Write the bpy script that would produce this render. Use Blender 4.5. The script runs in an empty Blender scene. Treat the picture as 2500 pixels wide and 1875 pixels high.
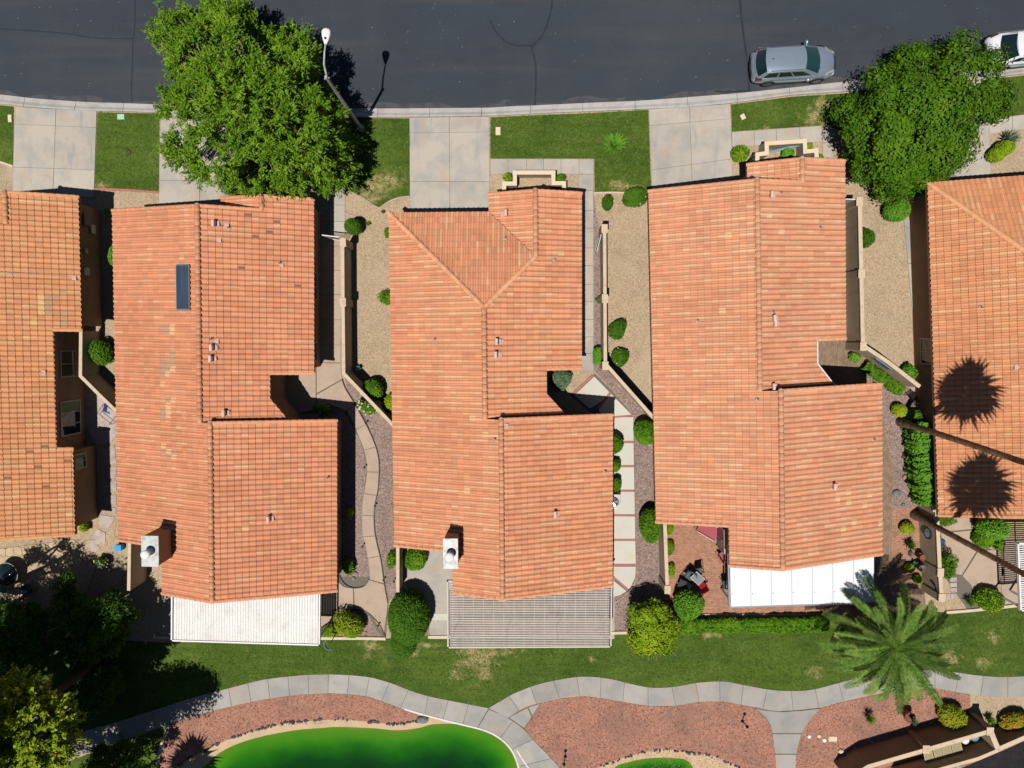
import bpy, bmesh, math, random
import numpy as np
from mathutils import Vector, Matrix, Quaternion

# ------------------------------------------------------------------ camera, world, sun, exposure
SC = bpy.context.scene
COL = SC.collection
F_PX = 1733.0            # focal length in photograph pixels (2500 px wide)
CAM_H = 42.0
_n = Vector((30.0, 112.5, -F_PX)).normalized()
CAM_Q = _n.rotation_difference(Vector((0, 0, -1)))
cam_d = bpy.data.cameras.new("camera"); cam = bpy.data.objects.new("camera", cam_d)
COL.objects.link(cam)
cam.location = (0, 0, CAM_H); cam.rotation_mode = 'QUATERNION'; cam.rotation_quaternion = CAM_Q
cam_d.sensor_width = 36.0; cam_d.lens = 36.0 * F_PX / 2500.0; cam_d.clip_end = 2000
SC.camera = cam

SH = Vector((0.153, 0.266))            # horizontal shadow run per metre of height
sun_dir = Vector((-SH.x, -SH.y, 1)).normalized()
SUN_EL = math.asin(sun_dir.z)
w = bpy.data.worlds.new("World"); SC.world = w; w.use_nodes = True
nt = w.node_tree; nt.nodes.clear()
sky = nt.nodes.new('ShaderNodeTexSky'); sky.sky_type = 'NISHITA'; sky.sun_disc = False
sky.air_density = .7; sky.dust_density = .3; sky.altitude = 400; sky.sun_elevation = SUN_EL
sky.sun_rotation = math.atan2(sun_dir.x, sun_dir.y)
bg = nt.nodes.new('ShaderNodeBackground'); bg.inputs[1].default_value = 0.05
wo = nt.nodes.new('ShaderNodeOutputWorld')
nt.links.new(sky.outputs[0], bg.inputs[0]); nt.links.new(bg.outputs[0], wo.inputs[0])
sl = bpy.data.lights.new("sun", 'SUN'); sl.energy = 5.0; sl.angle = math.radians(0.5); sl.color = (1.0, 0.97, 0.92)
so = bpy.data.objects.new("sun", sl); COL.objects.link(so)
so.rotation_mode = 'QUATERNION'; so.rotation_quaternion = (-sun_dir).to_track_quat('-Z', 'Y'); so.location = (0, 0, 60)
vs = SC.view_settings
vs.view_transform = 'Standard'; vs.look = 'None'; vs.gamma = 1; vs.use_curve_mapping = False; vs.exposure = -0.22
SC.cycles.max_bounces = 5; SC.cycles.diffuse_bounces = 1; SC.cycles.glossy_bounces = 2
SC.cycles.transparent_max_bounces = 4

rnd = random.Random(7)

# ------------------------------------------------------------------ helpers
def ray(px, py):
    return CAM_Q @ Vector((px - 1250.0, 937.5 - py, -F_PX))
def P(px, py, z=0.0):
    d = ray(px, py); t = (z - CAM_H) / d.z
    return Vector((d.x * t, d.y * t, z))
def P2(px, py, z=0.0):
    p = P(px, py, z); return (p.x, p.y)
def M_PX(z=0): return (CAM_H - z) / F_PX

def new_obj(name, me, parent=None, mat=None, kind=None):
    o = bpy.data.objects.new(name, me); COL.objects.link(o)
    if mat is not None and me is not None and not me.materials: me.materials.append(mat)
    if parent is not None: o.parent = parent
    if kind: o['kind'] = kind
    return o
def mesh(name, verts, faces, smooth=False):
    me = bpy.data.meshes.new(name); me.from_pydata([tuple(v) for v in verts], [], [tuple(f) for f in faces])
    if smooth:
        me.polygons.foreach_set('use_smooth', [True] * len(me.polygons))
    me.update(); return me
def tag(o, label, cat, group=None):
    o['label'] = label; o['category'] = cat
    if group: o['group'] = group
    return o
def thing(name, loc, label, cat, group=None, rz=0):
    o = bpy.data.objects.new(name, None); COL.objects.link(o); o.empty_display_size = .3
    o.location = loc; o.rotation_euler = (0, 0, rz)
    return tag(o, label, cat, group)
def struct(name, me, mat, parent=None):
    o = new_obj(name, me, parent, mat)
    if parent is None: o['kind'] = 'structure'
    return o
class MB:
    """collects simple shapes into one mesh"""
    def __init__(s): s.v = []; s.f = []; s.sm = []
    def add(s, vs_, fs, smooth=False):
        n = len(s.v); s.v += [tuple(v) for v in vs_]; s.f += [tuple(i + n for i in f) for f in fs]; s.sm += [smooth] * len(fs)
        return s
    def box(s, c, d, rz=0, tilt=None):
        hx, hy, hz = d[0] / 2, d[1] / 2, d[2] / 2
        vs_ = [Vector((x * hx, y * hy, z * hz)) for z in (-1, 1) for y in (-1, 1) for x in (-1, 1)]
        if tilt is not None: vs_ = [tilt @ v for v in vs_]
        R = Matrix.Rotation(rz, 3, 'Z')
        vs_ = [R @ v + Vector(c) for v in vs_]
        return s.add(vs_, [(0, 2, 3, 1), (4, 5, 7, 6), (0, 1, 5, 4), (2, 6, 7, 3), (0, 4, 6, 2), (1, 3, 7, 5)])
    def prism(s, pts, z0, z1):
        n = len(pts)
        a = sum(pts[i][0] * pts[(i + 1) % n][1] - pts[(i + 1) % n][0] * pts[i][1] for i in range(n))
        if a < 0: pts = pts[::-1]
        zz0 = z0 if isinstance(z0, (list, tuple)) else [z0] * n
        zz1 = z1 if isinstance(z1, (list, tuple)) else [z1] * n
        if a < 0: zz0 = list(zz0)[::-1]; zz1 = list(zz1)[::-1]
        vs_ = [(p[0], p[1], z) for p, z in zip(pts, zz0)] + [(p[0], p[1], z) for p, z in zip(pts, zz1)]
        fs = [tuple(range(n - 1, -1, -1)), tuple(range(n, 2 * n))] + [(i, (i + 1) % n, n + (i + 1) % n, n + i) for i in range(n)]
        return s.add(vs_, fs)
    def tube(s, pts, rad, n=8, cap=True):
        pts = [Vector(p) for p in pts]
        if not isinstance(rad, (list, tuple)): rad = [rad] * len(pts)
        vs_ = []; k = len(pts)
        for i, p in enumerate(pts):
            t = (pts[min(i + 1, k - 1)] - pts[max(i - 1, 0)]).normalized()
            a = t.cross(Vector((0, 0, 1)) if abs(t.z) < .9 else Vector((1, 0, 0))).normalized(); b = t.cross(a)
            for j in range(n):
                an = 2 * math.pi * j / n
                vs_.append(p + (a * math.cos(an) + b * math.sin(an)) * rad[i])
        fs = [(i * n + j, i * n + (j + 1) % n, (i + 1) * n + (j + 1) % n, (i + 1) * n + j) for i in range(k - 1) for j in range(n)]
        s.add(vs_, fs, True)
        if cap: s.add(vs_[:n], [tuple(range(n))[::-1]]); s.add(vs_[-n:], [tuple(range(n))])
        return s
    def lathe(s, c, prof, n=14):
        vs_ = [(c[0] + r * math.cos(2 * math.pi * j / n), c[1] + r * math.sin(2 * math.pi * j / n), c[2] + z) for r, z in prof for j in range(n)]
        k = len(prof)
        fs = [(i * n + j, i * n + (j + 1) % n, (i + 1) * n + (j + 1) % n, (i + 1) * n + j) for i in range(k - 1) for j in range(n)]
        s.add(vs_, fs, True); s.add(vs_[:n], [tuple(range(n))[::-1]]); s.add(vs_[-n:], [tuple(range(n))])
        return s
    def blob(s, c, r, n=10, m=6, jit=.0, rg=rnd):
        vs_ = []; 
        for i in range(m + 1):
            th = math.pi * i / m
            for j in range(n):
                ph = 2 * math.pi * j / n; q = 1 + rg.uniform(-jit, jit)
                vs_.append((c[0] + r[0] * q * math.sin(th) * math.cos(ph), c[1] + r[1] * q * math.sin(th) * math.sin(ph), c[2] + r[2] * q * math.cos(th)))
        fs = [(i * n + j, (i + 1) * n + j, (i + 1) * n + (j + 1) % n, i * n + (j + 1) % n) for i in range(m) for j in range(n)]
        return s.add(vs_, fs, True)
    def build(s, name, mat, parent=None, kind=None):
        me = bpy.data.meshes.new(name); me.from_pydata(s.v, [], s.f)
        me.polygons.foreach_set('use_smooth', s.sm); me.update()
        o = new_obj(name, me, parent, mat, kind)
        return o
def at_origin(parent, mb):
    """shift the collected world-space vertices into the frame of a thing's empty"""
    l = parent.location; c, s_ = math.cos(-parent.rotation_euler.z), math.sin(-parent.rotation_euler.z)
    mb.v = [((x - l.x) * c - (y - l.y) * s_, (x - l.x) * s_ + (y - l.y) * c, z - l.z) for x, y, z in mb.v]
    return mb

def spline(pts, n=6, closed=False):
    out = []; k = len(pts)
    rng_ = range(k if closed else k - 1)
    for i in rng_:
        p0 = pts[(i - 1) % k] if closed or i > 0 else pts[0]
        p1 = pts[i]; p2 = pts[(i + 1) % k]
        p3 = pts[(i + 2) % k] if closed or i + 2 < k else pts[-1]
        for j in range(n):
            t = j / n
            out.append(tuple(0.5 * ((2 * b) + (-a + c) * t + (2 * a - 5 * b + 4 * c - d) * t * t + (-a + 3 * b - 3 * c + d) * t ** 3)
                             for a, b, c, d in zip(p0, p1, p2, p3)))
    if not closed: out.append(tuple(pts[-1]))
    return out
def resample(pts, n):
    pts = [Vector((p[0], p[1])) for p in pts]
    d = [0]
    for a, b in zip(pts, pts[1:]): d.append(d[-1] + (b - a).length)
    out = []; j = 0
    for i in range(n):
        t = d[-1] * i / (n - 1)
        while j < len(d) - 2 and d[j + 1] < t: j += 1
        q = (t - d[j]) / max(1e-9, d[j + 1] - d[j]); out.append(pts[j].lerp(pts[j + 1], min(1, q)))
    return out
def sheet(name, pts_px, z, mat, th=.0, parent=None, kind='structure'):
    """a ground-level sheet or low slab with this outline"""
    pts = [P2(x, y, z) for x, y in pts_px]
    mb = MB().prism(pts, z - max(th, .003), z)
    o = mb.build(name, mat, parent)
    if parent is None and kind: o['kind'] = kind
    return o

# ------------------------------------------------------------------ materials
def lin(c): return c / 12.92 if c <= .04045 else ((c + .055) / 1.055) ** 2.4
def A(r, g, b, k=1 / 1.2):
    """surface colour whose sunlit look is about this sRGB value"""
    return (min(.85, lin(r / 255) * k), min(.85, lin(g / 255) * k), min(.85, lin(b / 255) * k), 1)
def mk(name, base, layers=(), rough=.9, bump=None, objrand=0, spec=.25, metallic=0, obj_space=False, vor=None, brick=None, attr=False, coat=0, trans=0):
    """layers: (kind, scale, colour, lo, hi, amount) mixed over the base in turn; bump: (scale, strength, distance)"""
    m = bpy.data.materials.new(name); m.use_nodes = True
    nt = m.node_tree; N = nt.nodes; L = nt.links
    b = N['Principled BSDF']; b.inputs['Roughness'].default_value = rough; b.inputs['Metallic'].default_value = metallic
    b.inputs['Specular IOR Level'].default_value = spec
    if coat: b.inputs['Coat Weight'].default_value = coat; b.inputs['Coat Roughness'].default_value = .05
    if trans:
        b.inputs['Transmission Weight'].default_value = trans
    if obj_space: co = N.new('ShaderNodeTexCoord').outputs['Object']
    else: co = N.new('ShaderNodeNewGeometry').outputs['Position']
    rgb = N.new('ShaderNodeRGB'); rgb.outputs[0].default_value = base; cur = rgb.outputs[0]
    def mix(fac, c, amount=1, blend='MIX'):
        nonlocal cur
        mx = N.new('ShaderNodeMix'); mx.data_type = 'RGBA'; mx.blend_type = blend
        if hasattr(fac, 'node'): 
            mu = N.new('ShaderNodeMath'); mu.operation = 'MULTIPLY'; L.new(fac, mu.inputs[0]); mu.inputs[1].default_value = amount
            L.new(mu.outputs[0], mx.inputs[0])
        else: mx.inputs[0].default_value = fac
        L.new(cur, mx.inputs[6])
        if hasattr(c, 'node'): L.new(c, mx.inputs[7])
        else: mx.inputs[7].default_value = c
        cur = mx.outputs[2]
    for ly in layers:
        kind, sc, c, lo, hi, am = ly[:6]
        if kind == 'noise' or kind == 'streak':
            t = N.new('ShaderNodeTexNoise'); t.inputs['Scale'].default_value = sc; t.inputs['Detail'].default_value = 5; t.inputs['Roughness'].default_value = .6
            src = co
            if kind == 'streak':
                mp = N.new('ShaderNodeMapping'); mp.inputs['Scale'].default_value = ly[6]; L.new(co, mp.inputs[0]); src = mp.outputs[0]
            L.new(src, t.inputs['Vector']); out = t.outputs[0]
        elif kind == 'vor':
            t = N.new('ShaderNodeTexVoronoi'); t.inputs['Scale'].default_value = sc; L.new(co, t.inputs['Vector'])
            sp = N.new('ShaderNodeSeparateColor'); L.new(t.outputs['Color'], sp.inputs[0]); out = sp.outputs[ly[6] if len(ly) > 6 else 0]
        mr = N.new('ShaderNodeMapRange'); L.new(out, mr.inputs[0]); mr.inputs[1].default_value = lo; mr.inputs[2].default_value = hi
        mix(mr.outputs[0], c, am)
    if brick:
        bt = N.new('ShaderNodeTexBrick'); bt.inputs['Scale'].default_value = 1; bt.inputs['Brick Width'].default_value = brick[0]; bt.inputs['Row Height'].default_value = brick[1]
        bt.inputs['Mortar Size'].default_value = brick[2]; bt.inputs['Color1'].default_value = (.8, .8, .8, 1); bt.inputs['Color2'].default_value = (1.15, 1.1, 1.05, 1)
        bt.inputs['Mortar'].default_value = (.68, .68, .68, 1)
        mp = N.new('ShaderNodeMapping'); mp.inputs['Rotation'].default_value = (0, 0, brick[3] if len(brick) > 3 else 0); L.new(co, mp.inputs[0]); L.new(mp.outputs[0], bt.inputs['Vector'])
        mix(1.0, bt.outputs[0], 1, 'MULTIPLY')
    if objrand:
        oi = N.new('ShaderNodeObjectInfo'); mr = N.new('ShaderNodeMapRange'); L.new(oi.outputs['Random'], mr.inputs[0])
        mr.inputs[3].default_value = 1 - objrand; mr.inputs[4].default_value = 1 + objrand
        vm = N.new('ShaderNodeVectorMath'); vm.operation = 'SCALE'; L.new(cur, vm.inputs[0]); L.new(mr.outputs[0], vm.inputs['Scale']); cur = vm.outputs[0]
    if attr:
        oc = N.new('ShaderNodeObjectInfo'); mix(1.0, oc.outputs['Color'], 1, 'MULTIPLY')
        at_ = N.new('ShaderNodeAttribute'); at_.attribute_name = 'tint'
        mix(1.0, at_.outputs['Color'], 1, 'MULTIPLY')
    L.new(cur, b.inputs['Base Color'])
    if bump:
        t = N.new('ShaderNodeTexNoise'); t.inputs['Scale'].default_value = bump[0]; t.inputs['Detail'].default_value = 4; L.new(co, t.inputs['Vector'])
        bp = N.new('ShaderNodeBump'); bp.inputs['Strength'].default_value = bump[1]; bp.inputs['Distance'].default_value = bump[2]
        L.new(t.outputs[0], bp.inputs['Height']); L.new(bp.outputs[0], b.inputs['Normal'])
    return m

MT = {}
MT['ground'] = mk('decomposed_granite', A(192, 168, 136), [
    ('noise', .35, A(170, 150, 124), .45, .65, .7), ('vor', 16, A(150, 126, 98), .62, .8, .55), ('vor', 22, A(225, 205, 175), .8, .9, .5, 1),
    ('noise', 1.3, A(162, 140, 110), .55, .7, .5), ('noise', .18, A(204, 182, 152), .55, .65, .6)], bump=(22, .5, .03))
MT['rose'] = mk('rose_gravel', A(160, 136, 124), [
    ('vor', 14, A(120, 98, 92), .55, .75, .7), ('vor', 19, A(196, 172, 158), .75, .85, .7, 1), ('noise', .8, A(140, 120, 112), .45, .65, .5)], bump=(18, .6, .04))
MT['red'] = mk('red_gravel', A(186, 132, 108), [
    ('vor', 16, A(150, 98, 84), .55, .8, .6), ('vor', 19, A(212, 166, 146), .74, .9, .6, 1), ('vor', 13, A(112, 92, 90), .86, .95, .5, 2),
    ('noise', .45, A(150, 114, 98), .45, .62, .8), ('noise', 1.6, A(192, 138, 112), .52, .7, .5)], bump=(15, .7, .05))
MT['lawn'] = mk('mown_grass', A(90, 112, 34), [
    ('noise', .22, A(60, 88, 16), .42, .6, .85), ('noise', .4, A(112, 128, 56), .54, .68, .7), ('noise', 1.1, A(104, 116, 50), .5, .72, .6), ('streak', 1.2, A(50, 74, 14), .48, .62, .45, (.25, 1.6, 1)),
    ('noise', 9, A(48, 70, 12), .5, .62, .7), ('noise', 14, A(126, 138, 66), .56, .68, .6), ('noise', 3, A(66, 98, 26), .52, .66, .6)], bump=(24, .7, .05))
MT['straw'] = mk('dry_lawn', A(180, 156, 104), [
    ('noise', 2.0, A(124, 130, 62), .46, .6, .6), ('noise', 12, A(140, 124, 76), .5, .65, .6), ('noise', 20, A(204, 182, 130), .6, .7, .5)], bump=(24, .7, .05))
MT['asphalt'] = mk('asphalt', A(63, 70, 78), [
    ('noise', .12, A(56, 61, 70), .4, .65, .8), ('noise', .5, A(68, 75, 82), .5, .7, .5), ('noise', 30, A(46, 50, 58), .52, .62, .5), ('vor', 22, A(150, 155, 160), .9988, .9995, .7, 1),
    ('streak', .5, A(74, 76, 80), .5, .66, .6, (.12, 1.6, 1)), ('noise', 1.1, A(52, 57, 64), .62, .72, .5), ('noise', .06, A(76, 84, 86), .5, .6, .5), ('noise', 5, A(80, 84, 88), .68, .74, .4)], rough=.85, bump=(40, .3, .01))
MT['sealant'] = mk('crack_sealant', A(44, 50, 60), rough=.7)
MT['silt'] = mk('road_silt', A(84, 85, 87), [('noise', 1.5, A(64, 69, 76), .45, .6, 1), ('noise', 12, A(92, 88, 84), .5, .6, .6)])
MT['concrete'] = mk('concrete', A(196, 186, 172), [
    ('noise', .7, A(174, 170, 162), .45, .62, .9), ('noise', .9, A(194, 172, 152), .52, .7, .8), ('noise', 3.2, A(168, 162, 154), .6, .75, .5),
    ('noise', 28, A(170, 164, 152), .5, .7, .3), ('streak', 1, A(158, 158, 158), .56, .68, .6, (1.6, .3, 1))], objrand=.06, bump=(30, .15, .01))
MT['path'] = mk('path_concrete', A(178, 172, 164), [
    ('noise', .8, A(160, 158, 154), .45, .6, .9), ('noise', .6, A(184, 164, 148), .52, .7, .85), ('noise', 3.5, A(158, 154, 150), .6, .75, .5),
    ('noise', 28, A(160, 156, 148), .5, .7, .3)], objrand=.09, bump=(30, .15, .01))
MT['warm_conc'] = mk('tan_concrete', A(196, 172, 150), [('noise', 1.2, A(180, 158, 140), .45, .65, .8), ('noise', 30, A(170, 150, 130), .5, .7, .3)], objrand=.04, bump=(30, .15, .01))
MT['pale_slab'] = mk('pale_slab', A(216, 211, 198), [('noise', 1.1, A(212, 196, 168), .5, .7, .6), ('noise', 25, A(206, 200, 186), .5, .7, .3)], objrand=.03)
MT['joint'] = mk('joint_dirt', A(120, 112, 100))
MT['kerb'] = mk('kerb_concrete', A(196, 190, 184), [('noise', 1.5, A(176, 170, 166), .45, .65, .8), ('noise', 6, A(150, 146, 142), .62, .75, .5), ('noise', 30, A(170, 164, 156), .5, .7, .35)], objrand=.05)
MT['brickband'] = mk('brick_band', A(186, 122, 110), [('noise', 6, A(156, 100, 90), .5, .7, .7)])
MT['paver'] = mk('brick_pavers', A(190, 142, 116), [('vor', 6, A(170, 124, 100), .5, .8, .6), ('noise', 1, A(200, 152, 120), .5, .7, .5), ('noise', 25, A(150, 112, 92), .5, .7, .4)], brick=(.22, .11, .012))
MT['paver_grey'] = mk('taupe_pavers', A(160, 134, 112), [('vor', 5, A(145, 120, 100), .5, .8, .6), ('noise', 25, A(130, 108, 92), .5, .7, .4)], brick=(.22, .11, .012, 1.5))
MT['flag'] = mk('flagstone', A(206, 184, 150), [('noise', 2, A(186, 164, 134), .45, .65, .8), ('noise', 14, A(196, 170, 138), .5, .7, .5)], objrand=.08, bump=(15, .3, .02))
MT['flag_grey'] = mk('grey_flagstone', A(196, 180, 168), [('noise', 3, A(166, 150, 140), .45, .65, .8)], objrand=.08, bump=(15, .3, .02))
MT['tan_cap'] = mk('edging_concrete', A(226, 208, 178), [('noise', 2, A(206, 186, 158), .45, .65, .7), ('noise', 20, A(190, 172, 146), .55, .7, .4)])
MT['beach'] = mk('pond_apron', A(214, 186, 148), [('noise', 1.2, A(196, 168, 134), .45, .65, .7), ('noise', 7, A(180, 156, 126), .58, .7, .5), ('noise', .5, A(206, 190, 172), .55, .7, .6)], bump=(12, .2, .02))
MT['whiteline'] = mk('white_edge', A(235, 232, 226), [('noise', 5, A(196, 190, 184), .55, .65, .8)])
MT['tile'] = mk('clay_roof_tile', A(231, 160, 120), [('noise', .35, A(214, 144, 106), .45, .65, .5), ('noise', 9, A(208, 138, 102), .5, .72, .4), ('noise', 40, A(236, 170, 132), .5, .7, .3)], rough=.8, attr=True)
MT['deck'] = mk('roof_felt', A(70, 44, 34))
MT['fascia'] = mk('fascia_paint', A(150, 120, 98), [('noise', 3, A(130, 104, 84), .45, .65, .6)])
MT['stucco'] = mk('stucco', A(152, 124, 100), [('noise', 1.5, A(138, 112, 90), .45, .65, .6), ('noise', 30, A(150, 124, 100), .5, .7, .5)], bump=(35, .5, .02))
MT['wallstucco'] = mk('garden_wall_stucco', A(190, 170, 144), [('noise', 1.2, A(172, 152, 128), .45, .65, .6), ('streak', 2, A(160, 142, 120), .5, .7, .5, (1, 1, .2)), ('noise', 30, A(160, 140, 118), .5, .7, .4)], bump=(35, .5, .02))
MT['cap'] = mk('wall_cap', A(222, 198, 168), [('noise', 3, A(200, 176, 148), .5, .65, .7)])
MT['pinkcap'] = mk('pale_entry_cap', A(238, 216, 186), [('noise', 3, A(226, 202, 172), .5, .65, .6)])
MT['white'] = mk('white_paint', A(246, 244, 240), [('noise', 1.5, A(226, 222, 216), .5, .7, .5)], rough=.5)
MT['louvre'] = mk('white_slat', A(244, 241, 236), [('noise', 1.2, A(222, 216, 208), .5, .7, .7), ('noise', 7, A(214, 204, 194), .5, .7, .5)], rough=.6, objrand=.03)
MT['tanslat'] = mk('beige_slat', A(218, 206, 194), [('noise', 1, A(198, 186, 176), .5, .7, .6), ('noise', 4, A(190, 178, 166), .5, .7, .5)], rough=.6, objrand=.05)
MT['galv'] = mk('galvanised_steel', A(190, 192, 190), [('noise', 3, A(150, 150, 148), .45, .65, .9), ('noise', 12, A(206, 196, 176), .55, .7, .6)], rough=.55, metallic=.3)
MT['grey_metal'] = mk('grey_metal', A(150, 156, 164), rough=.4, metallic=.4)
MT['pinkvent'] = mk('painted_vent', A(236, 200, 184), [('noise', 8, A(200, 150, 136), .5, .7, .6)], rough=.6)
MT['lead'] = mk('flashing_mortar', A(214, 178, 172), [('noise', 10, A(190, 160, 160), .5, .7, .7)])
MT['glass'] = mk('dark_glass', (.01, .014, .018, 1), rough=.06, spec=.6)
MT['blind'] = mk('window_blind', A(120, 140, 110))
MT['frame'] = mk('window_frame', A(200, 190, 176), rough=.5)
MT['black'] = mk('black_iron', (.012, .012, .014, 1), rough=.5)
MT['tyre'] = mk('rubber', (.02, .02, .022, 1), rough=.8)
MT['rim'] = mk('alloy', A(200, 204, 210), rough=.3, metallic=.7)
MT['chrome'] = mk('chrome', A(230, 232, 236), rough=.15, metallic=.9)
MT['bark'] = mk('bark', A(96, 78, 62), [('noise', 6, A(66, 52, 42), .45, .6, .9)], bump=(14, .8, .04))
MT['twig'] = mk('pale_twig', A(176, 164, 140), [('noise', 8, A(130, 116, 96), .45, .6, .8)])
MT['palmbark'] = mk('palm_trunk', A(150, 126, 98), [('streak', 3, A(104, 84, 64), .48, .58, .9, (.3, .3, 4)), ('noise', 12, A(150, 126, 98), .55, .7, .6)], bump=(10, .8, .05))
def leafmat(name, c1, c2, c3, orand=.16):
    m = mk(name, c1, [('vor', 7, c2, .4, .75, .9), ('noise', .9, c3, .5, .66, .7), ('vor', 11, c3, .7, .9, .6, 1)], rough=.7, spec=.12, objrand=orand)
    b = m.node_tree.nodes['Principled BSDF']
    # thin leaves let part of the sun through
    N = m.node_tree.nodes; L = m.node_tree.links
    tr = N.new('ShaderNodeBsdfTranslucent'); ms = N.new('ShaderNodeMixShader'); ms.inputs[0].default_value = .12
    L.new(b.inputs['Base Color'].links[0].from_socket, tr.inputs[0])
    L.new(b.outputs[0], ms.inputs[1]); L.new(tr.outputs[0], ms.inputs[2]); L.new(ms.outputs[0], N['Material Output'].inputs[0])
    return m
MT['leaf_mid'] = leafmat('leaf_mid', (.085, .205, .006, 1), (.038, .11, .005, 1), (.18, .32, .015, 1))
MT['leaf_tree'] = leafmat('leaf_tree', (.115, .235, .006, 1), (.05, .13, .005, 1), (.27, .42, .03, 1))
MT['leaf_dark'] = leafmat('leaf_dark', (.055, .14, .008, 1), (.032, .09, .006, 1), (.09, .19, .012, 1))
MT['leaf_lime'] = leafmat('leaf_lime', (.22, .34, .008, 1), (.12, .22, .006, 1), (.34, .42, .015, 1))
MT['leaf_bright'] = leafmat('leaf_bright', (.12, .3, .02, 1), (.07, .2, .015, 1), (.17, .36, .025, 1))
MT['leaf_yellow'] = leafmat('leaf_yellow', (.26, .36, .012, 1), (.12, .22, .010, 1), (.42, .44, .02, 1))
MT['leaf_orange'] = leafmat('leaf_orange', (.36, .27, .025, 1), (.2, .22, .02, 1), (.5, .19, .02, 1))
MT['leaf_grey'] = leafmat('leaf_grey', (.12, .2, .1, 1), (.08, .14, .07, 1), (.2, .28, .16, 1))
MT['leaf_teal'] = leafmat('leaf_teal', (.1, .35, .26, 1), (.05, .22, .18, 1), (.2, .5, .4, 1))
MT['frond'] = leafmat('palm_frond', (.105, .185, .03, 1), (.055, .11, .02, 1), (.21, .28, .06, 1), .45)
MT['petal'] = mk('white_petal', A(235, 215, 200))
# ------------------------------------------------------------------ setting: ground, road, kerb
struct('ground', MB().prism([(-300, -300), (300, -300), (300, 300), (-300, 300)], -.3, 0).build('tmp', None).data, MT['ground'])
bpy.data.objects.remove(bpy.data.objects['tmp'])

KT = [(-180, 218), (0, 231), (81, 240), (207, 249), (330, 253), (520, 260), (720, 264), (909, 265), (1071, 264), (1193, 263), (1240, 260), (1315, 257), (1440, 251), (1560, 246), (1684, 237), (1808, 227), (1932, 214), (2058, 200), (2200, 190), (2350, 176), (2500, 159), (2700, 132)]
KB = [(-180, 242), (0, 255), (81, 263), (207, 271), (330, 274), (520, 282), (720, 286), (947, 287), (1068, 286), (1194, 284), (1240, 282), (1315, 278), (1440, 273), (1560, 268), (1684, 262), (1808, 250), (1935, 233), (2048, 226), (2200, 212), (2350, 199), (2500, 181), (2700, 154)]
kt = spline(KT, 5); kb = spline(KB, 5)
road = MB().prism([P2(x, y) for x, y in kt] + [P2(2700, -520), P2(-180, -520)], -.01, .006).build('road', MT['asphalt']); road['kind'] = 'structure'
def ribbon(pts_px, wid, z, mat, name, parent):
    pts = [P(x, y, z) for x, y in spline(pts_px, 5)]
    L_, R_ = [], []
    for i, p in enumerate(pts):
        t = (pts[min(i + 1, len(pts) - 1)] - pts[max(i - 1, 0)]); t = Vector((-t.y, t.x, 0)).normalized() * wid / 2 * (1 + .25 * math.sin(i * 1.7))
        L_.append(p + t); R_.append(p - t)
    n = len(pts)
    mb = MB().add(L_ + R_, [(i, i + 1, n + i + 1, n + i) for i in range(n - 1)])
    return mb.build(name, mat, parent)
for pts, wd in [([(330, -20), (329, 60), (325, 95), (323, 160), (321, 217), (323, 252)], .075), ([(-20, 69), (80, 75), (160, 82), (240, 93), (324, 94)], .07),
                ([(1349, -20), (1346, 20), (1337, 55), (1324, 86), (1302, 111)], .11), ([(1197, 49), (1208, 73), (1222, 90), (1240, 104), (1262, 111), (1302, 111)], .1),
                ([(1298, 112), (1304, 140), (1308, 165), (1308, 210), (1306, 257)], .11), ([(1804, -20), (1808, 20), (1817, 100), (1826, 159), (1828, 200), (1829, 226)], .12),
                ([(1746, 222), (1764, 225), (1790, 223), (1826, 222)], .09)]:
    ribbon(pts, wd, .0105, MT['sealant'], 'crack_seal', road)
# fine silt lying along the gutter
sil = [(x, y) for x, y in kt]; up = [(x, y - 9 - 6 * math.sin(i * .55) - 4 * math.sin(i * 1.3)) for i, (x, y) in enumerate(kt)]
MB().prism([P2(x, y) for x, y in sil] + [P2(x, y) for x, y in up[::-1]], .004, .0095).build('gutter_silt', MT['silt'], road)
# rolled kerb, poured in three-metre lengths
kerb = MB().prism([P2(x, y) for x, y in kt] + [P2(x, y) for x, y in kb[::-1]], -.05, .004).build('kerb', MT['joint']); kerb['kind'] = 'structure'
ta = resample([P2(x, y) for x, y in kt], 121 * 3); tb = resample([P2(x, y) for x, y in kb], 121 * 3)
NS = 23; tot = len(ta)
for k in range(NS):
    a = int(k * (tot - 1) / NS); b_ = int((k + 1) * (tot - 1) / NS)
    idx = list(range(a, b_ + 1, 3)); 
    if idx[-1] != b_: idx.append(b_)
    prof = [(0, .012), (.28, .02), (.5, .03), (.66, .075), (.8, .115), (1, .12), (1.0, -.04)]
    vs_ = []; m_ = len(prof)
    for q, i in enumerate(idx):
        pa, pb = ta[i].copy(), tb[i].copy()
        t = ta[min(i + 1, tot - 1)] - ta[max(i - 1, 0)]; t.normalize()
        sh = .012 if q == 0 else (-.012 if q == len(idx) - 1 else 0)
        for f, z in prof:
            p = pa.lerp(pb, f) + t * sh; vs_.append((p.x, p.y, z))
    fs = [(i * m_ + j, i * m_ + j + 1, (i + 1) * m_ + j + 1, (i + 1) * m_ + j) for i in range(len(idx) - 1) for j in range(m_ - 1)]
    fs += [tuple(range(m_)), tuple(range(len(vs_) - 1, len(vs_) - m_ - 1, -1))]
    MB().add(vs_, fs).build('kerb_segment', MT['kerb'], kerb)

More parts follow.
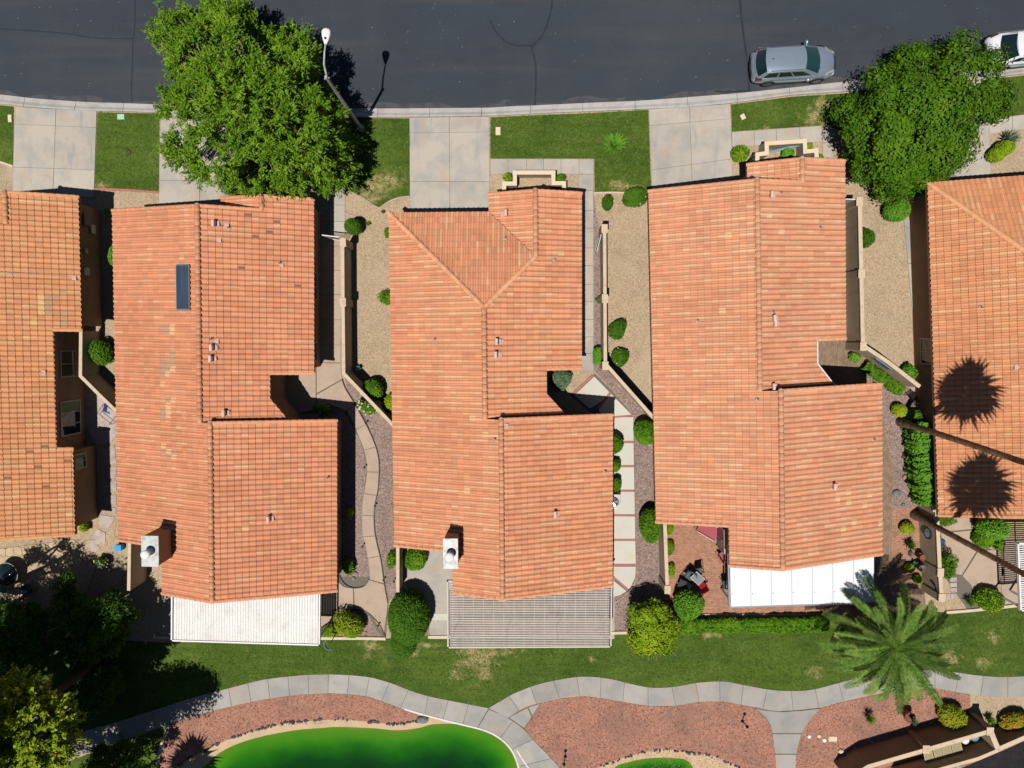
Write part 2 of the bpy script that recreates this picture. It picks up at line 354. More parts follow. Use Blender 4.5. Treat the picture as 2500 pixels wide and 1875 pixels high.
# ------------------------------------------------------------------ slabs
def quad_slabs(parent, c, us, vs__, z, mat, gap=.014, name='concrete_slab', th=.06):
    """c: corner points (photo px) TL TR BR BL; us, vs__: split fractions"""
    TL, TR, BR, BL = [Vector(P2(x, y, z)) for x, y in c]
    f = lambda u, v: TL.lerp(TR, u).lerp(BL.lerp(BR, u), v)
    for i in range(len(us) - 1):
        for j in range(len(vs__) - 1):
            q = [f(us[i], vs__[j]), f(us[i + 1], vs__[j]), f(us[i + 1], vs__[j + 1]), f(us[i], vs__[j + 1])]
            ce = sum(q, Vector((0, 0))) / 4
            q = [p + (ce - p).normalized() * gap for p in q]
            MB().prism([tuple(p) for p in q], z - th, z).build(name, mat, parent)
def strip_slabs(parent, A_, B_, n, z, mat, gap=.014, sub=5, name='concrete_slab'):
    near = True
    """slabs across a curved path between edge A_ and edge B_ (photo px)"""
    a = resample([P2(x, y, z) for x, y in spline(A_, 6)], n * sub + 1); b = resample([P2(x, y, z) for x, y in spline(B_, 6)], n * sub + 1)
    dense = resample([tuple(p) for p in b], 900); last = 0; nb = []
    for i, p in enumerate(a):
        j = min(range(last, min(900, last + 160)), key=lambda q: (dense[q] - p).length); last = j; nb.append(dense[j])
    nb[0] = b[0]; nb[-1] = b[-1]
    for i in range(1, len(nb) - 1): nb[i] = nb[i].lerp(b[i], .12)
    b = nb
    for k in range(n):
        L_ = [a[k * sub + i].copy() for i in range(sub + 1)]; R_ = [b[k * sub + i].copy() for i in range(sub + 1)]
        for S_ in (L_, R_):
            S_[0] += (S_[1] - S_[0]).normalized() * gap; S_[-1] += (S_[-2] - S_[-1]).normalized() * gap
        MB().prism([tuple(p) for p in L_] + [tuple(p) for p in R_[::-1]], z - .06, z).build(name, mat, parent)
def base_for(name, pts, z=.006, mat=None, grow=0):
    o = sheet(name, pts, z, mat or MT['joint']); return o

# driveways
for c, us, vv in [([(37, 262), (236, 271), (229, 482), (29, 476)], [0, .5, 1], [0, .19, .68, 1]),
                  ([(392, 276), (590, 284), (586, 520), (387, 520)], [0, .5, 1], [0, .19, .67, 1]),
                  ([(1000, 288), (1194, 285), (1196, 522), (1001, 520)], [0, .5, 1], [0, .155, .665, 1]),
                  ([(1584, 267), (1783, 254), (1789, 440), (1592, 472)], [0, .5, 1], [0, .19, .72, 1]),
                  ([(2222, 213), (2411, 194), (2420, 440), (2236, 462)], [0, .5, 1], [0, .2, .45, .72, 1])]:
    d = base_for('driveway', c); quad_slabs(d, c, us, vv, .05, MT['concrete'])
# walks at the house fronts and sides
def walk(c, us, vv, z=.05, mat='concrete', name='walkway'):
    d = base_for(name, c); quad_slabs(d, c, us, vv, z, MT[mat]); return d
walk([(1198, 388), (1449, 388), (1449, 425), (1198, 425)], [0, .17, .35, .515, .685, .86, 1], [0, 1])
walk([(1412, 426), (1449, 426), (1449, 905), (1412, 905)], [0, 1], [0, .08, .18, .27, .37, .46, .555, .645, .735, .825, .91, 1])
walk([(1786, 323), (2006, 307), (2008, 346), (1788, 359)], [0, .25, .495, .755, 1], [0, 1])
walk([(2008, 307), (2031, 305), (2034, 410), (2009, 412)], [0, 1], [0, .4, 1])
walk([(2413, 292), (2520, 277), (2520, 312), (2414, 327)], [0, .55, 1], [0, 1])
walk([(803, 440), (843, 440), (842, 574), (803, 574)], [0, 1], [0, .2, .45, .75, 1])
walk([(780, 576), (835, 576), (832, 885), (776, 885)], [0, 1], [0, .08, .27, .46, .66, .86, 1], mat='warm_conc')
walk([(2207, 535), (2226, 535), (2268, 892), (2240, 892)], [0, 1], [0, .3, .62, 1])

# C's side path: pale slabs with brick bands between them
cp = base_for('garden_path', [(1452, 912), (1466, 925), (1494, 953), (1546, 1013), (1550, 1110), (1552, 1380), (1551, 1410), (1540, 1438), (1522, 1452), (1497, 1460), (1470, 1460), (1468, 1030), (1392, 966)], .008, MT['joint'])
def slab_poly(parent, pts, z, mat, name='concrete_slab', gap=.01, th=.05):
    q = [Vector(P2(x, y, z)) for x, y in pts]; ce = sum(q, Vector((0, 0))) / len(q)
    q = [p + (ce - p).normalized() * gap for p in q]
    return MB().prism([tuple(p) for p in q], z - th, z).build(name, mat, parent)
slab_poly(cp, [(1451, 919), (1488, 957), (1474, 976), (1440, 998), (1402, 965)], .05, MT['pale_slab'])
slab_poly(cp, [(1492, 961), (1543, 1013), (1468, 1022), (1462, 1000), (1478, 978)], .05, MT['pale_slab'])
slab_poly(cp, [(1444, 915), (1450, 918), (1400, 966), (1394, 962)], .052, MT['brickband'], 'brick_band')
slab_poly(cp, [(1489, 956), (1494, 960), (1462, 998), (1456, 996)], .052, MT['brickband'], 'brick_band')
ys = [1017, 1079, 1138, 1198, 1258, 1318, 1379]
for i, y in enumerate(ys):
    xr = 1546 + i * 1.0; d = -3 if i == 0 else 0
    slab_poly(cp, [(1468, y - 2.4 + 4 * (i == 0)), (xr, y - 2.4 + d), (xr, y + 2.4 + d), (1468, y + 2.4 + 4 * (i == 0))], .052, MT['brickband'], 'brick_band', gap=.004)
    if i < 6: slab_poly(cp, [(1468, y + 2.7), (xr, y + 2.7 + d / 2), (xr + 1, ys[i + 1] - 2.7), (1468, ys[i + 1] - 2.7)], .05, MT['pale_slab'], gap=.004)
slab_poly(cp, [(1470, 1383), (1552, 1383), (1551, 1410), (1540, 1434), (1534, 1440), (1495, 1408), (1470, 1408)], .05, MT['pale_slab'])
slab_poly(cp, [(1470, 1412), (1492, 1412), (1530, 1443), (1515, 1453), (1496, 1458), (1470, 1458)], .05, MT['pale_slab'])
slab_poly(cp, [(1494, 1406), (1498, 1406), (1535, 1438), (1531, 1442)], .053, MT['brickband'], 'brick_band', gap=.002)

# ------------------------------------------------------------------ planted and gravelled ground
sheet('lawn', [(-60, 254), (0, 257), (33, 260), (31, 403), (0, 394), (-60, 380)], .03, MT['lawn'], .03)
sheet('lawn', [(238, 274), (389, 277), (387, 470), (320, 466), (231, 458)], .03, MT['lawn'], .03)
sheet('lawn', [(592, 284), (999, 289), (1000, 480), (975, 484), (950, 492), (925, 506), (905, 496), (880, 478), (844, 462), (802, 440), (740, 470), (592, 470)], .03, MT['lawn'], .03)
sheet('lawn', [(1197, 286), (1315, 281), (1440, 276), (1583, 268), (1590, 468), (1560, 470), (1452, 470), (1451, 387), (1197, 387)], .03, MT['lawn'], .03)
sheet('lawn', [(1785, 255), (1935, 236), (2060, 228), (2221, 213), (2233, 330), (2150, 335), (2006, 306), (1787, 321)], .03, MT['lawn'], .03)
sheet('lawn', [(2412, 194), (2500, 184), (2560, 176), (2560, 271), (2413, 291)], .03, MT['lawn'], .03)
def blot(name, cx, cy, rx, ry, z, mat, seed, n=26, jit=.28):
    rg = random.Random(seed); ph = [rg.uniform(0, 6.28) for _ in range(4)]
    pts = []
    for i in range(n * 3):
        a = 2 * math.pi * i / (n * 3); k = 1 + jit * (.5 * math.sin(3 * a + ph[0]) + .4 * math.sin(5 * a + ph[1]) + .35 * math.sin(9 * a + ph[2])) + rg.uniform(-.09, .09)
        pts.append((cx + rx * k * math.cos(a), cy + ry * k * math.sin(a)))
    return sheet(name, pts, z, mat)
# curved lawn edging strips
def edging(name, pts, wd, z, mat, th=.06):
    pts = [P(x, y, z) for x, y in spline(pts, 6)]; L_, R_ = [], []
    for i, p in enumerate(pts):
        t = pts[min(i + 1, len(pts) - 1)] - pts[max(i - 1, 0)]; t = Vector((-t.y, t.x, 0)).normalized() * wd / 2
        L_.append(p + t); R_.append(p - t)
    n = len(pts); V_ = L_ + R_ + [v - Vector((0, 0, th)) for v in L_ + R_]
    F_ = []
    for i in range(n - 1):
        F_ += [(i, i + 1, n + i + 1, n + i), (i, 2 * n + i, 2 * n + i + 1, i + 1), (n + i, n + i + 1, 3 * n + i + 1, 3 * n + i)]
    o = MB().add(V_, F_).build(name, mat); o['kind'] = 'structure'; return o
edging('lawn_edging', [(842, 520), (865, 528), (893, 527), (922, 512), (950, 492), (975, 483), (1000, 480)], .1, .07, MT['warm_conc'])
edging('lawn_edging', [(231, 461), (290, 463), (340, 466), (388, 470)], .12, .07, MT['brickband'])
edging('lawn_edging', [(-20, 392), (0, 396), (31, 406)], .12, .07, MT['tan_cap'])
edging('lawn_edging', [(1450, 471), (1500, 470), (1548, 472)], .1, .07, MT['cap'])

sheet('gravel_bed', [(1449, 475), (1462, 560), (1474, 560), (1479, 885), (1600, 1010), (1600, 1280), (1618, 1280), (1625, 1440), (1640, 1545), (1497, 1545), (1497, 1462), (1535, 1443), (1553, 1400), (1547, 1013), (1494, 950), (1450, 905)], .007, MT['rose'])
sheet('gravel_bed', [(838, 905), (970, 1045), (975, 1330), (972, 1450), (945, 1470), (940, 1560), (780, 1560), (780, 1010), (800, 990), (850, 960)], .007, MT['rose'])
sheet('gravel_bed', [(2140, 935), (2180, 905), (2260, 985), (2275, 1020), (2300, 1250), (2247, 1230), (2255, 1480), (2180, 1480), (2140, 1400)], .007, MT['rose'])
sheet('gravel_bed', [(1045, 1500), (1100, 1500), (1100, 1555), (1040, 1555)], .009, MT['rose'])
# B's courtyard, curving path and stamped patio
d = base_for('patio', [(690, 890), (780, 884), (832, 886), (835, 925), (852, 962), (868, 992), (858, 1010), (720, 1010), (660, 1030), (655, 905)], .008)
cs = P(760, 950)
slab_poly(d, [(660, 885), (771, 885), (771, 1000), (680, 1020), (660, 1000)], .05, MT['warm_conc'])
slab_poly(d, [(773, 885), (832, 887), (835, 925), (773, 960)], .05, MT['warm_conc'])
slab_poly(d, [(773, 964), (835, 928), (850, 958), (868, 990), (848, 1003), (800, 985), (773, 1000)], .05, MT['warm_conc'])
d = base_for('garden_path', [(860, 990), (880, 985), (905, 1058), (924, 1125), (917, 1230), (915, 1300), (935, 1400), (936, 1410), (905, 1410), (900, 1350), (885, 1290), (886, 1230), (895, 1140), (880, 1075), (840, 1010)], .008)
PR = [(868, 990), (886, 1022), (905, 1060), (918, 1095), (925, 1135), (923, 1190), (916, 1240), (915, 1300), (922, 1340), (931, 1375), (935, 1405), (938, 1425)]
PL = [(845, 1000), (862, 1030), (876, 1065), (888, 1095), (896, 1135), (894, 1175), (886, 1225), (885, 1290), (892, 1330), (900, 1370), (903, 1400), (903, 1415)]
strip_slabs(d, PL, PR, 8, .05, MT['warm_conc'])
d = base_for('patio', [(822, 1408), (938, 1408), (948, 1475), (942, 1560), (920, 1540), (900, 1500), (860, 1488), (780, 1488), (780, 1440)], .008)
slab_poly(d, [(864, 1437), (885, 1434), (900, 1415), (938, 1427), (947, 1472), (944, 1500), (938, 1545), (925, 1530), (905, 1500), (866, 1487)], .05, MT['warm_conc'])
slab_poly(d, [(700, 1445), (800, 1437), (825, 1420), (840, 1433), (862, 1437), (863, 1487), (700, 1487)], .05, MT['warm_conc'])
for pts in ([(835, 925), (843, 948), (868, 990), (905, 1060), (924, 1120), (923, 1190), (914, 1240), (915, 1300), (930, 1370), (937, 1420), (947, 1475)],):
    edging('path_edging', pts, .05, .09, MT['black'])
edging('path_edging', [(828, 1405), (836, 1420), (850, 1432), (870, 1436), (890, 1430), (902, 1412)], .05, .09, MT['black'])
edging('path_edging', [(862, 1488), (890, 1492), (915, 1512), (932, 1535), (940, 1556)], .05, .09, MT['black'])
sheet('patio', [(395, 1440), (810, 1440), (810, 1555), (395, 1555)], .03, MT['warm_conc'], .03)
# C's little patio and the one under its pergola
sheet('patio', [(985, 1320), (1500, 1320), (1500, 1560), (1050, 1560), (1045, 1500), (985, 1500)], .035, MT['concrete'], .03)
sheet('patio', [(985, 1498), (1095, 1498), (1095, 1514), (985, 1514)], .05, MT['pale_slab'], .03)
# D's brick patio
sheet('patio', [(1622, 1240), (2250, 1240), (2250, 1540), (1622, 1510)], .012, MT['paver'], .01)
sheet('walkway', [(2130, 930), (2150, 938), (2160, 1060), (2178, 1130), (2178, 1350), (2200, 1420), (2255, 1420), (2262, 1500), (2120, 1500)], .014, MT['paver_grey'], .01)
sheet('patio', [(1985, 815), (2068, 815), (2100, 860), (2150, 930), (2130, 960), (1985, 960)], .014, MT['paver_grey'], .01)
# E's patio
d = base_for('patio', [(2300, 1245), (2386, 1245), (2386, 1325), (2440, 1350), (2452, 1400), (2425, 1450), (2395, 1500), (2370, 1500), (2300, 1400)], .008)
slab_poly(d, [(2290, 1230), (2372, 1230), (2376, 1291), (2290, 1300)], .05, MT['warm_conc'])
slab_poly(d, [(2290, 1303), (2377, 1294), (2379, 1325), (2386, 1342), (2348, 1404), (2330, 1400), (2290, 1400)], .05, MT['warm_conc'])
slab_poly(d, [(2389, 1344), (2440, 1342), (2452, 1400), (2435, 1425), (2428, 1470), (2380, 1455), (2372, 1430), (2350, 1406)], .05, MT['warm_conc'])
slab_poly(d, [(2445, 1320), (2560, 1320), (2560, 1470), (2445, 1470)], .05, MT['warm_conc'])
d2 = base_for('garden_path', [(2318, 1412), (2336, 1410), (2338, 1446), (2322, 1448)], .009)
for k in range(3): slab_poly(d2, [(2319, 1410 + k * 13), (2336, 1409 + k * 13), (2337, 1420 + k * 13), (2320, 1421 + k * 13)], .04, MT['flag_grey'], 'flagstone')
for k in range(4): slab_poly(d2, [(2302 + k * 9, 1450), (2310 + k * 9, 1449), (2311 + k * 9, 1462), (2303 + k * 9, 1463)], .04, MT['flag_grey'], 'flagstone')

# ------------------------------------------------------------------ lower greens, walk, pond
LT = [(-80, 1900), (60, 1845), (160, 1800), (266, 1768), (333, 1748), (434, 1715), (477, 1702), (576, 1676), (640, 1660), (721, 1650), (772, 1647), (823, 1647), (872, 1650), (909, 1655), (955, 1668), (996, 1684), (1047, 1700), (1141, 1719), (1193, 1729)]
LB = [(-80, 1950), (100, 1880), (220, 1835), (300, 1805), (362, 1784), (414, 1768), (541, 1729), (640, 1708), (724, 1697), (772, 1693), (823, 1693), (901, 1701), (967, 1725), (1019, 1746), (1051, 1751), (1135, 1771), (1165, 1777)]
RT = [(1193, 1729), (1230, 1707), (1258, 1692), (1307, 1673), (1362, 1660), (1422, 1652), (1486, 1657), (1541, 1670), (1590, 1679), (1645, 1677), (1703, 1667), (1767, 1664), (1819, 1673), (1880, 1684), (1929, 1687), (1982, 1684), (2039, 1670), (2100, 1655), (2190, 1641), (2280, 1636), (2323, 1640), (2378, 1648), (2439, 1653), (2500, 1651), (2580, 1645)]
RB = [(1238, 1754), (1262, 1738), (1290, 1724), (1321, 1716), (1370, 1703), (1425, 1698), (1480, 1705), (1532, 1715), (1587, 1723), (1645, 1723), (1706, 1713), (1764, 1711), (1842, 1726), (1870, 1733), (1909, 1736), (1987, 1729), (2045, 1716), (2144, 1693), (2207, 1681), (2288, 1680), (2323, 1687), (2381, 1697), (2439, 1702), (2500, 1700), (2580, 1694)]
sheet('lawn', [(-80, 1560), (200, 1560), (420, 1570), (780, 1560), (944, 1560), (1050, 1552), (1095, 1552), (1095, 1500), (1492, 1500), (1497, 1548), (1640, 1548), (1660, 1500), (2060, 1500), (2255, 1490), (2303, 1496), (2500, 1478), (2600, 1470)] + [(x, y + 4) for x, y in spline(RT, 4)[::-1]] + [(x, y + 4) for x, y in spline(LT, 4)[::-1]], .03, MT['lawn'], .03)
walkw = base_for('lakeside_walkway', spline(LT, 5) + spline(RT, 5) + spline(RB, 5)[::-1] + [(1200, 1795)] + spline(LB, 5)[::-1], .036)
strip_slabs(walkw, LT, LB, 27, .06, MT['path'])
strip_slabs(walkw, RT, RB, 24, .06, MT['path'])
# the arm that runs round the pond, and the spur
JA = [(1193, 1732), (1237, 1752), (1278, 1780), (1307, 1812), (1335, 1841), (1362, 1870), (1395, 1910), (1430, 1950)]
JB = [(1165, 1779), (1184, 1784), (1216, 1800), (1240, 1820), (1256, 1845), (1266, 1875), (1275, 1910), (1280, 1950)]
arm = base_for('lakeside_walkway', spline(JA, 5) + spline(JB, 5)[::-1], .036)
strip_slabs(arm, JA, JB, 5, .06, MT['path'])
sheet('lawn', [(-80, 1955), (100, 1884), (220, 1840), (300, 1810), (362, 1789), (411, 1771), (396, 1812), (384, 1850), (370, 1910), (360, 1990), (-80, 1990)], .03, MT['lawn'], .03)
for q in ([(1243, 1752), (1262, 1741), (1288, 1728), (1298, 1750), (1280, 1777)], [(1290, 1727), (1319, 1718), (1300, 1747)]): slab_poly(arm, q, .06, MT['path'])
sheet('joint_bed', [(1193, 1730), (1321, 1716), (1280, 1780), (1237, 1760)], .037, MT['joint'])
sp_ = base_for('lakeside_walkway', [(1842, 1727), (1871, 1757), (1883, 1780), (1890, 1815), (1895, 1875), (1898, 1960), (1940, 1960), (1942, 1875), (1945, 1835), (1955, 1794), (1976, 1760), (2005, 1729), (1920, 1738)], .034)
slab_poly(sp_, [(1846, 1730), (1868, 1735), (1909, 1738), (1960, 1735), (2003, 1730), (1976, 1760), (1957, 1790), (1886, 1790), (1880, 1768), (1868, 1750)], .058, MT['path'])
slab_poly(sp_, [(1886, 1792), (1956, 1792), (1947, 1828), (1945, 1840), (1892, 1840)], .058, MT['path'])
slab_poly(sp_, [(1892, 1842), (1944, 1842), (1942, 1880), (1942, 1960), (1898, 1960), (1895, 1880)], .058, MT['path'])
# apron and ponds
PE = [(455, 1905), (500, 1870), (532, 1841), (564, 1823), (600, 1809), (640, 1798), (663, 1793), (727, 1782), (780, 1778), (823, 1775), (909, 1778), (967, 1783), (1019, 1778), (1054, 1769), (1097, 1767), (1135, 1772), (1184, 1784), (1216, 1800), (1240, 1822), (1256, 1848), (1264, 1880), (1268, 1920)]
AE = [(379, 1900), (430, 1873), (463, 1852), (535, 1815), (600, 1790), (640, 1780), (672, 1771), (727, 1762), (823, 1757), (892, 1761), (961, 1768), (1014, 1763), (1050, 1752), (1135, 1770)]
sheet('gravel_bed', [(414, 1768), (477, 1749), (541, 1731), (640, 1709), (724, 1697), (823, 1693), (901, 1702), (967, 1726), (1019, 1747), (1030, 1775), (880, 1775), (640, 1800), (520, 1860), (440, 1920), (370, 1920)], .02, MT['red'], .02)
sheet('pond_apron', spline(AE, 4) + [(1200, 1800), (1268, 1920), (455, 1920), (400, 1940)], .028, MT['beach'], .02)
edging('pond_edging', [(987, 1731), (1019, 1741), (1051, 1750), (1090, 1760), (1135, 1771), (1184, 1784), (1216, 1800), (1241, 1822), (1258, 1850), (1268, 1885), (1272, 1930)], .1, .085, MT['whiteline'])
edging('pond_edging', [(1262, 1832), (1278, 1858), (1296, 1885), (1310, 1920)], .07, .066, MT['whiteline'])
edging('lawn_edging', [(412, 1769), (398, 1810), (386, 1850), (376, 1900)], .22, .07, MT['tan_cap'])
RB2 = [(1278, 1780), (1321, 1717), (1370, 1705), (1425, 1700), (1480, 1707), (1532, 1717), (1587, 1725), (1645, 1725), (1706, 1715), (1764, 1713), (1842, 1728), (1871, 1757), (1886, 1780), (1892, 1815), (1896, 1875), (1898, 1960), (1400, 1960), (1362, 1872), (1335, 1842), (1307, 1813)]
sheet('gravel_bed', RB2, .02, MT['red'], .02)
sheet('gravel_bed', [(2005, 1729), (2045, 1717), (2144, 1695), (2207, 1683), (2288, 1682), (2323, 1688), (2368, 1696), (2370, 1780), (2380, 1960), (1942, 1960), (1943, 1875), (1945, 1835), (1955, 1794), (1976, 1760)], .02, MT['red'], .02)
AE2 = [(1440, 1890), (1457, 1876), (1500, 1857), (1540, 1845), (1581, 1834), (1616, 1829), (1650, 1832), (1691, 1838), (1746, 1847), (1798, 1870), (1830, 1900)]
PE2 = [(1480, 1900), (1506, 1870), (1530, 1862), (1558, 1855), (1590, 1851), (1616, 1850), (1645, 1851), (1674, 1855), (1691, 1872), (1700, 1900)]
sheet('pond_apron', spline(AE2, 4) + [(1830, 1960), (1440, 1960)], .028, MT['beach'], .01)

# pond water: colour follows the water's own depth (bright algae on the shallow shelf, dark in the deep middle)
pm = bpy.data.materials.new('pond_water'); pm.use_nodes = True
N = pm.node_tree.nodes; Lk = pm.node_tree.links; b = N['Principled BSDF']
at_ = N.new('ShaderNodeAttribute'); at_.attribute_name = 'depth'
nz = N.new('ShaderNodeTexNoise'); nz.inputs['Scale'].default_value = .55; nz.inputs['Detail'].default_value = 4
ge = N.new('ShaderNodeNewGeometry'); Lk.new(ge.outputs['Position'], nz.inputs['Vector'])
ma = N.new('ShaderNodeMath'); ma.operation = 'MULTIPLY_ADD'; Lk.new(nz.outputs[0], ma.inputs[0]); ma.inputs[1].default_value = .3; Lk.new(at_.outputs['Fac'], ma.inputs[2])
cr = N.new('ShaderNodeValToRGB'); Lk.new(ma.outputs[0], cr.inputs[0]); e = cr.color_ramp.elements
e[0].position = .11; e[0].color = (.16, .19, .03, 1); e[1].position = 1; e[1].color = (.0015, .011, .006, 1)
for p_, c_ in [(.17, (.085, .2, .012, 1)), (.33, (.045, .2, .008, 1)), (.52, (.012, .12, .004, 1)), (.72, (.003, .045, .006, 1))]:
    q = cr.color_ramp.elements.new(p_); q.color = c_
Lk.new(cr.outputs[0], b.inputs['Base Color']); b.inputs['Roughness'].default_value = .12; b.inputs['IOR'].default_value = 1.33; b.inputs['Specular IOR Level'].default_value = .35
bn = N.new('ShaderNodeBump'); bn.inputs['Strength'].default_value = .25; bn.inputs['Distance'].default_value = .02
n2 = N.new('ShaderNodeTexNoise'); n2.inputs['Scale'].default_value = 5; Lk.new(ge.outputs['Position'], n2.inputs['Vector']); Lk.new(n2.outputs[0], bn.inputs['Height']); Lk.new(bn.outputs[0], b.inputs['Normal'])
def pond(shore, depth_scale, z, ext):
    sh = [Vector(P2(x, y, z)) for x, y in spline(shore, 5)]
    poly = sh + [Vector(P2(x, y, z)) for x, y in ext]
    xs = [p.x for p in poly]; ysx = [p.y for p in poly]
    step = .3; nx = int((max(xs) - min(xs)) / step) + 2; ny = int((max(ysx) - min(ysx)) / step) + 2
    bm = bmesh.new(); 
    bm.faces.new([bm.verts.new((p.x, p.y, z)) for p in poly])
    for i in range(1, nx): bmesh.ops.bisect_plane(bm, geom=bm.verts[:] + bm.edges[:] + bm.faces[:], plane_co=(min(xs) + i * step, 0, 0), plane_no=(1, 0, 0))
    for j in range(1, ny): bmesh.ops.bisect_plane(bm, geom=bm.verts[:] + bm.edges[:] + bm.faces[:], plane_co=(0, min(ysx) + j * step, 0), plane_no=(0, 1, 0))
    me = bpy.data.meshes.new('pond'); bm.to_mesh(me); bm.free()
    a = me.attributes.new('depth', 'FLOAT', 'POINT')
    for i, v in enumerate(me.vertices):
        d_ = 99
        for p, q in zip(sh, sh[1:]):
            e_ = q - p; t = max(0, min(1, (Vector((v.co.x, v.co.y)) - p).dot(e_) / max(1e-9, e_.length_squared))); d_ = min(d_, (p + e_ * t - Vector((v.co.x, v.co.y))).length)
        a.data[i].value = 1 - math.exp(-d_ / depth_scale)
    o = new_obj('pond', me, None, pm); o['kind'] = 'structure'; return o
pond(PE, 2.5, .034, [(1270, 2150), (400, 2150), (420, 1950)])
pond(PE2, 1.0, .034, [(1700, 2050), (1450, 2050)])

# dry patches in the lawns
def patch_mat(): pass
SPOTS = [(1165, 1605, 44, 34), (1115, 1645, 16, 14), (1195, 1588, 60, 14), (1180, 1640, 24, 20), (905, 1575, 20, 18), (893, 1600, 8, 16), (1045, 1580, 18, 10), (2320, 1605, 26, 18), (2400, 1620, 18, 12), (1990, 1640, 18, 14), (1735, 1552, 26, 7), (1010, 1590, 10, 10),
         (925, 450, 34, 24), (900, 480, 26, 16), (960, 440, 22, 16), (1516, 452, 30, 12), (1988, 285, 20, 24), (2008, 250, 14, 16), (1868, 310, 12, 7), (250, 452, 14, 8), (1250, 1583, 12, 6), (1444, 1615, 12, 7), (2425, 1555, 12, 14)]
def lawn_dry():
    m = MT['lawn']; N = m.node_tree.nodes; L = m.node_tree.links; b = N['Principled BSDF']
    src = b.inputs['Base Color'].links[0].from_socket
    at_ = N.new('ShaderNodeAttribute'); at_.attribute_name = 'dry'
    ge = N.new('ShaderNodeNewGeometry'); nz = N.new('ShaderNodeTexNoise'); nz.inputs['Scale'].default_value = 2.4; nz.inputs['Detail'].default_value = 7; nz.inputs['Roughness'].default_value = .7
    L.new(ge.outputs['Position'], nz.inputs['Vector'])
    ma = N.new('ShaderNodeMath'); ma.operation = 'MULTIPLY_ADD'; L.new(nz.outputs[0], ma.inputs[0]); ma.inputs[1].default_value = 2.6; ma.inputs[2].default_value = -1.35
    ad = N.new('ShaderNodeMath'); ad.operation = 'ADD'; L.new(ma.outputs[0], ad.inputs[0]); L.new(at_.outputs['Fac'], ad.inputs[1])
    mr = N.new('ShaderNodeMapRange'); L.new(ad.outputs[0], mr.inputs[0]); mr.inputs[1].default_value = .3; mr.inputs[2].default_value = 1.0
    n2 = N.new('ShaderNodeTexNoise'); n2.inputs['Scale'].default_value = 14; n2.inputs['Detail'].default_value = 3; L.new(ge.outputs['Position'], n2.inputs['Vector'])
    c2 = N.new('ShaderNodeValToRGB'); L.new(n2.outputs[0], c2.inputs[0]); c2.color_ramp.elements[0].position = .35; c2.color_ramp.elements[0].color = A(150, 134, 84); c2.color_ramp.elements[1].position = .7; c2.color_ramp.elements[1].color = A(212, 188, 140)
    mx = N.new('ShaderNodeMix'); mx.data_type = 'RGBA'; L.new(mr.outputs[0], mx.inputs[0]); L.new(src, mx.inputs[6]); L.new(c2.outputs[0], mx.inputs[7]); L.new(mx.outputs[2], b.inputs['Base Color'])
    pts = [(Vector(P2(x, y, .03)), rx * .0242, ry * .0242) for x, y, rx, ry in SPOTS]
    for o in [o for o in bpy.data.objects if o.name.split('.')[0] == 'lawn']:
        bm = bmesh.new(); bm.from_mesh(o.data); bm.faces.ensure_lookup_table()
        xs = [v.co.x for v in bm.verts]; ys_ = [v.co.y for v in bm.verts]; st = .4
        x = min(xs) + st
        while x < max(xs): bmesh.ops.bisect_plane(bm, geom=bm.verts[:] + bm.edges[:] + bm.faces[:], plane_co=(x, 0, 0), plane_no=(1, 0, 0)); x += st
        y = min(ys_) + st
        while y < max(ys_): bmesh.ops.bisect_plane(bm, geom=bm.verts[:] + bm.edges[:] + bm.faces[:], plane_co=(0, y, 0), plane_no=(0, 1, 0)); y += st
        bm.to_mesh(o.data); bm.free()
        a = o.data.attributes.new('dry', 'FLOAT', 'POINT')
        n = len(o.data.vertices); co = np.zeros(n * 3); o.data.vertices.foreach_get('co', co); co = co.reshape(-1, 3)
        val = np.zeros(n)
        for p, rx, ry in pts: val = np.maximum(val, .95 * np.exp(-.6 * (((co[:, 0] - p.x) / rx) ** 2 + ((co[:, 1] - p.y) / ry) ** 2)))
        a.data.foreach_set('value', val)
lawn_dry()

# ------------------------------------------------------------------ houses
PITCH = 0.333; ZE = 2.65
EX, TW = .345, .283     # course exposure (plan) and tile width
def clip_poly(poly, a, b):
    """keep the part of poly (list of vectors (v,s,...)) left of the directed line a->b"""
    out = []; n = len(poly)
    def side(p): return (b[0] - a[0]) * (p[1] - a[1]) - (b[1] - a[1]) * (p[0] - a[0])
    for i in range(n):
        p, q = poly[i], poly[(i + 1) % n]; sp, sq = side(p), side(q)
        if sp >= 0: out.append(p)
        if (sp > 0 and sq < 0) or (sp < 0 and sq > 0):
            t = sp / (sp - sq); out.append(tuple(x + (y - x) * t for x, y in zip(p, q)))
    return out
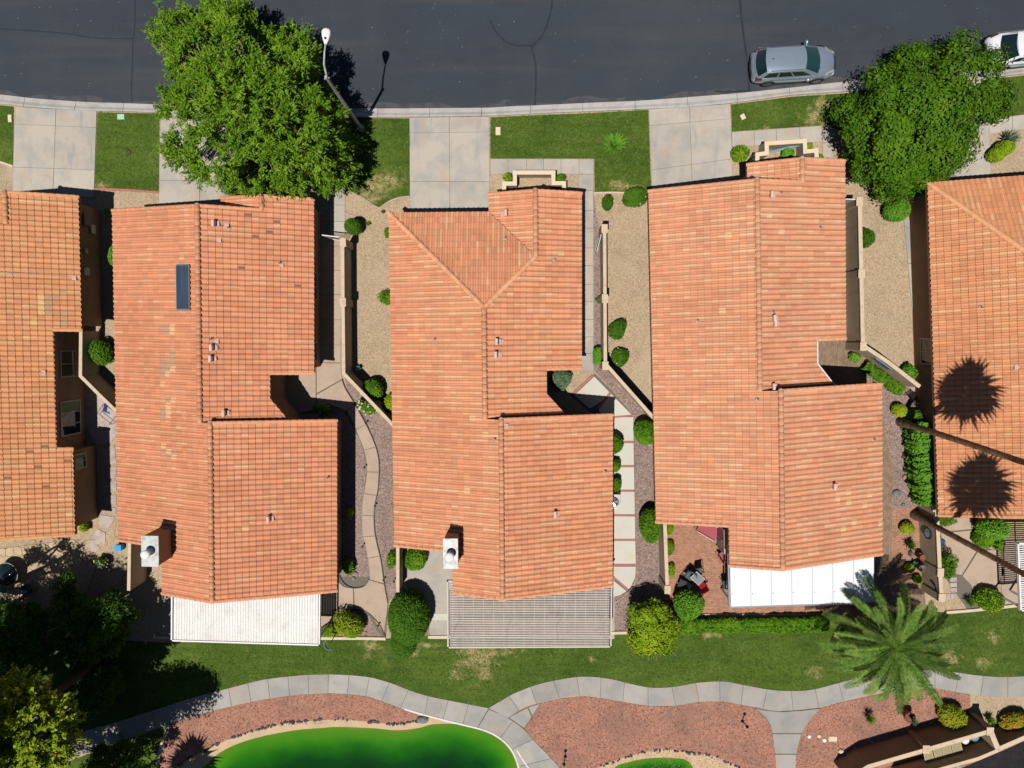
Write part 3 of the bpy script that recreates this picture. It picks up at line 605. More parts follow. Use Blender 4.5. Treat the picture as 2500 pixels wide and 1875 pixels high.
# tile profile (across 0..1, height)
PROF = [(0, -.002), (.05, .002), (.2, .044), (.32, .066), (.45, .066), (.57, .044), (.74, .002), (.95, 0), (1.0, -.006)]
JOINT_TINT = [.6, .95, 1, 1, 1, 1, .97, .93, .6]  # tint across the tile, darker at the joints between rows
def tile_variant(i):
    rg = random.Random(100 + i)
    L_ = (EX + .05) / math.cos(math.atan(PITCH)); lift = .03
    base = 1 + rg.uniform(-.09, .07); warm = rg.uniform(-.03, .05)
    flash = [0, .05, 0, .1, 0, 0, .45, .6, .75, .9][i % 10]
    kind = 'n'
    if i in (NV - 1, NV - 2): kind = 'pale'
    if i == NV - 3: kind = 'grey'
    if i in (NV - 4, NV - 5): kind = 'stain'
    jz = rg.uniform(0, .008)
    V_, C_ = [], []
    for k, x in enumerate((0, L_)):
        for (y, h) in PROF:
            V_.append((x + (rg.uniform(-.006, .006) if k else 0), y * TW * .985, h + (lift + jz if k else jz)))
            f = flash * (1 if .2 < y < .5 else (.35 if y < .6 else 0)); dk = JOINT_TINT[PROF.index((y, h))]
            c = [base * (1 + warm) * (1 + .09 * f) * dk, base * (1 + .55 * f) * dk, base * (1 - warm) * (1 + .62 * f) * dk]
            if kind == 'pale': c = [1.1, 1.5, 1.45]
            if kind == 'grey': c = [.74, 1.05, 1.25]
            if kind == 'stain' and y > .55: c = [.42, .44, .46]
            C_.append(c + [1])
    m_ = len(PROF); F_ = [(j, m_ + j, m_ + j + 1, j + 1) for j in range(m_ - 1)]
    for j, (y, h) in enumerate(PROF): V_.append((L_ + .016, y * TW * .985, h - .008)); C_.append([C_[m_ + j][q] * .4 for q in range(3)] + [1])  # shade of the gap under the tile end, put into the butt-face colour
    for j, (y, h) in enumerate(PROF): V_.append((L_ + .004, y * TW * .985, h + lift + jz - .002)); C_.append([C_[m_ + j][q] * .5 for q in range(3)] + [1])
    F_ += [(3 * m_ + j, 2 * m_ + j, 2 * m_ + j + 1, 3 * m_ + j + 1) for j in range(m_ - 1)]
    return np.array(V_), F_, C_
NV = 25
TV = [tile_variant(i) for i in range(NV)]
def tile_mesh(i):
    V_, F_, C_ = TV[i]
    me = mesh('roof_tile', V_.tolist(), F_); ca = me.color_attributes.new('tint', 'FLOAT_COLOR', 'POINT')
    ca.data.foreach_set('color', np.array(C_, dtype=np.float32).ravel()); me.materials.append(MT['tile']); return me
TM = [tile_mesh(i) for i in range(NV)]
def cap_mesh(name, L_, r0, r1, seg=6, lift=.03):
    V_ = []; 
    for x, r, l in ((0, r0, 0), (L_, r1, lift)):
        for j in range(seg + 1):
            a = math.pi * j / seg; V_.append((x, r * math.cos(a), l + r * .85 * math.sin(a)))
    k = seg + 1; V_ += [(L_, v[1] * .8, v[2] - .04) for v in V_[k:2 * k]]
    F_ = [(j, j + 1, k + j + 1, k + j) for j in range(seg)] + [(k + j, k + j + 1, 2 * k + j + 1, 2 * k + j) for j in range(seg)]
    me = mesh(name, V_, F_, True); ca = me.color_attributes.new('tint', 'FLOAT_COLOR', 'POINT')
    return me, len(V_)
CAPS = []
for i in range(6):
    me, n = cap_mesh('ridge_cap', .41, .125, .15); rg = random.Random(i); b_ = rg.uniform(.92, 1.08); g_ = rg.uniform(1, 1.14)
    me.color_attributes['tint'].data.foreach_set('color', np.array([[b_, b_ * g_, b_ * g_, 1]] * n, dtype=np.float32).ravel()); me.materials.append(MT['tile']); CAPS.append(me)
RAKES = []
for i in range(5):
    me, n = cap_mesh('rake_tile', .40, .09, .105, 5, .025); rg = random.Random(50 + i); b_ = rg.uniform(.92, 1.08); g_ = rg.uniform(1, 1.12)
    me.color_attributes['tint'].data.foreach_set('color', np.array([[b_, b_ * g_, b_ * g_, 1]] * n, dtype=np.float32).ravel()); me.materials.append(MT['tile']); RAKES.append(me)

class House:
    def __init__(s, name, label, rot, ref, seed, pale=(), mix=(0, .4), hue=(1, 1, 1)):
        """rot: turn of the ridge from straight up the picture (deg, counter-clockwise); ref: photo px of the frame origin"""
        s.o = P(ref[0], ref[1], 0); a = math.radians(rot)
        s.S = Vector((-math.sin(a) * -1, -math.cos(a))); s.V = Vector((math.cos(a), math.sin(a)))   # s runs down the picture, v to the right
        s.root = thing('house', (s.o.x, s.o.y, 0), label, 'house', 'tile-roofed houses in the row')
        s.hue = tuple(hue) + (1,); s.seed = seed; s.tiles = []; s.mix = mix; s.pale = pale; s.nind = 0
    def L(s, px, py, z=ZE):
        p = P(px, py, z); d = Vector((p.x - s.o.x, p.y - s.o.y)); return (d.dot(s.V), d.dot(s.S))
    def W(s, v, q, z=0):
        """frame -> root-local coordinates (root sits unrotated at the frame origin)"""
        p = s.V * v + s.S * q; return Vector((p.x, p.y, z))
    def slope(s, zf, down, polys, name='roof_slope'):
        """zf(v,s): height of the slope; down: unit (dv,ds) down-slope; polys: convex polygons in (v,s). Deck + tiles."""
        mb = MB()
        for pl in polys:
            ar = sum(pl[i][0] * pl[(i + 1) % len(pl)][1] - pl[(i + 1) % len(pl)][0] * pl[i][1] for i in range(len(pl)))
            W_ = [s.W(v, q) for v, q in pl]; zz = [zf(v, q) for v, q in pl]
            mb.prism([(p.x, p.y) for p in W_], [z - .16 for z in zz], [z - .02 for z in zz])
        deck = mb.build(name, MT['fascia'], s.root)
        deck.data.materials.append(MT['deck'])
        for f in deck.data.polygons:
            if f.normal.z > .5: f.material_index = 1
        s.tiles.append((deck, zf, down, polys))
        return deck
    def lay(s, eave_refs, limit=300):
        """lay the tiles on every slope; the limit largest-showing whole tiles become objects, the rest one part per slope"""
        whole = []; rest = {}
        camd = Vector((-s.o.x, -s.o.y, CAM_H))
        for si, (deck, zf, down, polys) in enumerate(s.tiles):
            e0, r0 = eave_refs[si]       # eave line position along down, row origin across
            dv, ds = down; av, as_ = -ds, dv   # across direction
            g = PITCH; dn = math.cos(math.atan(g))
            D3 = (s.V * dv + s.S * ds); D3 = Vector((D3.x, D3.y, -g)).normalized()
            A3 = s.V * av + s.S * as_; A3 = Vector((A3.x, A3.y, 0)); 
            flip = D3.cross(A3).z < 0
            N3 = D3.cross(A3); 
            if N3.z < 0: N3 = -N3
            R = np.array([[D3.x, A3.x, N3.x], [D3.y, A3.y, N3.y], [D3.z, A3.z, N3.z]])
            SV = [];  SF = []; SCc = []; nv = 0
            for pi_, pl in enumerate(polys):
                ar = sum(pl[i][0] * pl[(i + 1) % len(pl)][1] - pl[(i + 1) % len(pl)][0] * pl[i][1] for i in range(len(pl)))
                pl = list(pl) if ar > 0 else list(pl)[::-1]
                ds_ = [v * dv + q * ds for v, q in pl]; as2 = [v * av + q * as_ for v, q in pl]
                i0 = int((e0 - max(ds_)) / EX) - 1; i1 = int((e0 - min(ds_)) / EX) + 2
                j0 = int((min(as2) - r0) / TW) - 1; j1 = int((max(as2) - r0) / TW) + 2
                edges = [(pl[k], pl[(k + 1) % len(pl)]) for k in range(len(pl))]
                for i in range(i0, i1):
                    for j in range(j0, j1):
                        head = e0 + .03 - (i + 1) * EX - .05; a0 = r0 + j * TW
                        # plan rectangle of the tile
                        cs_ = [(head, a0), (head + EX + .05, a0), (head + EX + .05, a0 + TW), (head, a0 + TW)]
                        vs_ = [(h * dv + a * av, h * ds + a * as_) for h, a in cs_]
                        worst = 9; mn = 9
                        for ea, eb in edges:
                            ex, ey = eb[0] - ea[0], eb[1] - ea[1]; l = math.hypot(ex, ey)
                            if l < 1e-6: continue
                            dd = [((ex) * (p[1] - ea[1]) - ey * (p[0] - ea[0])) / l for p in vs_]
                            mn = min(mn, min(dd)); worst = min(worst, max(dd))
                        if worst <= .0: continue
                        rg = (hash((s.seed, si, i, j)) & 0xffffff) / 0xffffff
                        run = (i + (hash((s.seed, si, j, 3)) & 7)) // (1 + (hash((s.seed, j, i // 6, 9)) & 3))
                        fl = (hash((s.seed, si, j, run, 77)) & 0xffff) / 0xffff
                        lowf = .5 + .5 * math.sin(i * .21 + s.seed) * math.sin(j * .09 + s.seed * 2.3 + .6 * math.sin(i * .4))
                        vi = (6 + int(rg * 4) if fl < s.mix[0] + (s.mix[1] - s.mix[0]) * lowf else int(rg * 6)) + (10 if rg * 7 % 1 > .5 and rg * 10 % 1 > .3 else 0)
                        vi = min(vi, NV - 6)
                        pv, pq = vs_[0]; cx = (vs_[0][0] + vs_[2][0]) / 2; cy = (vs_[0][1] + vs_[2][1]) / 2
                        for (qv, qs, rv, rs, pr, kk) in s.pale:
                            if abs(cx - qv) < rv and abs(cy - qs) < rs and ((hash((s.seed, j, i, 5)) & 0xffff) / 0xffff) < pr: vi = NV - kk
                        if rg > .9985: vi = NV - 1
                        o3 = s.W(pv, pq, zf(pv, pq)); 
                        if mn > -.012:
                            wc = Vector((s.o.x + o3.x, s.o.y + o3.y, o3.z))
                            whole.append(((wc - Vector((0, 0, CAM_H))).length, si, R, o3, vi)); continue
                        V_, F_, C_ = TV[vi]; Wv = V_ @ R.T + np.array(o3)
                        # local (v,s) of each vertex for clipping
                        vv = Wv[:, 0] * s.V.x + Wv[:, 1] * s.V.y; ss = Wv[:, 0] * s.S.x + Wv[:, 1] * s.S.y
                        for f in F_:
                            poly = [(vv[k], ss[k], Wv[k][0], Wv[k][1], Wv[k][2]) + tuple(C_[k]) for k in f]
                            for ea, eb in edges:
                                poly = clip_poly(poly, ea, eb)
                                if len(poly) < 3: break
                            if len(poly) < 3: continue
                            SV += [p[2:5] for p in poly]; SCc += [p[5:9] for p in poly]
                            idx = list(range(nv, nv + len(poly))); nv += len(poly)
                            SF.append(tuple(idx[::-1]) if flip else tuple(idx))
            rest[si] = [SV, SF, SCc]
        whole.sort(key=lambda t: t[0])
        # keep one compact patch of whole tiles as separate objects, the rest joined slope by slope
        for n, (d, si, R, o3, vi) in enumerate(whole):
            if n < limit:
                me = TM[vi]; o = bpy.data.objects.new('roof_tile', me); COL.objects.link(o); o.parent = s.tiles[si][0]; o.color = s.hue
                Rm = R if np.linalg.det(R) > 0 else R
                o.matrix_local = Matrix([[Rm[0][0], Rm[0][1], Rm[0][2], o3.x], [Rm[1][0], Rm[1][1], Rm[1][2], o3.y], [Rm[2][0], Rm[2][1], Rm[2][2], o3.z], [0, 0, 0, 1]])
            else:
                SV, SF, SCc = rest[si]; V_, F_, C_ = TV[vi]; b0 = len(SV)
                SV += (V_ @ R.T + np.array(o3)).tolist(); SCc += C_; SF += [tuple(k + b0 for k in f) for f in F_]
        for si, (SV, SF, SCc) in rest.items():
            if not SF: continue
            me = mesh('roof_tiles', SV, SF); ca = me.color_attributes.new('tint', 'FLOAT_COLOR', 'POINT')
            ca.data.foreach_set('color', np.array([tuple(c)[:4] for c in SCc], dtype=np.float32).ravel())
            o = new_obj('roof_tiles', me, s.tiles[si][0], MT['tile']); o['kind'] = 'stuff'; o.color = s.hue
    def caps(s, a, b, za, zb, meshes=CAPS, ex=.36, lift=.03, end=True):
        """half-round pieces along the line a->b (frame coords); each piece laps over the one before b"""
        A_, B_ = s.W(*a, za + lift), s.W(*b, zb + lift); d = B_ - A_; n = max(1, round(d.length / ex)); st = d.length / n
        X = d.normalized(); Z = Vector((0, 0, 1)); Y = Z.cross(X).normalized(); Z = X.cross(Y)
        for i in range(n):
            p = A_ + X * (i * st - .03); me = meshes[rnd.randrange(len(meshes))]
            o = bpy.data.objects.new(me.name.split('.')[0], me); COL.objects.link(o); o.parent = s.root; o.color = s.hue
            o.matrix_local = Matrix([[X.x, Y.x, Z.x, p.x], [X.y, Y.y, Z.y, p.y], [X.z, Y.z, Z.z, p.z], [0, 0, 0, 1]])
        if end:
            MB().blob(tuple(B_ + X * .02), (.14, .14, .12), 10, 6).build('ridge_end', MT['lead'], s.root)
    def walls(s, poly, zf, mat=None, th=.2):
        """one closed wall ring following poly (frame coords, clockwise or not), top following zf"""
        n = len(poly); ar = sum(poly[i][0] * poly[(i + 1) % n][1] - poly[(i + 1) % n][0] * poly[i][1] for i in range(n))
        if ar < 0: poly = poly[::-1]
        inn = []
        for i in range(n):
            p, c, q = Vector(poly[i - 1]), Vector(poly[i]), Vector(poly[(i + 1) % n])
            d1, d2 = (c - p).normalized(), (q - c).normalized(); n1, n2 = Vector((-d1.y, d1.x)), Vector((-d2.y, d2.x))
            b_ = (n1 + n2); b_ = b_ / max(.3, b_.length_squared) * 2; inn.append(c + b_ * th)
        V_, F_ = [], []
        cols = []
        for i in range(n):
            a, b_ = Vector(poly[i]), Vector(poly[(i + 1) % n]); ia, ib = inn[i], inn[(i + 1) % n]
            k = max(1, int((b_ - a).length / .5))
            for j in range(k): t = j / k; cols.append((a.lerp(b_, t), ia.lerp(ib, t)))
        m_ = len(cols)
        for o_, i_ in cols:
            z = zf(o_.x, o_.y) - .17
            V_ += [s.W(o_.x, o_.y, 0), s.W(o_.x, o_.y, z), s.W(i_.x, i_.y, z), s.W(i_.x, i_.y, 0)]
        for i in range(m_):
            j = (i + 1) % m_
            for k in range(3): F_.append((4 * i + k, 4 * j + k, 4 * j + k + 1, 4 * i + k + 1))
        me = mesh('wall', V_, F_); bm = bmesh.new(); bm.from_mesh(me); bmesh.ops.recalc_face_normals(bm, faces=bm.faces); bm.to_mesh(me); bm.free()
        return new_obj('wall', me, s.root, mat or MT['stucco'])
    def zray(s, px, py, zf):
        z = 3.0
        for _ in range(12): v, q = s.L(px, py, z); z = zf(v, q)
        return v, q, z
    def vent(s, px, py, zf, kind='pipe'):
        v, q, z = s.zray(px, py, zf); p = s.W(v, q, z)
        if kind == 'pipe':
            o = MB().lathe((p.x, p.y, z), [(.045, -.05), (.045, .3), (.03, .3), (.03, .2)], 10).build('vent_pipe', MT['grey_metal'], s.root)
            MB().lathe((p.x, p.y, z + .04), [(.11, 0), (.1, .05), (.05, .09)], 10).build('pipe_flashing', MT['lead'], o)
        elif kind == 'patch':
            MB().box((p.x, p.y, z + .075), (.24, .26, .02), tilt=Matrix.Rotation(0, 3, 'X')).build('flashing_patch', MT['lead'], s.root)
        else:
            o = MB().box((p.x, p.y, z + .2), (.13, .28, .24)).tube([(p.x, p.y - .17, z + .32), (p.x, p.y + .17, z + .32)], .09, 8).build('roof_vent', MT['pinkvent'], s.root)
            MB().box((p.x + .14, p.y, z + .07), (.2, .26, .02)).build('vent_flashing', MT['lead'], o)
    def window(s, v, q, z0, z1, ln, along=(0, 1), out=(1, 0), depth=.06, split=2, blind=False):
        """window on a wall: centre (v,q) on the wall face, running along 'along', facing 'out'"""
        av, as_ = along; ov, os_ = out
        def pt(a, o_, z): return s.W(v + av * a + ov * o_, q + as_ * a + os_ * o_, z)
        def bx(a0, a1, o0, o1, zz0, zz1):
            V_ = [pt(a, o_, z) for z in (zz0, zz1) for o_ in (o0, o1) for a in (a0, a1)]
            return V_, [(0, 2, 3, 1), (4, 5, 7, 6), (0, 1, 5, 4), (2, 6, 7, 3), (0, 4, 6, 2), (1, 3, 7, 5)]
        h = ln / 2; mb = MB()
        for a0, a1, zz0, zz1 in [(-h, -h + .06, z0, z1), (h - .06, h, z0, z1), (-h + .06, h - .06, z0, z0 + .06), (-h + .06, h - .06, z1 - .06, z1)] + [(-h + ln * k / split - .02, -h + ln * k / split + .02, z0 + .06, z1 - .06) for k in range(1, split)]:
            mb.add(*bx(a0, a1, .002, depth, zz0, zz1))
        w_ = mb.build('window', MT['frame'], s.root)
        for k in range(split):
            a0 = -h + ln * k / split + .03; a1 = -h + ln * (k + 1) / split - .03
            MB().add(*bx(a0, a1, .004, .03, z0 + .06, z1 - .06)).build('pane', MT['glass'], w_)
        if blind: MB().add(*bx(-h + .07, -h + ln * .3, .032, .045, z0 + .1, z1 - .1)).build('blind', MT['blind'], w_)
        return w_

def chimney(H, cap_px, ztop, w_, l_, zbase):
    """stucco chimney with a metal chase cover; cap_px = centre of the cap in the photo"""
    v, q = H.L(cap_px[0], cap_px[1], ztop)
    def rect(hw, hl): return [(p.x, p.y) for p in (H.W(v - hw, q - hl), H.W(v + hw, q - hl), H.W(v + hw, q + hl), H.W(v - hw, q + hl))]
    c = MB().prism(rect(w_ / 2 - .05, l_ / 2 - .05), 0, ztop - .06).build('chimney', MT['stucco'], H.root)
    MB().prism(rect(w_ / 2, l_ / 2), ztop - .06, ztop).build('chimney_cap', MT['galv'], c)
    p = H.W(v, q, ztop)
    MB().lathe((p.x - .02, p.y - .05, ztop), [(.24, 0), (.2, .04), (.15, .08), (.15, .36), (.24, .38), (.25, .46), (.16, .52), (.02, .54)], 18).build('flue', MT['white'], c)
    return c

def lin_(a, b): return lambda v, q: a + b * v
# ---- generic gabled pair-slope house (middle three)
def gabled(H, vl, vr1, vr2, s0, sW, s1, sn, vn, sd, vd, s2L, vk, s3, vwl, hip=False, mirror=False):
    m = PITCH
    zL = lambda v, q: ZE + m * (v - vl)
    z1 = lambda v, q: ZE + m * (vr1 - v)
    z2 = lambda v, q: ZE + m * (vr2 - v)
    zW = lambda v, q: ZE + m * (v - vwl)
    zN = lambda v, q: ZE + m * (q - s0)
    r1 = (vl + vr1) / 2; r2 = (vl + vr2) / 2; rw = (vwl + vr1) / 2
    refs = []
    if hip:
        sJ = s0 + (r1 - vl); sK = s0 + (rw - vwl)
        H.slope(zL, (-1, 0), [[(vl, s0), (r1, sJ), (r1, s1), (vl, s1)], [(vl, s1), (r2, s1), (r2, s2L), (vl, s2L)], [(vk, s2L), (r2, s2L), (r2, s3), (vk, s3)]]); refs.append((-vl, -s0))
        H.slope(zN, (0, -1), [[(vl, s0), (vwl, s0), (rw, sK), (r1, sJ)]]); refs.append((-s0, vl))
        H.slope(zW, (-1, 0), [[(vwl, sW), (rw, sW), (rw, sK), (vwl, s0)]]); refs.append((-vwl, -sW))
        H.slope(z1, (1, 0), [[(rw, sW), (vr1, sW), (vr1, sJ), (r1, sJ), (rw, sK)] if False else [(rw, sW), (vr1, sW), (vr1, sK), (rw, sK)], [(rw, sK), (vr1, sK), (vr1, sJ), (r1, sJ)], [(r1, sJ), (vr1, sJ), (vr1, sn), (r1, sn)], [(r1, sn), (vn, sn), (vn, sd), (r1, sd)], [(r1, sd), (vn, sd), (vd, s1), (r1, s1)]]); refs.append((vr1, sW))
    else:
        H.slope(zL, (-1, 0), [[(vl, s0), (r1, s0), (r1, s1), (vl, s1)], [(vl, s1), (r2, s1), (r2, s2L), (vl, s2L)], [(vk, s2L), (r2, s2L), (r2, s3), (vk, s3)]]); refs.append((-vl, -s0))
        H.slope(zW, (-1, 0), [[(vwl, sW), (rw, sW), (rw, s0), (vwl, s0)]]); refs.append((-vwl, -sW))
        H.slope(z1, (1, 0), [[(rw, sW), (vr1, sW), (vr1, s0), (rw, s0)], [(r1, s0), (vr1, s0), (vr1, sn), (r1, sn)], [(r1, sn), (vn, sn), (vn, sd), (r1, sd)], [(r1, sd), (vn, sd), (vd, s1), (r1, s1)]]); refs.append((vr1, sW))
    H.slope(z2, (1, 0), [[(r2, s1), (vr2, s1), (vr2, s3), (r2, s3)]]); refs.append((vr2, s1))
    H.lay(refs)
    zr1, zr2, zrw = zL(r1, 0), zL(r2, 0), zW(rw, 0)
    # ridges
    if hip:
        H.caps((r1, s1), (r1, sJ), zr1, zr1)
        H.caps((vl, s0), (r1, sJ), ZE, zr1, end=False); H.caps((rw, sK), (r1, sJ), zrw, zr1, end=False)
        H.caps((rw, sK), (rw, sW), zrw, zrw)
        a_, b_ = H.W(vwl, s0, ZE + .05), H.W(rw, sK, zrw + .05)
        MB().tube([a_, b_], .03, 6).build('valley_flashing', MT['fascia'], H.root)
    else:
        H.caps((r1, s1), (r1, s0), zr1, zr1); H.caps((rw, s0), (rw, sW), zrw, zrw)
    H.caps((r2, s3), (r2, s1), zr2, zr2)
    # rake tiles
    k = RAKES; L_ = .035
    def rk(a, b, za, zb): H.caps(a, b, za, zb, k, .35, .02, False)
    if not hip: rk((vl, s0), (r1, s0), ZE, zr1); rk((rw, s0), (r1, s0), z1(rw, 0), zr1)
    rk((vwl, sW), (rw, sW), ZE, zrw); rk((vr1, sW), (rw, sW), ZE, zrw)
    rk((vr2, s1), (r2, s1), ZE, zr2); rk((vr2, s3), (r2, s3), ZE, zr2); rk((vk, s3), (r2, s3), zL(vk, 0), zr2)
    rk((vl, s2L), (vk, s2L), ZE, zL(vk, 0)); rk((vr1, sn), (vn, sn), ZE, z1(vn, 0))
    o, g = .42, .25
    zf = lambda v, q: (min(zL(v, q), z1(v, q), zN(v, q)) if hip and v < vwl + .5 and q < s0 + 1 else (min(zL(v, q), z1(v, q)) if q >= s0 + .0 else min(zW(v, q), z1(v, q)))) if q < s1 + g - .01 else min(zL(v, q), z2(v, q))
    poly = [(vl + o, s0 + (o if hip else g)), (vwl + o, s0 + (o if hip else g)), (vwl + o, sW + g), (vr1 - o, sW + g), (vr1 - o, sn - g), (vn - .25, sn - g), (vn - .25, sd + .1), (vd - .2, s1 + g), (vr2 - o, s1 + g), (vr2 - o, s3 - g), (vk + .3, s3 - g), (vk + .3, s2L - g), (vl + o, s2L - g)]
    H.walls(poly, zf)
    # gable wall that rises above the front roof where the rear wing begins, and the gables over the front wing
    def infill(va, vb, q, zlo, zhi, n=10):
        V_ = []
        for i in range(n + 1):
            v = va + (vb - va) * i / n
            for dq in (0, .12): V_ += [H.W(v, q + dq, zlo(v, q) - .2), H.W(v, q + dq, zhi(v, q) - .03)]
        F_ = []
        for i in range(n):
            b_ = 4 * i; F_ += [(b_, b_ + 4, b_ + 5, b_ + 1), (b_ + 2, b_ + 3, b_ + 7, b_ + 6), (b_ + 1, b_ + 5, b_ + 7, b_ + 3)]
        MB().add(V_, F_).build('gable_wall', MT['stucco'], H.root)
    infill(r1, vd, s1 + .02, z1, lambda v, q: min(zL(v, q), z2(v, q)) - .12)
    if not hip: infill(vwl, rw, s0 + .02, zW, lambda v, q: min(zL(v, q), z1(v, q)) - .12)
    H.z = dict(L=zL, r1=z1, r2=z2, W=zW, N=zN); H.k = dict(r1=r1, r2=r2, rw=rw)
    return H
# ---- house B (second from the left)
HB = House('house', 'terracotta tiled house with dark blue skylight panel and white louvred patio cover behind', 0, (500, 900), 2, mix=(.04, .3), hue=(.98, .95, .95))
def fit(H, rot, edges):
    pass
def set_rot(H, deg):
    a = math.radians(deg); H.V = Vector((math.cos(a), math.sin(a))); H.S = Vector((math.sin(a), -math.cos(a)))
set_rot(HB, -1.0)
def avg_v(H, pts, z=ZE): return sum(H.L(x, y, z)[0] for x, y in pts) / len(pts)
def avg_s(H, pts, z=ZE): return sum(H.L(x, y, z)[1] for x, y in pts) / len(pts)
vl = avg_v(HB, [(287, 560), (282, 900), (279, 1300)])
vr1 = avg_v(HB, [(771, 500), (768, 700), (764, 900)]); vr2 = avg_v(HB, [(830, 1040), (824, 1240), (817, 1430)])
s0 = avg_s(HB, [(289, 514)]); sW = avg_s(HB, [(770, 487)]); s1 = avg_s(HB, [(830, 1027)]); sn = avg_s(HB, [(764, 911)])
m_ = PITCH
zr = lambda v: ZE + m_ * (vr1 - v)
vn = HB.L(660, 940, 3.2)[0]; vn = HB.L(660, 940, zr(vn))[0]; sd = HB.L(660, 973, zr(vn))[1]; vd = HB.L(708, 1020, 2.95)[0]
vk = HB.L(396, 1400, 3.4)[0]; vk = HB.L(396, 1400, ZE + m_ * (vk - vl))[0]
s2L = avg_s(HB, [(279, 1318)]); s3 = avg_s(HB, [(817, 1442)]); vwl = HB.L(540, 500, ZE)[0]
HB.pale = [(*HB.L(412, 960, 4.0), .45, 3.6, .3, 1), (*HB.L(412, 960, 4.0), .45, 3.6, .18, 3), (*HB.L(690, 590, 3.4), 2.2, 2.4, .02, 4), (*HB.L(650, 540, 3.4), 1.2, .8, .04, 4)]
gabled(HB, vl, vr1, vr2, s0, sW, s1, sn, vn, sd, vd, s2L, vk, s3, vwl)
chimney(HB, (366, 1346), 5.5, .92, 1.66, 0)
# skylight panel lying on the left slope
v0, q0, z0 = HB.zray(433, 647, HB.z['L']); v1, q1, z1_ = HB.zray(467, 757, HB.z['L'])
def slab_on(H, zf, va, vb, qa, qb, h0, h1, mat, name, parent=None, mat2=None):
    V_ = [H.W(v, q, zf(v, q) + h) for h in (h0, h1) for v, q in ((va, qa), (vb, qa), (vb, qb), (va, qb))]
    return MB().add(V_, [(0, 3, 2, 1), (4, 5, 6, 7), (0, 1, 5, 4), (1, 2, 6, 5), (2, 3, 7, 6), (3, 0, 4, 7)]).build(name, mat, parent or H.root)
MT['panel'] = mk('blue_panel_glass', A(62, 80, 100), [('noise', .8, A(50, 66, 86), .4, .6, .6), ('streak', 3, A(74, 92, 110), .5, .65, .5, (1.5, .2, 1))], rough=.35, spec=.5)
va, vb, qa, qb = min(v0, v1), max(v0, v1), min(q0, q1), max(q0, q1)
sk = slab_on(HB, HB.z['L'], va, vb, qa, qb, .06, .2, MT['grey_metal'], 'skylight')
slab_on(HB, HB.z['L'], va + .05, vb - .05, qa + .05, qb - .05, .201, .22, MT['panel'], 'skylight_glass', sk)
for x, y, k in [(526, 547, 'box'), (555, 552, 'patch'), (561, 557, 'pipe'), (686, 643, 'pipe'), (688, 648, 'patch'), (518, 828, 'pipe'), (521, 849, 'box'), (530, 832, 'patch'), (529, 850, 'patch'), (519, 876, 'box'), (551, 1008, 'box'), (659, 1265, 'box'), (802, 1165, 'pipe'), (536, 586, 'patch')]:
    HB.vent(x, y, HB.z['r1'] if y < 1020 else HB.z['r2'], k)
HB.window(vr1 - .42, HB.L(790, 700, 1)[1], .9, 2.1, 1.6)
HB.window(vr1 - .42, HB.L(790, 860, 1)[1], .9, 2.1, 1.2)
HB.window(vr2 - .42, HB.L(840, 1200, 1)[1], .9, 2.1, 1.8)

# ---- house C (centre, hipped garage roof)
HC = House('house', 'terracotta tiled house with hipped front roof and beige slatted pergola behind', 0, (1190, 900), 3, mix=(.2, .68)); set_rot(HC, .35)
vl = avg_v(HC, [(951, 560), (956, 900), (961, 1300)]); vr1 = avg_v(HC, [(1420, 520), (1421, 850)]); vr2 = avg_v(HC, [(1495, 1030), (1497, 1400)])
s0 = avg_s(HC, [(952, 519), (1188, 517)]); sW = avg_s(HC, [(1420, 472)]); s1 = avg_s(HC, [(1495, 1013)]); sn = avg_s(HC, [(1420, 899)])
zr = lambda v: ZE + m_ * (vr1 - v)
vn = HC.L(1335, 930, 3.2)[0]; vn = HC.L(1335, 930, zr(vn))[0]; sd = HC.L(1335, 961, zr(vn))[1]; vd = HC.L(1384, 1012, 2.95)[0]
vk = HC.L(1107, 1400, 3.7)[0]; s2L = avg_s(HC, [(962, 1331)]); s3 = avg_s(HC, [(1497, 1430)]); vwl = HC.L(1193, 500, ZE)[0]
gabled(HC, vl, vr1, vr2, s0, sW, s1, sn, vn, sd, vd, s2L, vk, s3, vwl, hip=True)
chimney(HC, (1100, 1352), 5.3, .78, 1.62, 0)
for x, y, k, f in [(1235, 522, 'box', 'W'), (1228, 524, 'patch', 'W'), (1233, 582, 'pipe', 'N'), (1353, 635, 'pipe', 'r1'), (1213, 834, 'box', 'r1'), (1224, 835, 'patch', 'r1'), (1211, 866, 'box', 'r1'), (1220, 866, 'patch', 'r1'), (1062, 829, 'pipe', 'L'), (1208, 1072, 'pipe', 'L'), (1355, 1253, 'box', 'r2'), (1477, 1150, 'pipe', 'r2'), (1236, 1040, 'patch', 'r2')]:
    HC.vent(x, y, HC.z[f], k)
HC.window(vr1 - .42, HC.L(1400, 700, 1)[1], .9, 2.1, 1.6)
HC.window(vr2 - .42, HC.L(1480, 1250, 1)[1], .9, 2.1, 1.8)

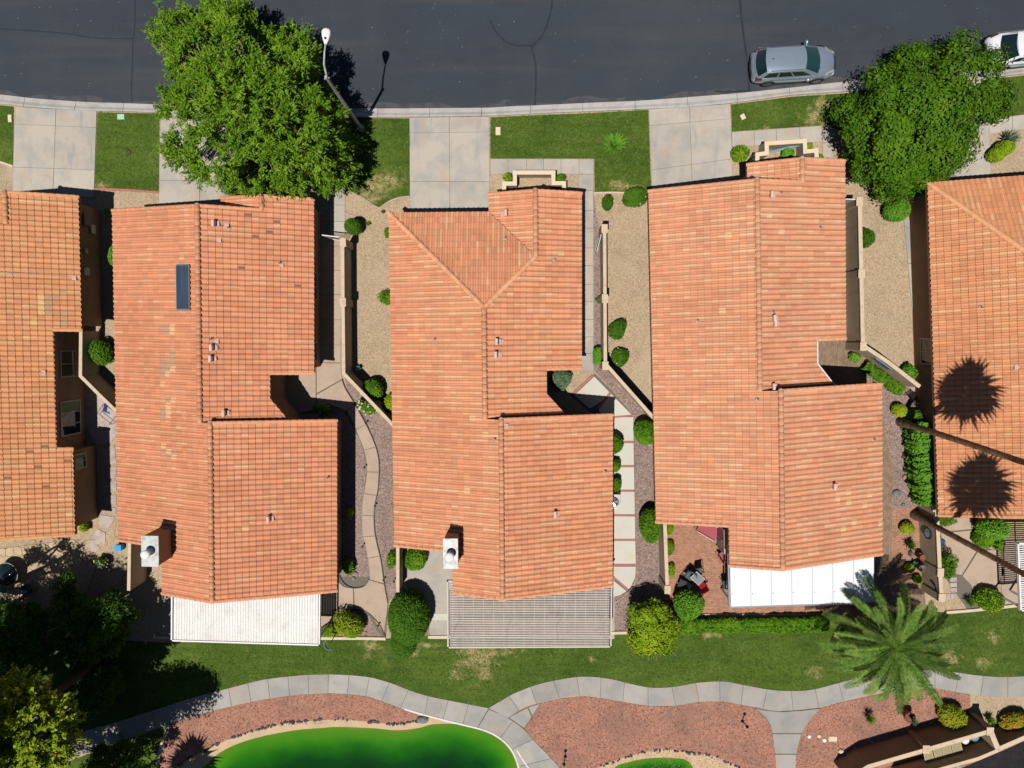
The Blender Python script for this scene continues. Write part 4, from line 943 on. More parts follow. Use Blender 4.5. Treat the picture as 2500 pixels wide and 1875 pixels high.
# ---- house D
HD = House('house', 'terracotta tiled house with solid white flat patio cover and brick patio behind', 0, (1870, 900), 4, mix=(.22, .72), hue=(1, 1.04, 1.08)); set_rot(HD, 2.0)
vl = avg_v(HD, [(1578, 520), (1592, 900), (1606, 1250)]); vr1 = avg_v(HD, [(2059, 440), (2068, 800)]); vr2 = avg_v(HD, [(2147, 960), (2159, 1340)])
s0 = avg_s(HD, [(1576, 467)]); sW = avg_s(HD, [(2058, 393)]); s1 = avg_s(HD, [(2146, 938)]); sn = avg_s(HD, [(2068, 826)])
zr = lambda v: ZE + m_ * (vr1 - v)
vn = HD.L(1994, 860, 3.2)[0]; vn = HD.L(1994, 860, zr(vn))[0]; sd = HD.L(1996, 888, zr(vn))[1]; vd = HD.L(2038, 936, 2.95)[0]
vk = HD.L(1779, 1330, 4.0)[0]; vk = HD.L(1779, 1330, ZE + m_ * (vk - vl))[0]; s2L = avg_s(HD, [(1607, 1274)]); s3 = avg_s(HD, [(2159, 1352)]); vwl = HD.L(1823, 420, ZE)[0]
HD.pale = [(*HD.L(2085, 1245, 3.1), 1.2, 1.1, .12, 3), (*HD.L(2085, 1245, 3.1), 1.2, 1.1, .12, 1)]
gabled(HD, vl, vr1, vr2, s0, sW, s1, sn, vn, sd, vd, s2L, vk, s3, vwl)
for x, y, k, f in [(1880, 478, 'box', 'r1'), (1886, 482, 'patch', 'r1'), (1905, 472, 'pipe', 'r1'), (2000, 556, 'pipe', 'r1'), (1702, 783, 'pipe', 'L'), (1886, 762, 'pipe', 'r1'), (1887, 777, 'box', 'r1'), (1889, 790, 'box', 'r1'), (1885, 943, 'box', 'r1'), (1848, 975, 'pipe', 'L'), (2033, 1186, 'box', 'r2'), (2131, 1072, 'pipe', 'r2')]:
    HD.vent(x, y, HD.z[f], k)
# ridged mortar strip and white gutter at the notch
p0, p1, p2 = HD.W(vn + .05, sn - .1, 0), HD.W(vn + .05, sd, 0), HD.W(vd + .05, s1, 0)
zz = HD.z['r1'](vn, 0)
MB().tube([(p0.x, p0.y, zz - .02), (p1.x, p1.y, zz - .02)], .05, 6).tube([(p1.x, p1.y, zz - .02), (p2.x, p2.y, HD.z['r1'](vd, 0) - .02)], .05, 6).build('gutter', MT['white'], HD.root)
HD.window(vr1 - .42, HD.L(2040, 640, 1)[1], .9, 2.1, 1.6); HD.window(vr2 - .42, HD.L(2140, 1150, 1)[1], .9, 2.1, 1.8)
HD.window(vk + .3, HD.L(1770, 1310, 1)[1] , .2, 2.1, 1.4, (0, 1), (-1, 0))

# ---- house A (left edge of the photo)
HA = House('house', 'brown tiled house cut by the left edge with windows in its shaded side wall', 0, (60, 850), 1, mix=(.1, .35), hue=(.93, .96, .84)); set_rot(HA, -.9)
vr = avg_v(HA, [(198, 500), (196, 780)]); vlow = avg_v(HA, [(190, 1110), (184, 1290)])
r_ = vr - 5.9; vlA = r_ - 5.9; s0 = avg_s(HA, [(198, 481)]); sn = avg_s(HA, [(195, 806)]); s1 = avg_s(HA, [(190, 1094)]); s3 = avg_s(HA, [(183, 1303)])
zR = lambda v, q: ZE + m_ * (vr - v); zLA = lambda v, q: zR(r_, 0) - m_ * (r_ - v)
vn = HA.L(136, 950, 3.1)[0]; vn = HA.L(136, 950, zR(vn, 0))[0]
vw = HA.L(18, 500, 4.1)[0]; vw = HA.L(18, 500, zR(vw, 0))[0]; zWa = lambda v, q: zR(vw, 0) - m_ * (vw - v); sw = HA.L(18, 546, zR(vw, 0))[1]; vwl = vw - (vr - vw)
HA.pale = [(*HA.L(105, 742, 3.7), .5, .9, .45, 1), (*HA.L(120, 750, 3.6), .5, .9, .4, 3), (*HA.L(80, 1140, 3.6), 2.2, 1.3, .04, 4)]
HA.slope(zR, (1, 0), [[(vw, s0), (vr, s0), (vr, sw), (vw, sw)], [(r_, sw), (vr, sw), (vr, sn), (r_, sn)], [(r_, sn), (vn, sn), (vn, s1), (r_, s1)], [(r_, s1), (vlow, s1), (vlow, s3), (r_, s3)]])
HA.slope(zWa, (-1, 0), [[(vwl, s0), (vw, s0), (vw, sw), (vwl, sw)]])
HA.slope(zLA, (-1, 0), [[(vlA, sw), (r_, sw), (r_, s3), (vlA, s3)]])
HA.lay([(vr, s0), (-vwl, -s0), (-vlA, -sw)])
HA.caps((vw, sw), (vw, s0), zR(vw, 0), zR(vw, 0)); HA.caps((r_, s3), (r_, sw), zR(r_, 0), zR(r_, 0))
for a, b_ in (((vr, s0), (vw, s0)), ((vr, sn), (vn, sn)), ((vlow, s1), (vn, s1)), ((vlow, s3), (r_, s3))): HA.caps(a, b_, zR(*a), zR(*b_), RAKES, .35, .02, False)
o = .42; g = .25
HA.walls([(vlA + o, sw + g), (vwl + o, sw + g), (vwl + o, s0 + g), (vr - o, s0 + g), (vr - o, sn - g), (vn - .25, sn - g), (vn - .25, s1 + g), (vlow - o, s1 + g), (vlow - o, s3 - g), (vlA + o, s3 - g)],
         lambda v, q: min(zR(v, q), zLA(v, q)) if q > sw else min(zR(v, q), zWa(v, q)))
HA.window(vn - .25, HA.L(165, 888, 1.5)[1], .9, 2.3, 1.55); HA.window(vn - .25, HA.L(165, 1020, 1.5)[1], .6, 2.4, 2.0, blind=True, split=3); HA.window(vlow - .42, HA.L(210, 1125, 1.5)[1], 1.1, 2.2, .9, blind=True)
def wallbox(H, v, px, py, z, ln, h, mat, name, d=.12):
    q = H.L(px, py, z)[1]; c = H.W(v + d / 2, q, z)
    return MB().box((c.x, c.y, z), (d, ln, h)).build(name, mat, H.root)
bx = wallbox(HA, vr - .42, 213, 663, 1.6, .42, .5, MT['frame'], 'meter_box')
wallbox(HA, vr - .42, 216, 536, 1.5, .7, .6, MT['stucco'], 'meter_box', .16); wallbox(HA, vr - .42, 216, 515, 2.1, .3, .3, MT['stucco'], 'meter_box', .16); wallbox(HA, vr - .42, 211, 612, 1.6, .25, .3, MT['frame'], 'meter_box'); wallbox(HA, vr - .42, 235, 560, .9, .5, .4, MT['frame'], 'meter_box')
c1, c2 = HA.zray(0, 664, zR), HA.zray(172, 676, zR)
MB().tube([HA.W(c1[0], c1[1], c1[2] + .1), HA.W(c2[0], c2[1], c2[2] + .1)], .018, 6).build('roof_conduit', MT['grey_metal'], HA.root)
HA.vent(183, 679, zR, 'patch'); HA.vent(108, 910, zR, 'patch')
# mildew stains painted by the weather are left to the tiles themselves

# ---- house E (right edge)
HE = House('house', 'large orange tiled hipped house cut by the right edge, palm shadows on its roof', 0, (2400, 850), 5, mix=(.15, .45), hue=(.95, .95, .86)); set_rot(HE, 4.0)
vl = avg_v(HE, [(2248, 480), (2266, 700), (2283, 940), (2305, 1240)]); s0 = avg_s(HE, [(2247, 447)]); s3 = avg_s(HE, [(2308, 1257)])
X = 6.6; r_ = vl + X; vrE = r_ + X; zLE = lambda v, q: ZE + m_ * (v - vl); zRE = lambda v, q: ZE + m_ * (vrE - v); zNE = lambda v, q: ZE + m_ * (q - s0)
HE.slope(zLE, (-1, 0), [[(vl, s0), (r_, s0 + X), (r_, s3), (vl, s3)]]); HE.slope(zNE, (0, -1), [[(vl, s0), (vrE, s0), (r_, s0 + X)]]); HE.slope(zRE, (1, 0), [[(vrE, s0), (vrE, s3), (r_, s3), (r_, s0 + X)]])
HE.lay([(-vl, -s0), (-s0, vl), (vrE, s0)])
HE.caps((vl, s0), (r_, s0 + X), ZE, ZE + m_ * X, end=False); HE.caps((vrE, s0), (r_, s0 + X), ZE, ZE + m_ * X, end=False); HE.caps((r_, s3), (r_, s0 + X), ZE + m_ * X, ZE + m_ * X)
HE.caps((vl, s3), (r_, s3), ZE, ZE + m_ * X, RAKES, .35, .02, False)
HE.walls([(vl + o, s0 + o), (vrE - o, s0 + o), (vrE - o, s3 - g), (vl + o, s3 - g)], lambda v, q: min(zLE(v, q), zRE(v, q), zNE(v, q)))
HE.vent(2392, 751, zLE, 'pipe'); HE.vent(2480, 896, zLE, 'patch')
for y, hh in ((858, .9),):
    HE.window(vl + o, HE.L(2262, y, 1.5)[1], .8, 2.2, 1.5, (0, 1), (-1, 0))
# front porch roof, just inside the right edge
v_, q_ = HE.L(2500, 400, 3.4)

# ------------------------------------------------------------------ garden walls
def gwall(label, pts, h, th=.2, pillars=(), mat='wallstucco', cap='cap', capw=.05, name='garden_wall', closed_px_z=None):
    """a stuccoed wall whose TOP line runs through the photo px pts"""
    W_ = [P(x, y, h) for x, y in pts]; c = sum(W_, Vector()) / len(W_)
    t = thing(name, (c.x, c.y, 0), label, 'wall')
    def offs(wd):
        L_, R_ = [], []
        for i, p in enumerate(W_):
            d1 = (p - W_[i - 1]).normalized() if i else None; d2 = (W_[i + 1] - p).normalized() if i < len(W_) - 1 else None
            n1 = Vector((-d1.y, d1.x, 0)) if d1 else None; n2 = Vector((-d2.y, d2.x, 0)) if d2 else None
            n = (n1 or n2) if not (n1 and n2) else (n1 + n2) / max(.35, (n1 + n2).length_squared) * 2
            L_.append(p + n * wd / 2); R_.append(p - n * wd / 2)
        return L_, R_
    def solid(wd, z0, z1):
        L_, R_ = offs(wd); n = len(L_); V_ = []
        for a, b in zip(L_, R_): V_ += [(a.x - c.x, a.y - c.y, z0), (b.x - c.x, b.y - c.y, z0), (b.x - c.x, b.y - c.y, z1), (a.x - c.x, a.y - c.y, z1)]
        F_ = []
        for i in range(n - 1):
            for k in range(4): F_.append((4 * i + k, 4 * i + (k + 1) % 4, 4 * i + 4 + (k + 1) % 4, 4 * i + 4 + k))
        F_ += [(0, 3, 2, 1), (4 * n - 4, 4 * n - 3, 4 * n - 2, 4 * n - 1)]
        return V_, F_
    MB().add(*solid(th, 0, h - .05)).build('wall_body', MT[mat], t)
    MB().add(*solid(th + capw, h - .05, h)).build('coping', MT[cap], t)
    for px, py in pillars:
        p = P(px, py, h + .06); mb = MB().box((p.x - c.x, p.y - c.y, (h) / 2), (th + .14, .42, h)).build('pillar', MT[mat], t)
        MB().box((p.x - c.x, p.y - c.y, h + .03), (th + .2, .48, .06)).build('pillar_cap', MT[cap], mb)
    return t
gwall('stucco courtyard wall with pale coping beside the leftmost house windows', [(197, 808), (196, 918), (240, 962), (300, 1020)], 1.8, .14, [])
gwall('long brown garden wall between second and third house, bending at its foot', [(836, 580), (837, 735), (839, 912), (965, 1044)], 1.85, .14, [(837, 592), (837, 738)])
gwall('long pale garden wall between third and fourth house, bending to the lower right', [(1476, 560), (1477, 728), (1478, 888), (1598, 1023)], 1.8, .14, [(1476, 558), (1477, 729), (1478, 893)])
gwall('garden wall with black iron scrolls, right of the fourth house', [(2099, 488), (2103, 670), (2107, 843), (2170, 885), (2246, 944)], 1.85, .16, [(2099, 492), (2104, 668), (2108, 846)])
gwall('garden wall with blue sun plaque, behind the terracotta pots', [(2287, 1236), (2292, 1330), (2295, 1395), (2300, 1468)], 1.85, .16, [(2286, 1240), (2297, 1398), (2300, 1460)])
gwall('low stub wall below the left chimney', [(316, 1325), (314, 1442)], 1.9, .14)
gwall('low stucco wall left of the centre patio, beside the round shrub', [(971, 1330), (971, 1446)], 1.5, .14)
gwall('garden wall left of the brick patio', [(1623, 1270), (1626, 1350), (1629, 1430)], 1.9, .15, [(1630, 1440)])
gwall('stepped cream entry wall in front of the centre house', [(1231, 470), (1231, 448), (1257, 448), (1257, 421), (1351, 421), (1351, 447), (1377, 447), (1377, 472)], .95, .2, [], 'wallstucco', 'pinkcap', .03, 'entry_wall')
gwall('stepped peach entry wall with blue trim, front of the fourth house', [(1849, 412), (1849, 377), (1872, 374), (1872, 350), (1965, 344), (1966, 370), (1993, 367), (1995, 400)], 1.1, .2, [], 'wallstucco', 'pinkcap', .03, 'entry_wall')
# edging strips where the back gardens meet the green
for pts in ([(783, 1559), (880, 1559), (941, 1560)], [(1045, 1556), (1092, 1556)], [(1492, 1546), (1540, 1545)], [(1650, 1502), (1800, 1503), (2030, 1503)], [(2308, 1496), (2372, 1491), (2484, 1479), (2520, 1476)], [(375, 1556), (418, 1558)]):
    edging('garden_edging', pts, .17, .1, MT['tan_cap'])

# the long brown wall at the lower right
gwall('long dark brown wall with pale coping at the lower right corner', [(2068, 1905), (2120, 1872), (2264, 1830), (2419, 1785)], 1.75, .2, [(2262, 1830), (2418, 1786)], 'stucco', 'cap')
gwall('short end wall stepping down from the long brown wall', [(2421, 1790), (2428, 1808), (2437, 1829)], 1.75, .24, [], 'wallstucco', 'cap')
gwall('low stucco wall running off the lower right corner', [(2437, 1829), (2520, 1793), (2600, 1760)], 1.5, .2, [], 'stucco', 'cap')
gwall('low pale wall along the lower right terrace', [(2437, 1832), (2390, 1852), (2290, 1880), (2200, 1905)], 1.2, .16, [], 'wallstucco', 'cap')
sheet('terrace', [(2100, 1900), (2290, 1825), (2428, 1790), (2440, 1830), (2300, 1890), (2200, 1960)], .05, mk('ochre_paving', A(150, 124, 60), [('noise', 2, A(110, 90, 50), .45, .65, .8)]), .04)
sheet('terrace', [(2200, 1960), (2300, 1895), (2445, 1835), (2600, 1765), (2600, 1960)], .03, mk('dark_paving', A(48, 44, 46), [('noise', 2, A(36, 34, 38), .45, .65, .8)], brick=(.5, .5, .02)), .02)
# ------------------------------------------------------------------ foliage
NR = np.random.RandomState(11)
def leaf_mesh(name, C, N_, ln, wd, mat, parent, droop=0.0, T=None):
    """one small folded blade per centre; N_: blade normals"""
    n = len(C); N_ = N_ / np.linalg.norm(N_, axis=1)[:, None]
    if T is None: T = NR.normal(size=(n, 3))
    T = T - (T * N_).sum(1)[:, None] * N_; T /= np.linalg.norm(T, axis=1)[:, None] + 1e-9
    B = np.cross(N_, T); s = NR.uniform(.6, 1.55, n)[:, None]
    a, b = ln * s / 2, wd * s / 2
    V_ = np.stack([C - T * a, C + B * b - N_ * b * .3, C + T * a - N_ * a * droop, C - B * b - N_ * b * .3], 1).reshape(-1, 3)
    l = np.array(parent.location) if parent is not None else 0
    V_ = V_ - l
    me = bpy.data.meshes.new(name); me.vertices.add(4 * n); me.vertices.foreach_set('co', V_.ravel().astype(np.float32))
    me.loops.add(4 * n); me.loops.foreach_set('vertex_index', np.arange(4 * n, dtype=np.int32))
    me.polygons.add(n); me.polygons.foreach_set('loop_start', np.arange(0, 4 * n, 4, dtype=np.int32)); me.polygons.foreach_set('loop_total', np.full(n, 4, dtype=np.int32))
    me.update(calc_edges=True); me.validate()
    return new_obj(name, me, parent, mat)
def sph(n):
    d = NR.normal(size=(n, 3)); return d / np.linalg.norm(d, axis=1)[:, None]
def inpoly(x, y, poly):
    c = False; n = len(poly)
    for i in range(n):
        x1, y1 = poly[i]; x2, y2 = poly[(i + 1) % n]
        if (y1 > y) != (y2 > y) and x < (x2 - x1) * (y - y1) / (y2 - y1) + x1: c = not c
    return c
def edge_dist(x, y, poly):
    d = 1e9; n = len(poly)
    for i in range(n):
        x1, y1 = poly[i]; x2, y2 = poly[(i + 1) % n]; ex, ey = x2 - x1, y2 - y1
        t = max(0, min(1, ((x - x1) * ex + (y - y1) * ey) / max(1e-9, ex * ex + ey * ey))); d = min(d, math.hypot(x - x1 - ex * t, y - y1 - ey * t))
    return d

def tree(name, label, base_px, poly, zlow, ztop, nclump, rclump, nleaf, leaf, mat, group=None, R=None, twigs=60, trunk_r=.22, seed=0, gaps=(), lift=0, spiky=0, fill=1, cat='tree', edge=.5, tw=1.25):
    """crown outline given as photo px; the crown's clumps fill a dome between zlow and ztop"""
    rg = random.Random(seed); b0 = P(base_px[0], base_px[1], 0)
    t = thing(name, (b0.x, b0.y, 0), label, cat, group)
    R = R or max(edge_dist(rg.uniform(min(p[0] for p in poly), max(p[0] for p in poly)), rg.uniform(min(p[1] for p in poly), max(p[1] for p in poly)), poly) for _ in range(5)) 
    xs = [p[0] for p in poly]; ys_ = [p[1] for p in poly]; pts = []; tries = 0
    cl = []
    while len(cl) < nclump and tries < 60000:
        tries += 1; x, y = rg.uniform(min(xs), max(xs)), rg.uniform(min(ys_), max(ys_))
        if not inpoly(x, y, poly): continue
        d = edge_dist(x, y, poly); 
        if d < rclump / .0242 * edge: continue
        if any(math.hypot(x - gx, y - gy) < gr for gx, gy, gr in gaps): continue
        k = min(1, d / R); dome = zlow + (ztop - zlow) * math.sqrt(max(0, 1 - (1 - k) ** 2))
        u = rg.random(); z = dome - rclump * .6 - (dome - zlow) * (u ** 2.2) * fill * .8
        p = P(x, y, z)
        sep = rclump * (.62 if u < .5 else .4)
        if any((p - c).length < sep for c, _ in cl): continue
        cl.append((p, rclump * rg.uniform(.65, 1.25)))
    C, Nn, Tt = [], [], []
    ctr = sum((c for c, _ in cl), Vector()) / len(cl)
    per = max(20, int(nleaf / len(cl)))
    for c, r in cl:
        d = sph(per); rad = NR.uniform(.25, 1, per) ** .5
        out = np.array((c - ctr).normalized()) * .5 + np.array([0, 0, .45])
        sc = np.array([1, 1, .72])
        pos = np.array(c) + d * rad[:, None] * r * sc * NR.uniform(.8, 1.15, (per, 1))
        if spiky:
            # leafy shoots that stick out of the clump
            ns = spiky; sd_ = sph(ns) + out * .9; sd_ /= np.linalg.norm(sd_, axis=1)[:, None]
            k = NR.randint(0, ns, per); u = NR.uniform(.15, 1.35, per)
            pos = np.array(c) + sd_[k] * (u * r)[:, None] + NR.normal(size=(per, 3)) * .075
            nn = sph(per) * .8 + np.array([0, 0, .75]); Tt.append(sd_[k] + .5 * sph(per))
        else:
            nn = d * .9 + out + sph(per) * .55; Tt.append(sph(per))
        C.append(pos); Nn.append(nn)
    C = np.concatenate(C); Nn = np.concatenate(Nn); Tt = np.concatenate(Tt)
    keep = C[:, 2] > .12
    leaf_mesh('crown', C[keep], Nn[keep], leaf[0], leaf[1], MT[mat], t, .25, Tt[keep])
    # trunk and limbs
    fork = Vector((b0.x, b0.y, max(.6, zlow * .55))); fork += (ctr - fork) * .12
    mb = MB().tube([b0, (b0 + fork) / 2 + Vector((.05, .03, 0)), fork], [trunk_r * 1.25, trunk_r, trunk_r * .85], 10)
    at_origin(t, mb).build('trunk', MT['bark'], t)
    mains = rg.sample(cl, min(len(cl), 7)); mid = []
    for c, r in mains:
        m1 = fork.lerp(c, .5) + Vector((rg.uniform(-.3, .3), rg.uniform(-.3, .3), .2)); mid.append(m1)
        at_origin(t, MB().tube([fork, m1, c], [trunk_r * .6, trunk_r * .4, trunk_r * .15], 7)).build('limb', MT['bark'], t)
    if twigs:
        mb = MB()
        for c, r in rg.sample(cl, min(len(cl), twigs)):
            m0 = min(mid, key=lambda q: (q - c).length); h = (c - ctr).normalized() * r * tw
            mb.tube([m0.lerp(c, .45), c + Vector((rg.uniform(-.1, .1), rg.uniform(-.1, .1), 0)), c + h + Vector((0, 0, r * .35))], [.04, .028, .014], 4, False)
        at_origin(t, mb).build('twigs', MT['twig'], t, 'stuff')
    return t
def shrub(label, px, rx, ry, h, mat, leaf=(.11, .06), n=1400, z0=0, group=None, name='shrub', rough=.2, mat2=None, rot=0, density=1, square=0, flowers=None, cat='shrub', seed=None, core=True):
    """rounded shrub; px/rx/ry measured in the photo at the shrub's mid height"""
    zc = h * .55; c = P(px[0], px[1], zc); k = (CAM_H - zc) / F_PX; a, b = rx * k, ry * k
    rg = random.Random(int(px[0] * 7 + px[1] * 13))
    t = thing(name, (c.x, c.y, z0), label, cat, group)
    bumps = [(Vector((rg.uniform(-1, 1), rg.uniform(-1, 1), rg.uniform(-.3, 1))).normalized(), rg.uniform(.4, 1)) for _ in range(9)]
    nn = int(n * density); d = sph(nn); d[:, 2] = np.abs(d[:, 2]) * 1.0 - .25 * (NR.rand(nn) < .3); 
    rad = 1 - rough * NR.uniform(0, 1.6, nn) ** 1.5
    for bd, am in bumps: rad += rough * .9 * am * np.exp(-6 * (1 - d @ np.array(bd)))
    rad -= rough * .7
    if square:
        q = np.maximum(np.abs(d[:, 0]), np.abs(d[:, 1])) ; q = np.maximum(q, np.abs(d[:, 2])); rad = rad * (1 - square) + square * rad / q * .98
    X_, Y_, Z_ = d[:, 0] * a * rad, d[:, 1] * b * rad, d[:, 2] * h * .62 * rad
    cr, sr = math.cos(rot), math.sin(rot); X_, Y_ = X_ * cr - Y_ * sr, X_ * sr + Y_ * cr
    C = np.stack([c.x + X_, c.y + Y_, z0 + h * .38 + Z_], 1)
    Nn = d * .8 + sph(nn) * .6 + np.array([0, 0, .45])
    keep = C[:, 2] > z0 + .03
    leaf_mesh('foliage', C[keep], Nn[keep], leaf[0], leaf[1], MT[mat], t, .2)
    if mat2:
        k2 = keep & (NR.rand(nn) < .22); leaf_mesh('tinted_foliage', C[k2] + d[k2] * .03, Nn[k2], leaf[0], leaf[1], MT[mat2], t, .2)
    if flowers:
        sel = NR.choice(nn, flowers[0]); mb = MB()
        for i in sel:
            p = C[i] + d[i] * .05; mb.blob((p[0], p[1], max(p[2], z0 + .2)), (flowers[1], flowers[1], flowers[1] * .6), 6, 3)
        at_origin(t, mb).build('flowers', MT[flowers[2]], t, 'stuff')
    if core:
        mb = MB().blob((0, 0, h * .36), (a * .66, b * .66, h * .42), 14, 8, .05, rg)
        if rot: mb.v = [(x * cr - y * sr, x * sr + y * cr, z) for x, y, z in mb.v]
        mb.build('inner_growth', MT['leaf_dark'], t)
    mb = MB()
    for _ in range(4): mb.tube([(rg.uniform(-.05, .05), rg.uniform(-.05, .05), 0), (rg.uniform(-.3, .3) * a, rg.uniform(-.3, .3) * b, h * .5)], [.025, .012], 5)
    mb.build('stem', MT['bark'], t)
    return t
def spikes(label, px, r, h, mat, n=26, wd=.05, name='agave', group=None, z0=0, cat='plant', flat=.5, seed=1, curve=.4):
    """rosette of blades, each a leaf of its own"""
    c = P(px[0], px[1], h * .5 + z0); t = thing(name, (c.x, c.y, z0), label, cat, group); rg = random.Random(int(px[0] + px[1] * 3)); R_ = r * (CAM_H - h) / F_PX
    for i in range(n):
        a = i * 2.39996 + rg.uniform(-.2, .2); el = rg.uniform(.1, 1) ; out = R_ * (.55 + .45 * el) * rg.uniform(.8, 1.12); top = h * (1.15 - el * flat)
        d = Vector((math.cos(a), math.sin(a), 0)); s_ = Vector((-d.y, d.x, 0)); V_, F_ = [], []
        K = 5
        for k in range(K + 1):
            u = k / K; p = d * out * u + Vector((0, 0, .04 + top * math.sin(u * (1.2 + curve)) * .9)); w_ = wd * (1 - u) ** .6 * (.6 + u * (1 - u) * 2)
            V_ += [p - s_ * w_, p + Vector((0, 0, -w_ * .4)), p + s_ * w_]
        for k in range(K): 
            for q in (0, 1): F_.append((3 * k + q, 3 * k + q + 1, 3 * k + 3 + q + 1, 3 * k + 3 + q))
        MB().add(V_, F_, True).build('leaf', MT[mat], t)
    return t

def palm_frond(L_, width, droop, n=46, rise=.5, rg=rnd, wid=.028):
    """pinnate frond growing along +x from the origin"""
    V_, F_ = [], []; K = 12; pts = []
    for k in range(K + 1):
        u = k / K; pts.append(Vector((L_ * (u - .12 * droop * u * u), 0, L_ * (rise * u - droop * u * u))))
    mb = MB(); rach = MB().tube(pts, [.035 * (1 - .85 * k / K) + .004 for k in range(K + 1)], 5)
    def at_(u): f = u * K; i = min(K - 1, int(f)); return pts[i].lerp(pts[i + 1], f - i), (pts[i + 1] - pts[i]).normalized()
    for j in range(n):
        u = .07 + .93 * j / (n - 1); p, T = at_(u); ln = width * (math.sin(math.pi * min(1, u * .85 + .1)) ** .6) * rg.uniform(.88, 1.08)
        for sd in (-1, 1):
            S_ = Vector((0, sd, 0)); dirv = (T * .62 + S_ * .85 + Vector((0, 0, .22))).normalized(); a = rg.uniform(-.08, .08)
            dirv = (dirv + Vector((a, 0, a))).normalized(); tip = p + dirv * ln + Vector((0, 0, -ln * .28)); md = p + dirv * ln * .55
            wv = T * wid
            b0 = len(V_); V_ += [p - wv * .6, p + wv * .6, md + wv, md - wv, tip]
            F_ += [(b0, b0 + 1, b0 + 2, b0 + 3), (b0 + 3, b0 + 2, b0 + 4)]
    mb.add(V_, F_); nq = len(mb.f); mb.add(rach.v, rach.f, True); mb.nq = nq; return mb
def date_palm(label, crown_px, zc, base, R_, nf, mat='frond', name='palm_tree', trunk_r=.3, width=.55, group=None, rise=.55, dr=(.35, .75), nleaf=46, trunk_bend=None, wid=.028, protos=8):
    c = P(crown_px[0], crown_px[1], zc); b0 = Vector(base) if base is not None else Vector((c.x, c.y, 0))
    t = thing(name, (b0.x, b0.y, 0), label, 'palm tree', group)
    K = 14; tr = []
    for k in range(K + 1):
        u = k / K; p = b0.lerp(c, u); 
        if trunk_bend: p += Vector(trunk_bend) * math.sin(math.pi * min(1, u * 1.0)) * (1 - u)
        tr.append(p)
    rad = [trunk_r * (1.35 if k == 0 else (1.12 if k == 1 else 1 - .25 * k / K)) * (1 + .04 * (k % 2)) for k in range(K + 1)]
    at_origin(t, MB().tube(tr, rad, 12)).build('trunk', MT['palmbark'], t)
    ms = []
    for i in range(protos):
        rg = random.Random(i + 40); mb = palm_frond(R_ * rg.uniform(.9, 1.08), width, dr[0] + (dr[1] - dr[0]) * i / (protos - 1), nleaf, rise + .5 - .75 * i / (protos - 1), rg, wid)
        me = bpy.data.meshes.new('frond'); me.from_pydata(mb.v, [], mb.f); me.materials.append(MT[mat]); me.materials.append(MT['leaf_mid']); me.polygons.foreach_set('material_index', [0] * mb.nq + [1] * (len(mb.f) - mb.nq)); me.update(); ms.append(me)
    rg = random.Random(5)
    for i in range(nf):
        u = i / nf; a = i * 2.39996 + rg.uniform(-.12, .12)
        me = ms[min(protos - 1, int(u * protos))]
        o = bpy.data.objects.new('frond', me); COL.objects.link(o); o.parent = t
        lc = c - t.location; k = .82 + .22 * min(1, u * 1.6) if True else 1
        o.matrix_local = Matrix.Translation((lc.x, lc.y, lc.z + .25 * (1 - u))) @ Matrix.Rotation(a, 4, 'Z') @ Matrix.Rotation(rg.uniform(-.25, .25), 4, 'X') @ Matrix.Scale(k if u > .15 else .6 + 1.2 * u, 4)
    MB().blob((c.x - t.location.x, c.y - t.location.y, c.z - .05), (.3, .3, .3), 10, 6, .1).build('crown_heart', MT['leaf_dark'], t)
    return t
def fan_palm(label, ground_px, h, lean, R_, name='palm_tree', group=None, trunk_r=.2, nf=23):
    b0 = P(*ground_px, 0); c = b0 + Vector((lean[0], lean[1], h)); t = thing(name, tuple(b0), label, 'palm tree', group)
    K = 40; pts = []
    for k in range(K + 1):
        u = k / K; pts.append(b0.lerp(c, u) + Vector((lean[2], lean[3], 0)) * math.sin(math.pi * u) )
    rad = [trunk_r * (2.0 - 6 * (k / K) if k / K < .12 else 1.22 - .35 * k / K) * (1.05 if k % 2 else .96) for k in range(K + 1)]
    at_origin(t, MB().tube(pts, rad, 12)).build('trunk', MT['palmbark'], t)
    ms = []
    for i in range(5):
        rg = random.Random(i); V_, F_ = [], []; pet = R_ * .32; mb = MB().tube([(0, 0, 0), (pet * .5, 0, .1), (pet, 0, .05 - .1 * i)], .03, 5)
        for j in range(15):
            a = -1.35 + 2.7 * j / 14; ln = R_ * .72 * rg.uniform(.6, 1.2) * (1 - .12 * abs(a)); d = Vector((math.cos(a), math.sin(a), 0)); s_ = Vector((-d.y, d.x, 0)) * .085
            p = Vector((pet, 0, .05 - .1 * i)); m1 = p + d * ln * .6 + Vector((0, 0, .05 - .07 * i)); e_ = p + d * ln + Vector((0, 0, -.15 - .18 * i))
            b1 = len(V_); V_ += [p - s_ * .3, p + s_ * .3, m1 + s_, m1 - s_, e_]; F_ += [(b1, b1 + 1, b1 + 2, b1 + 3), (b1 + 3, b1 + 2, b1 + 4)]
        mb.add(V_, F_); me = bpy.data.meshes.new('frond'); me.from_pydata(mb.v, [], mb.f); me.materials.append(MT['leaf_dark']); me.update(); ms.append(me)
    rg = random.Random(9)
    for i in range(nf):
        u = i / nf; o = bpy.data.objects.new('frond', ms[min(4, int(u * 5))]); COL.objects.link(o); o.parent = t
        o.matrix_local = Matrix.Translation(c - t.location) @ Matrix.Rotation(i * 2.39996 + rg.uniform(-.35, .35), 4, 'Z') @ Matrix.Rotation(-1.15 + 1.9 * u + rg.uniform(-.25, .25), 4, 'Y') @ Matrix.Rotation(rg.uniform(-.7, .7), 4, 'X') @ Matrix.Scale(rg.uniform(.7, 1.15), 4)
    return t
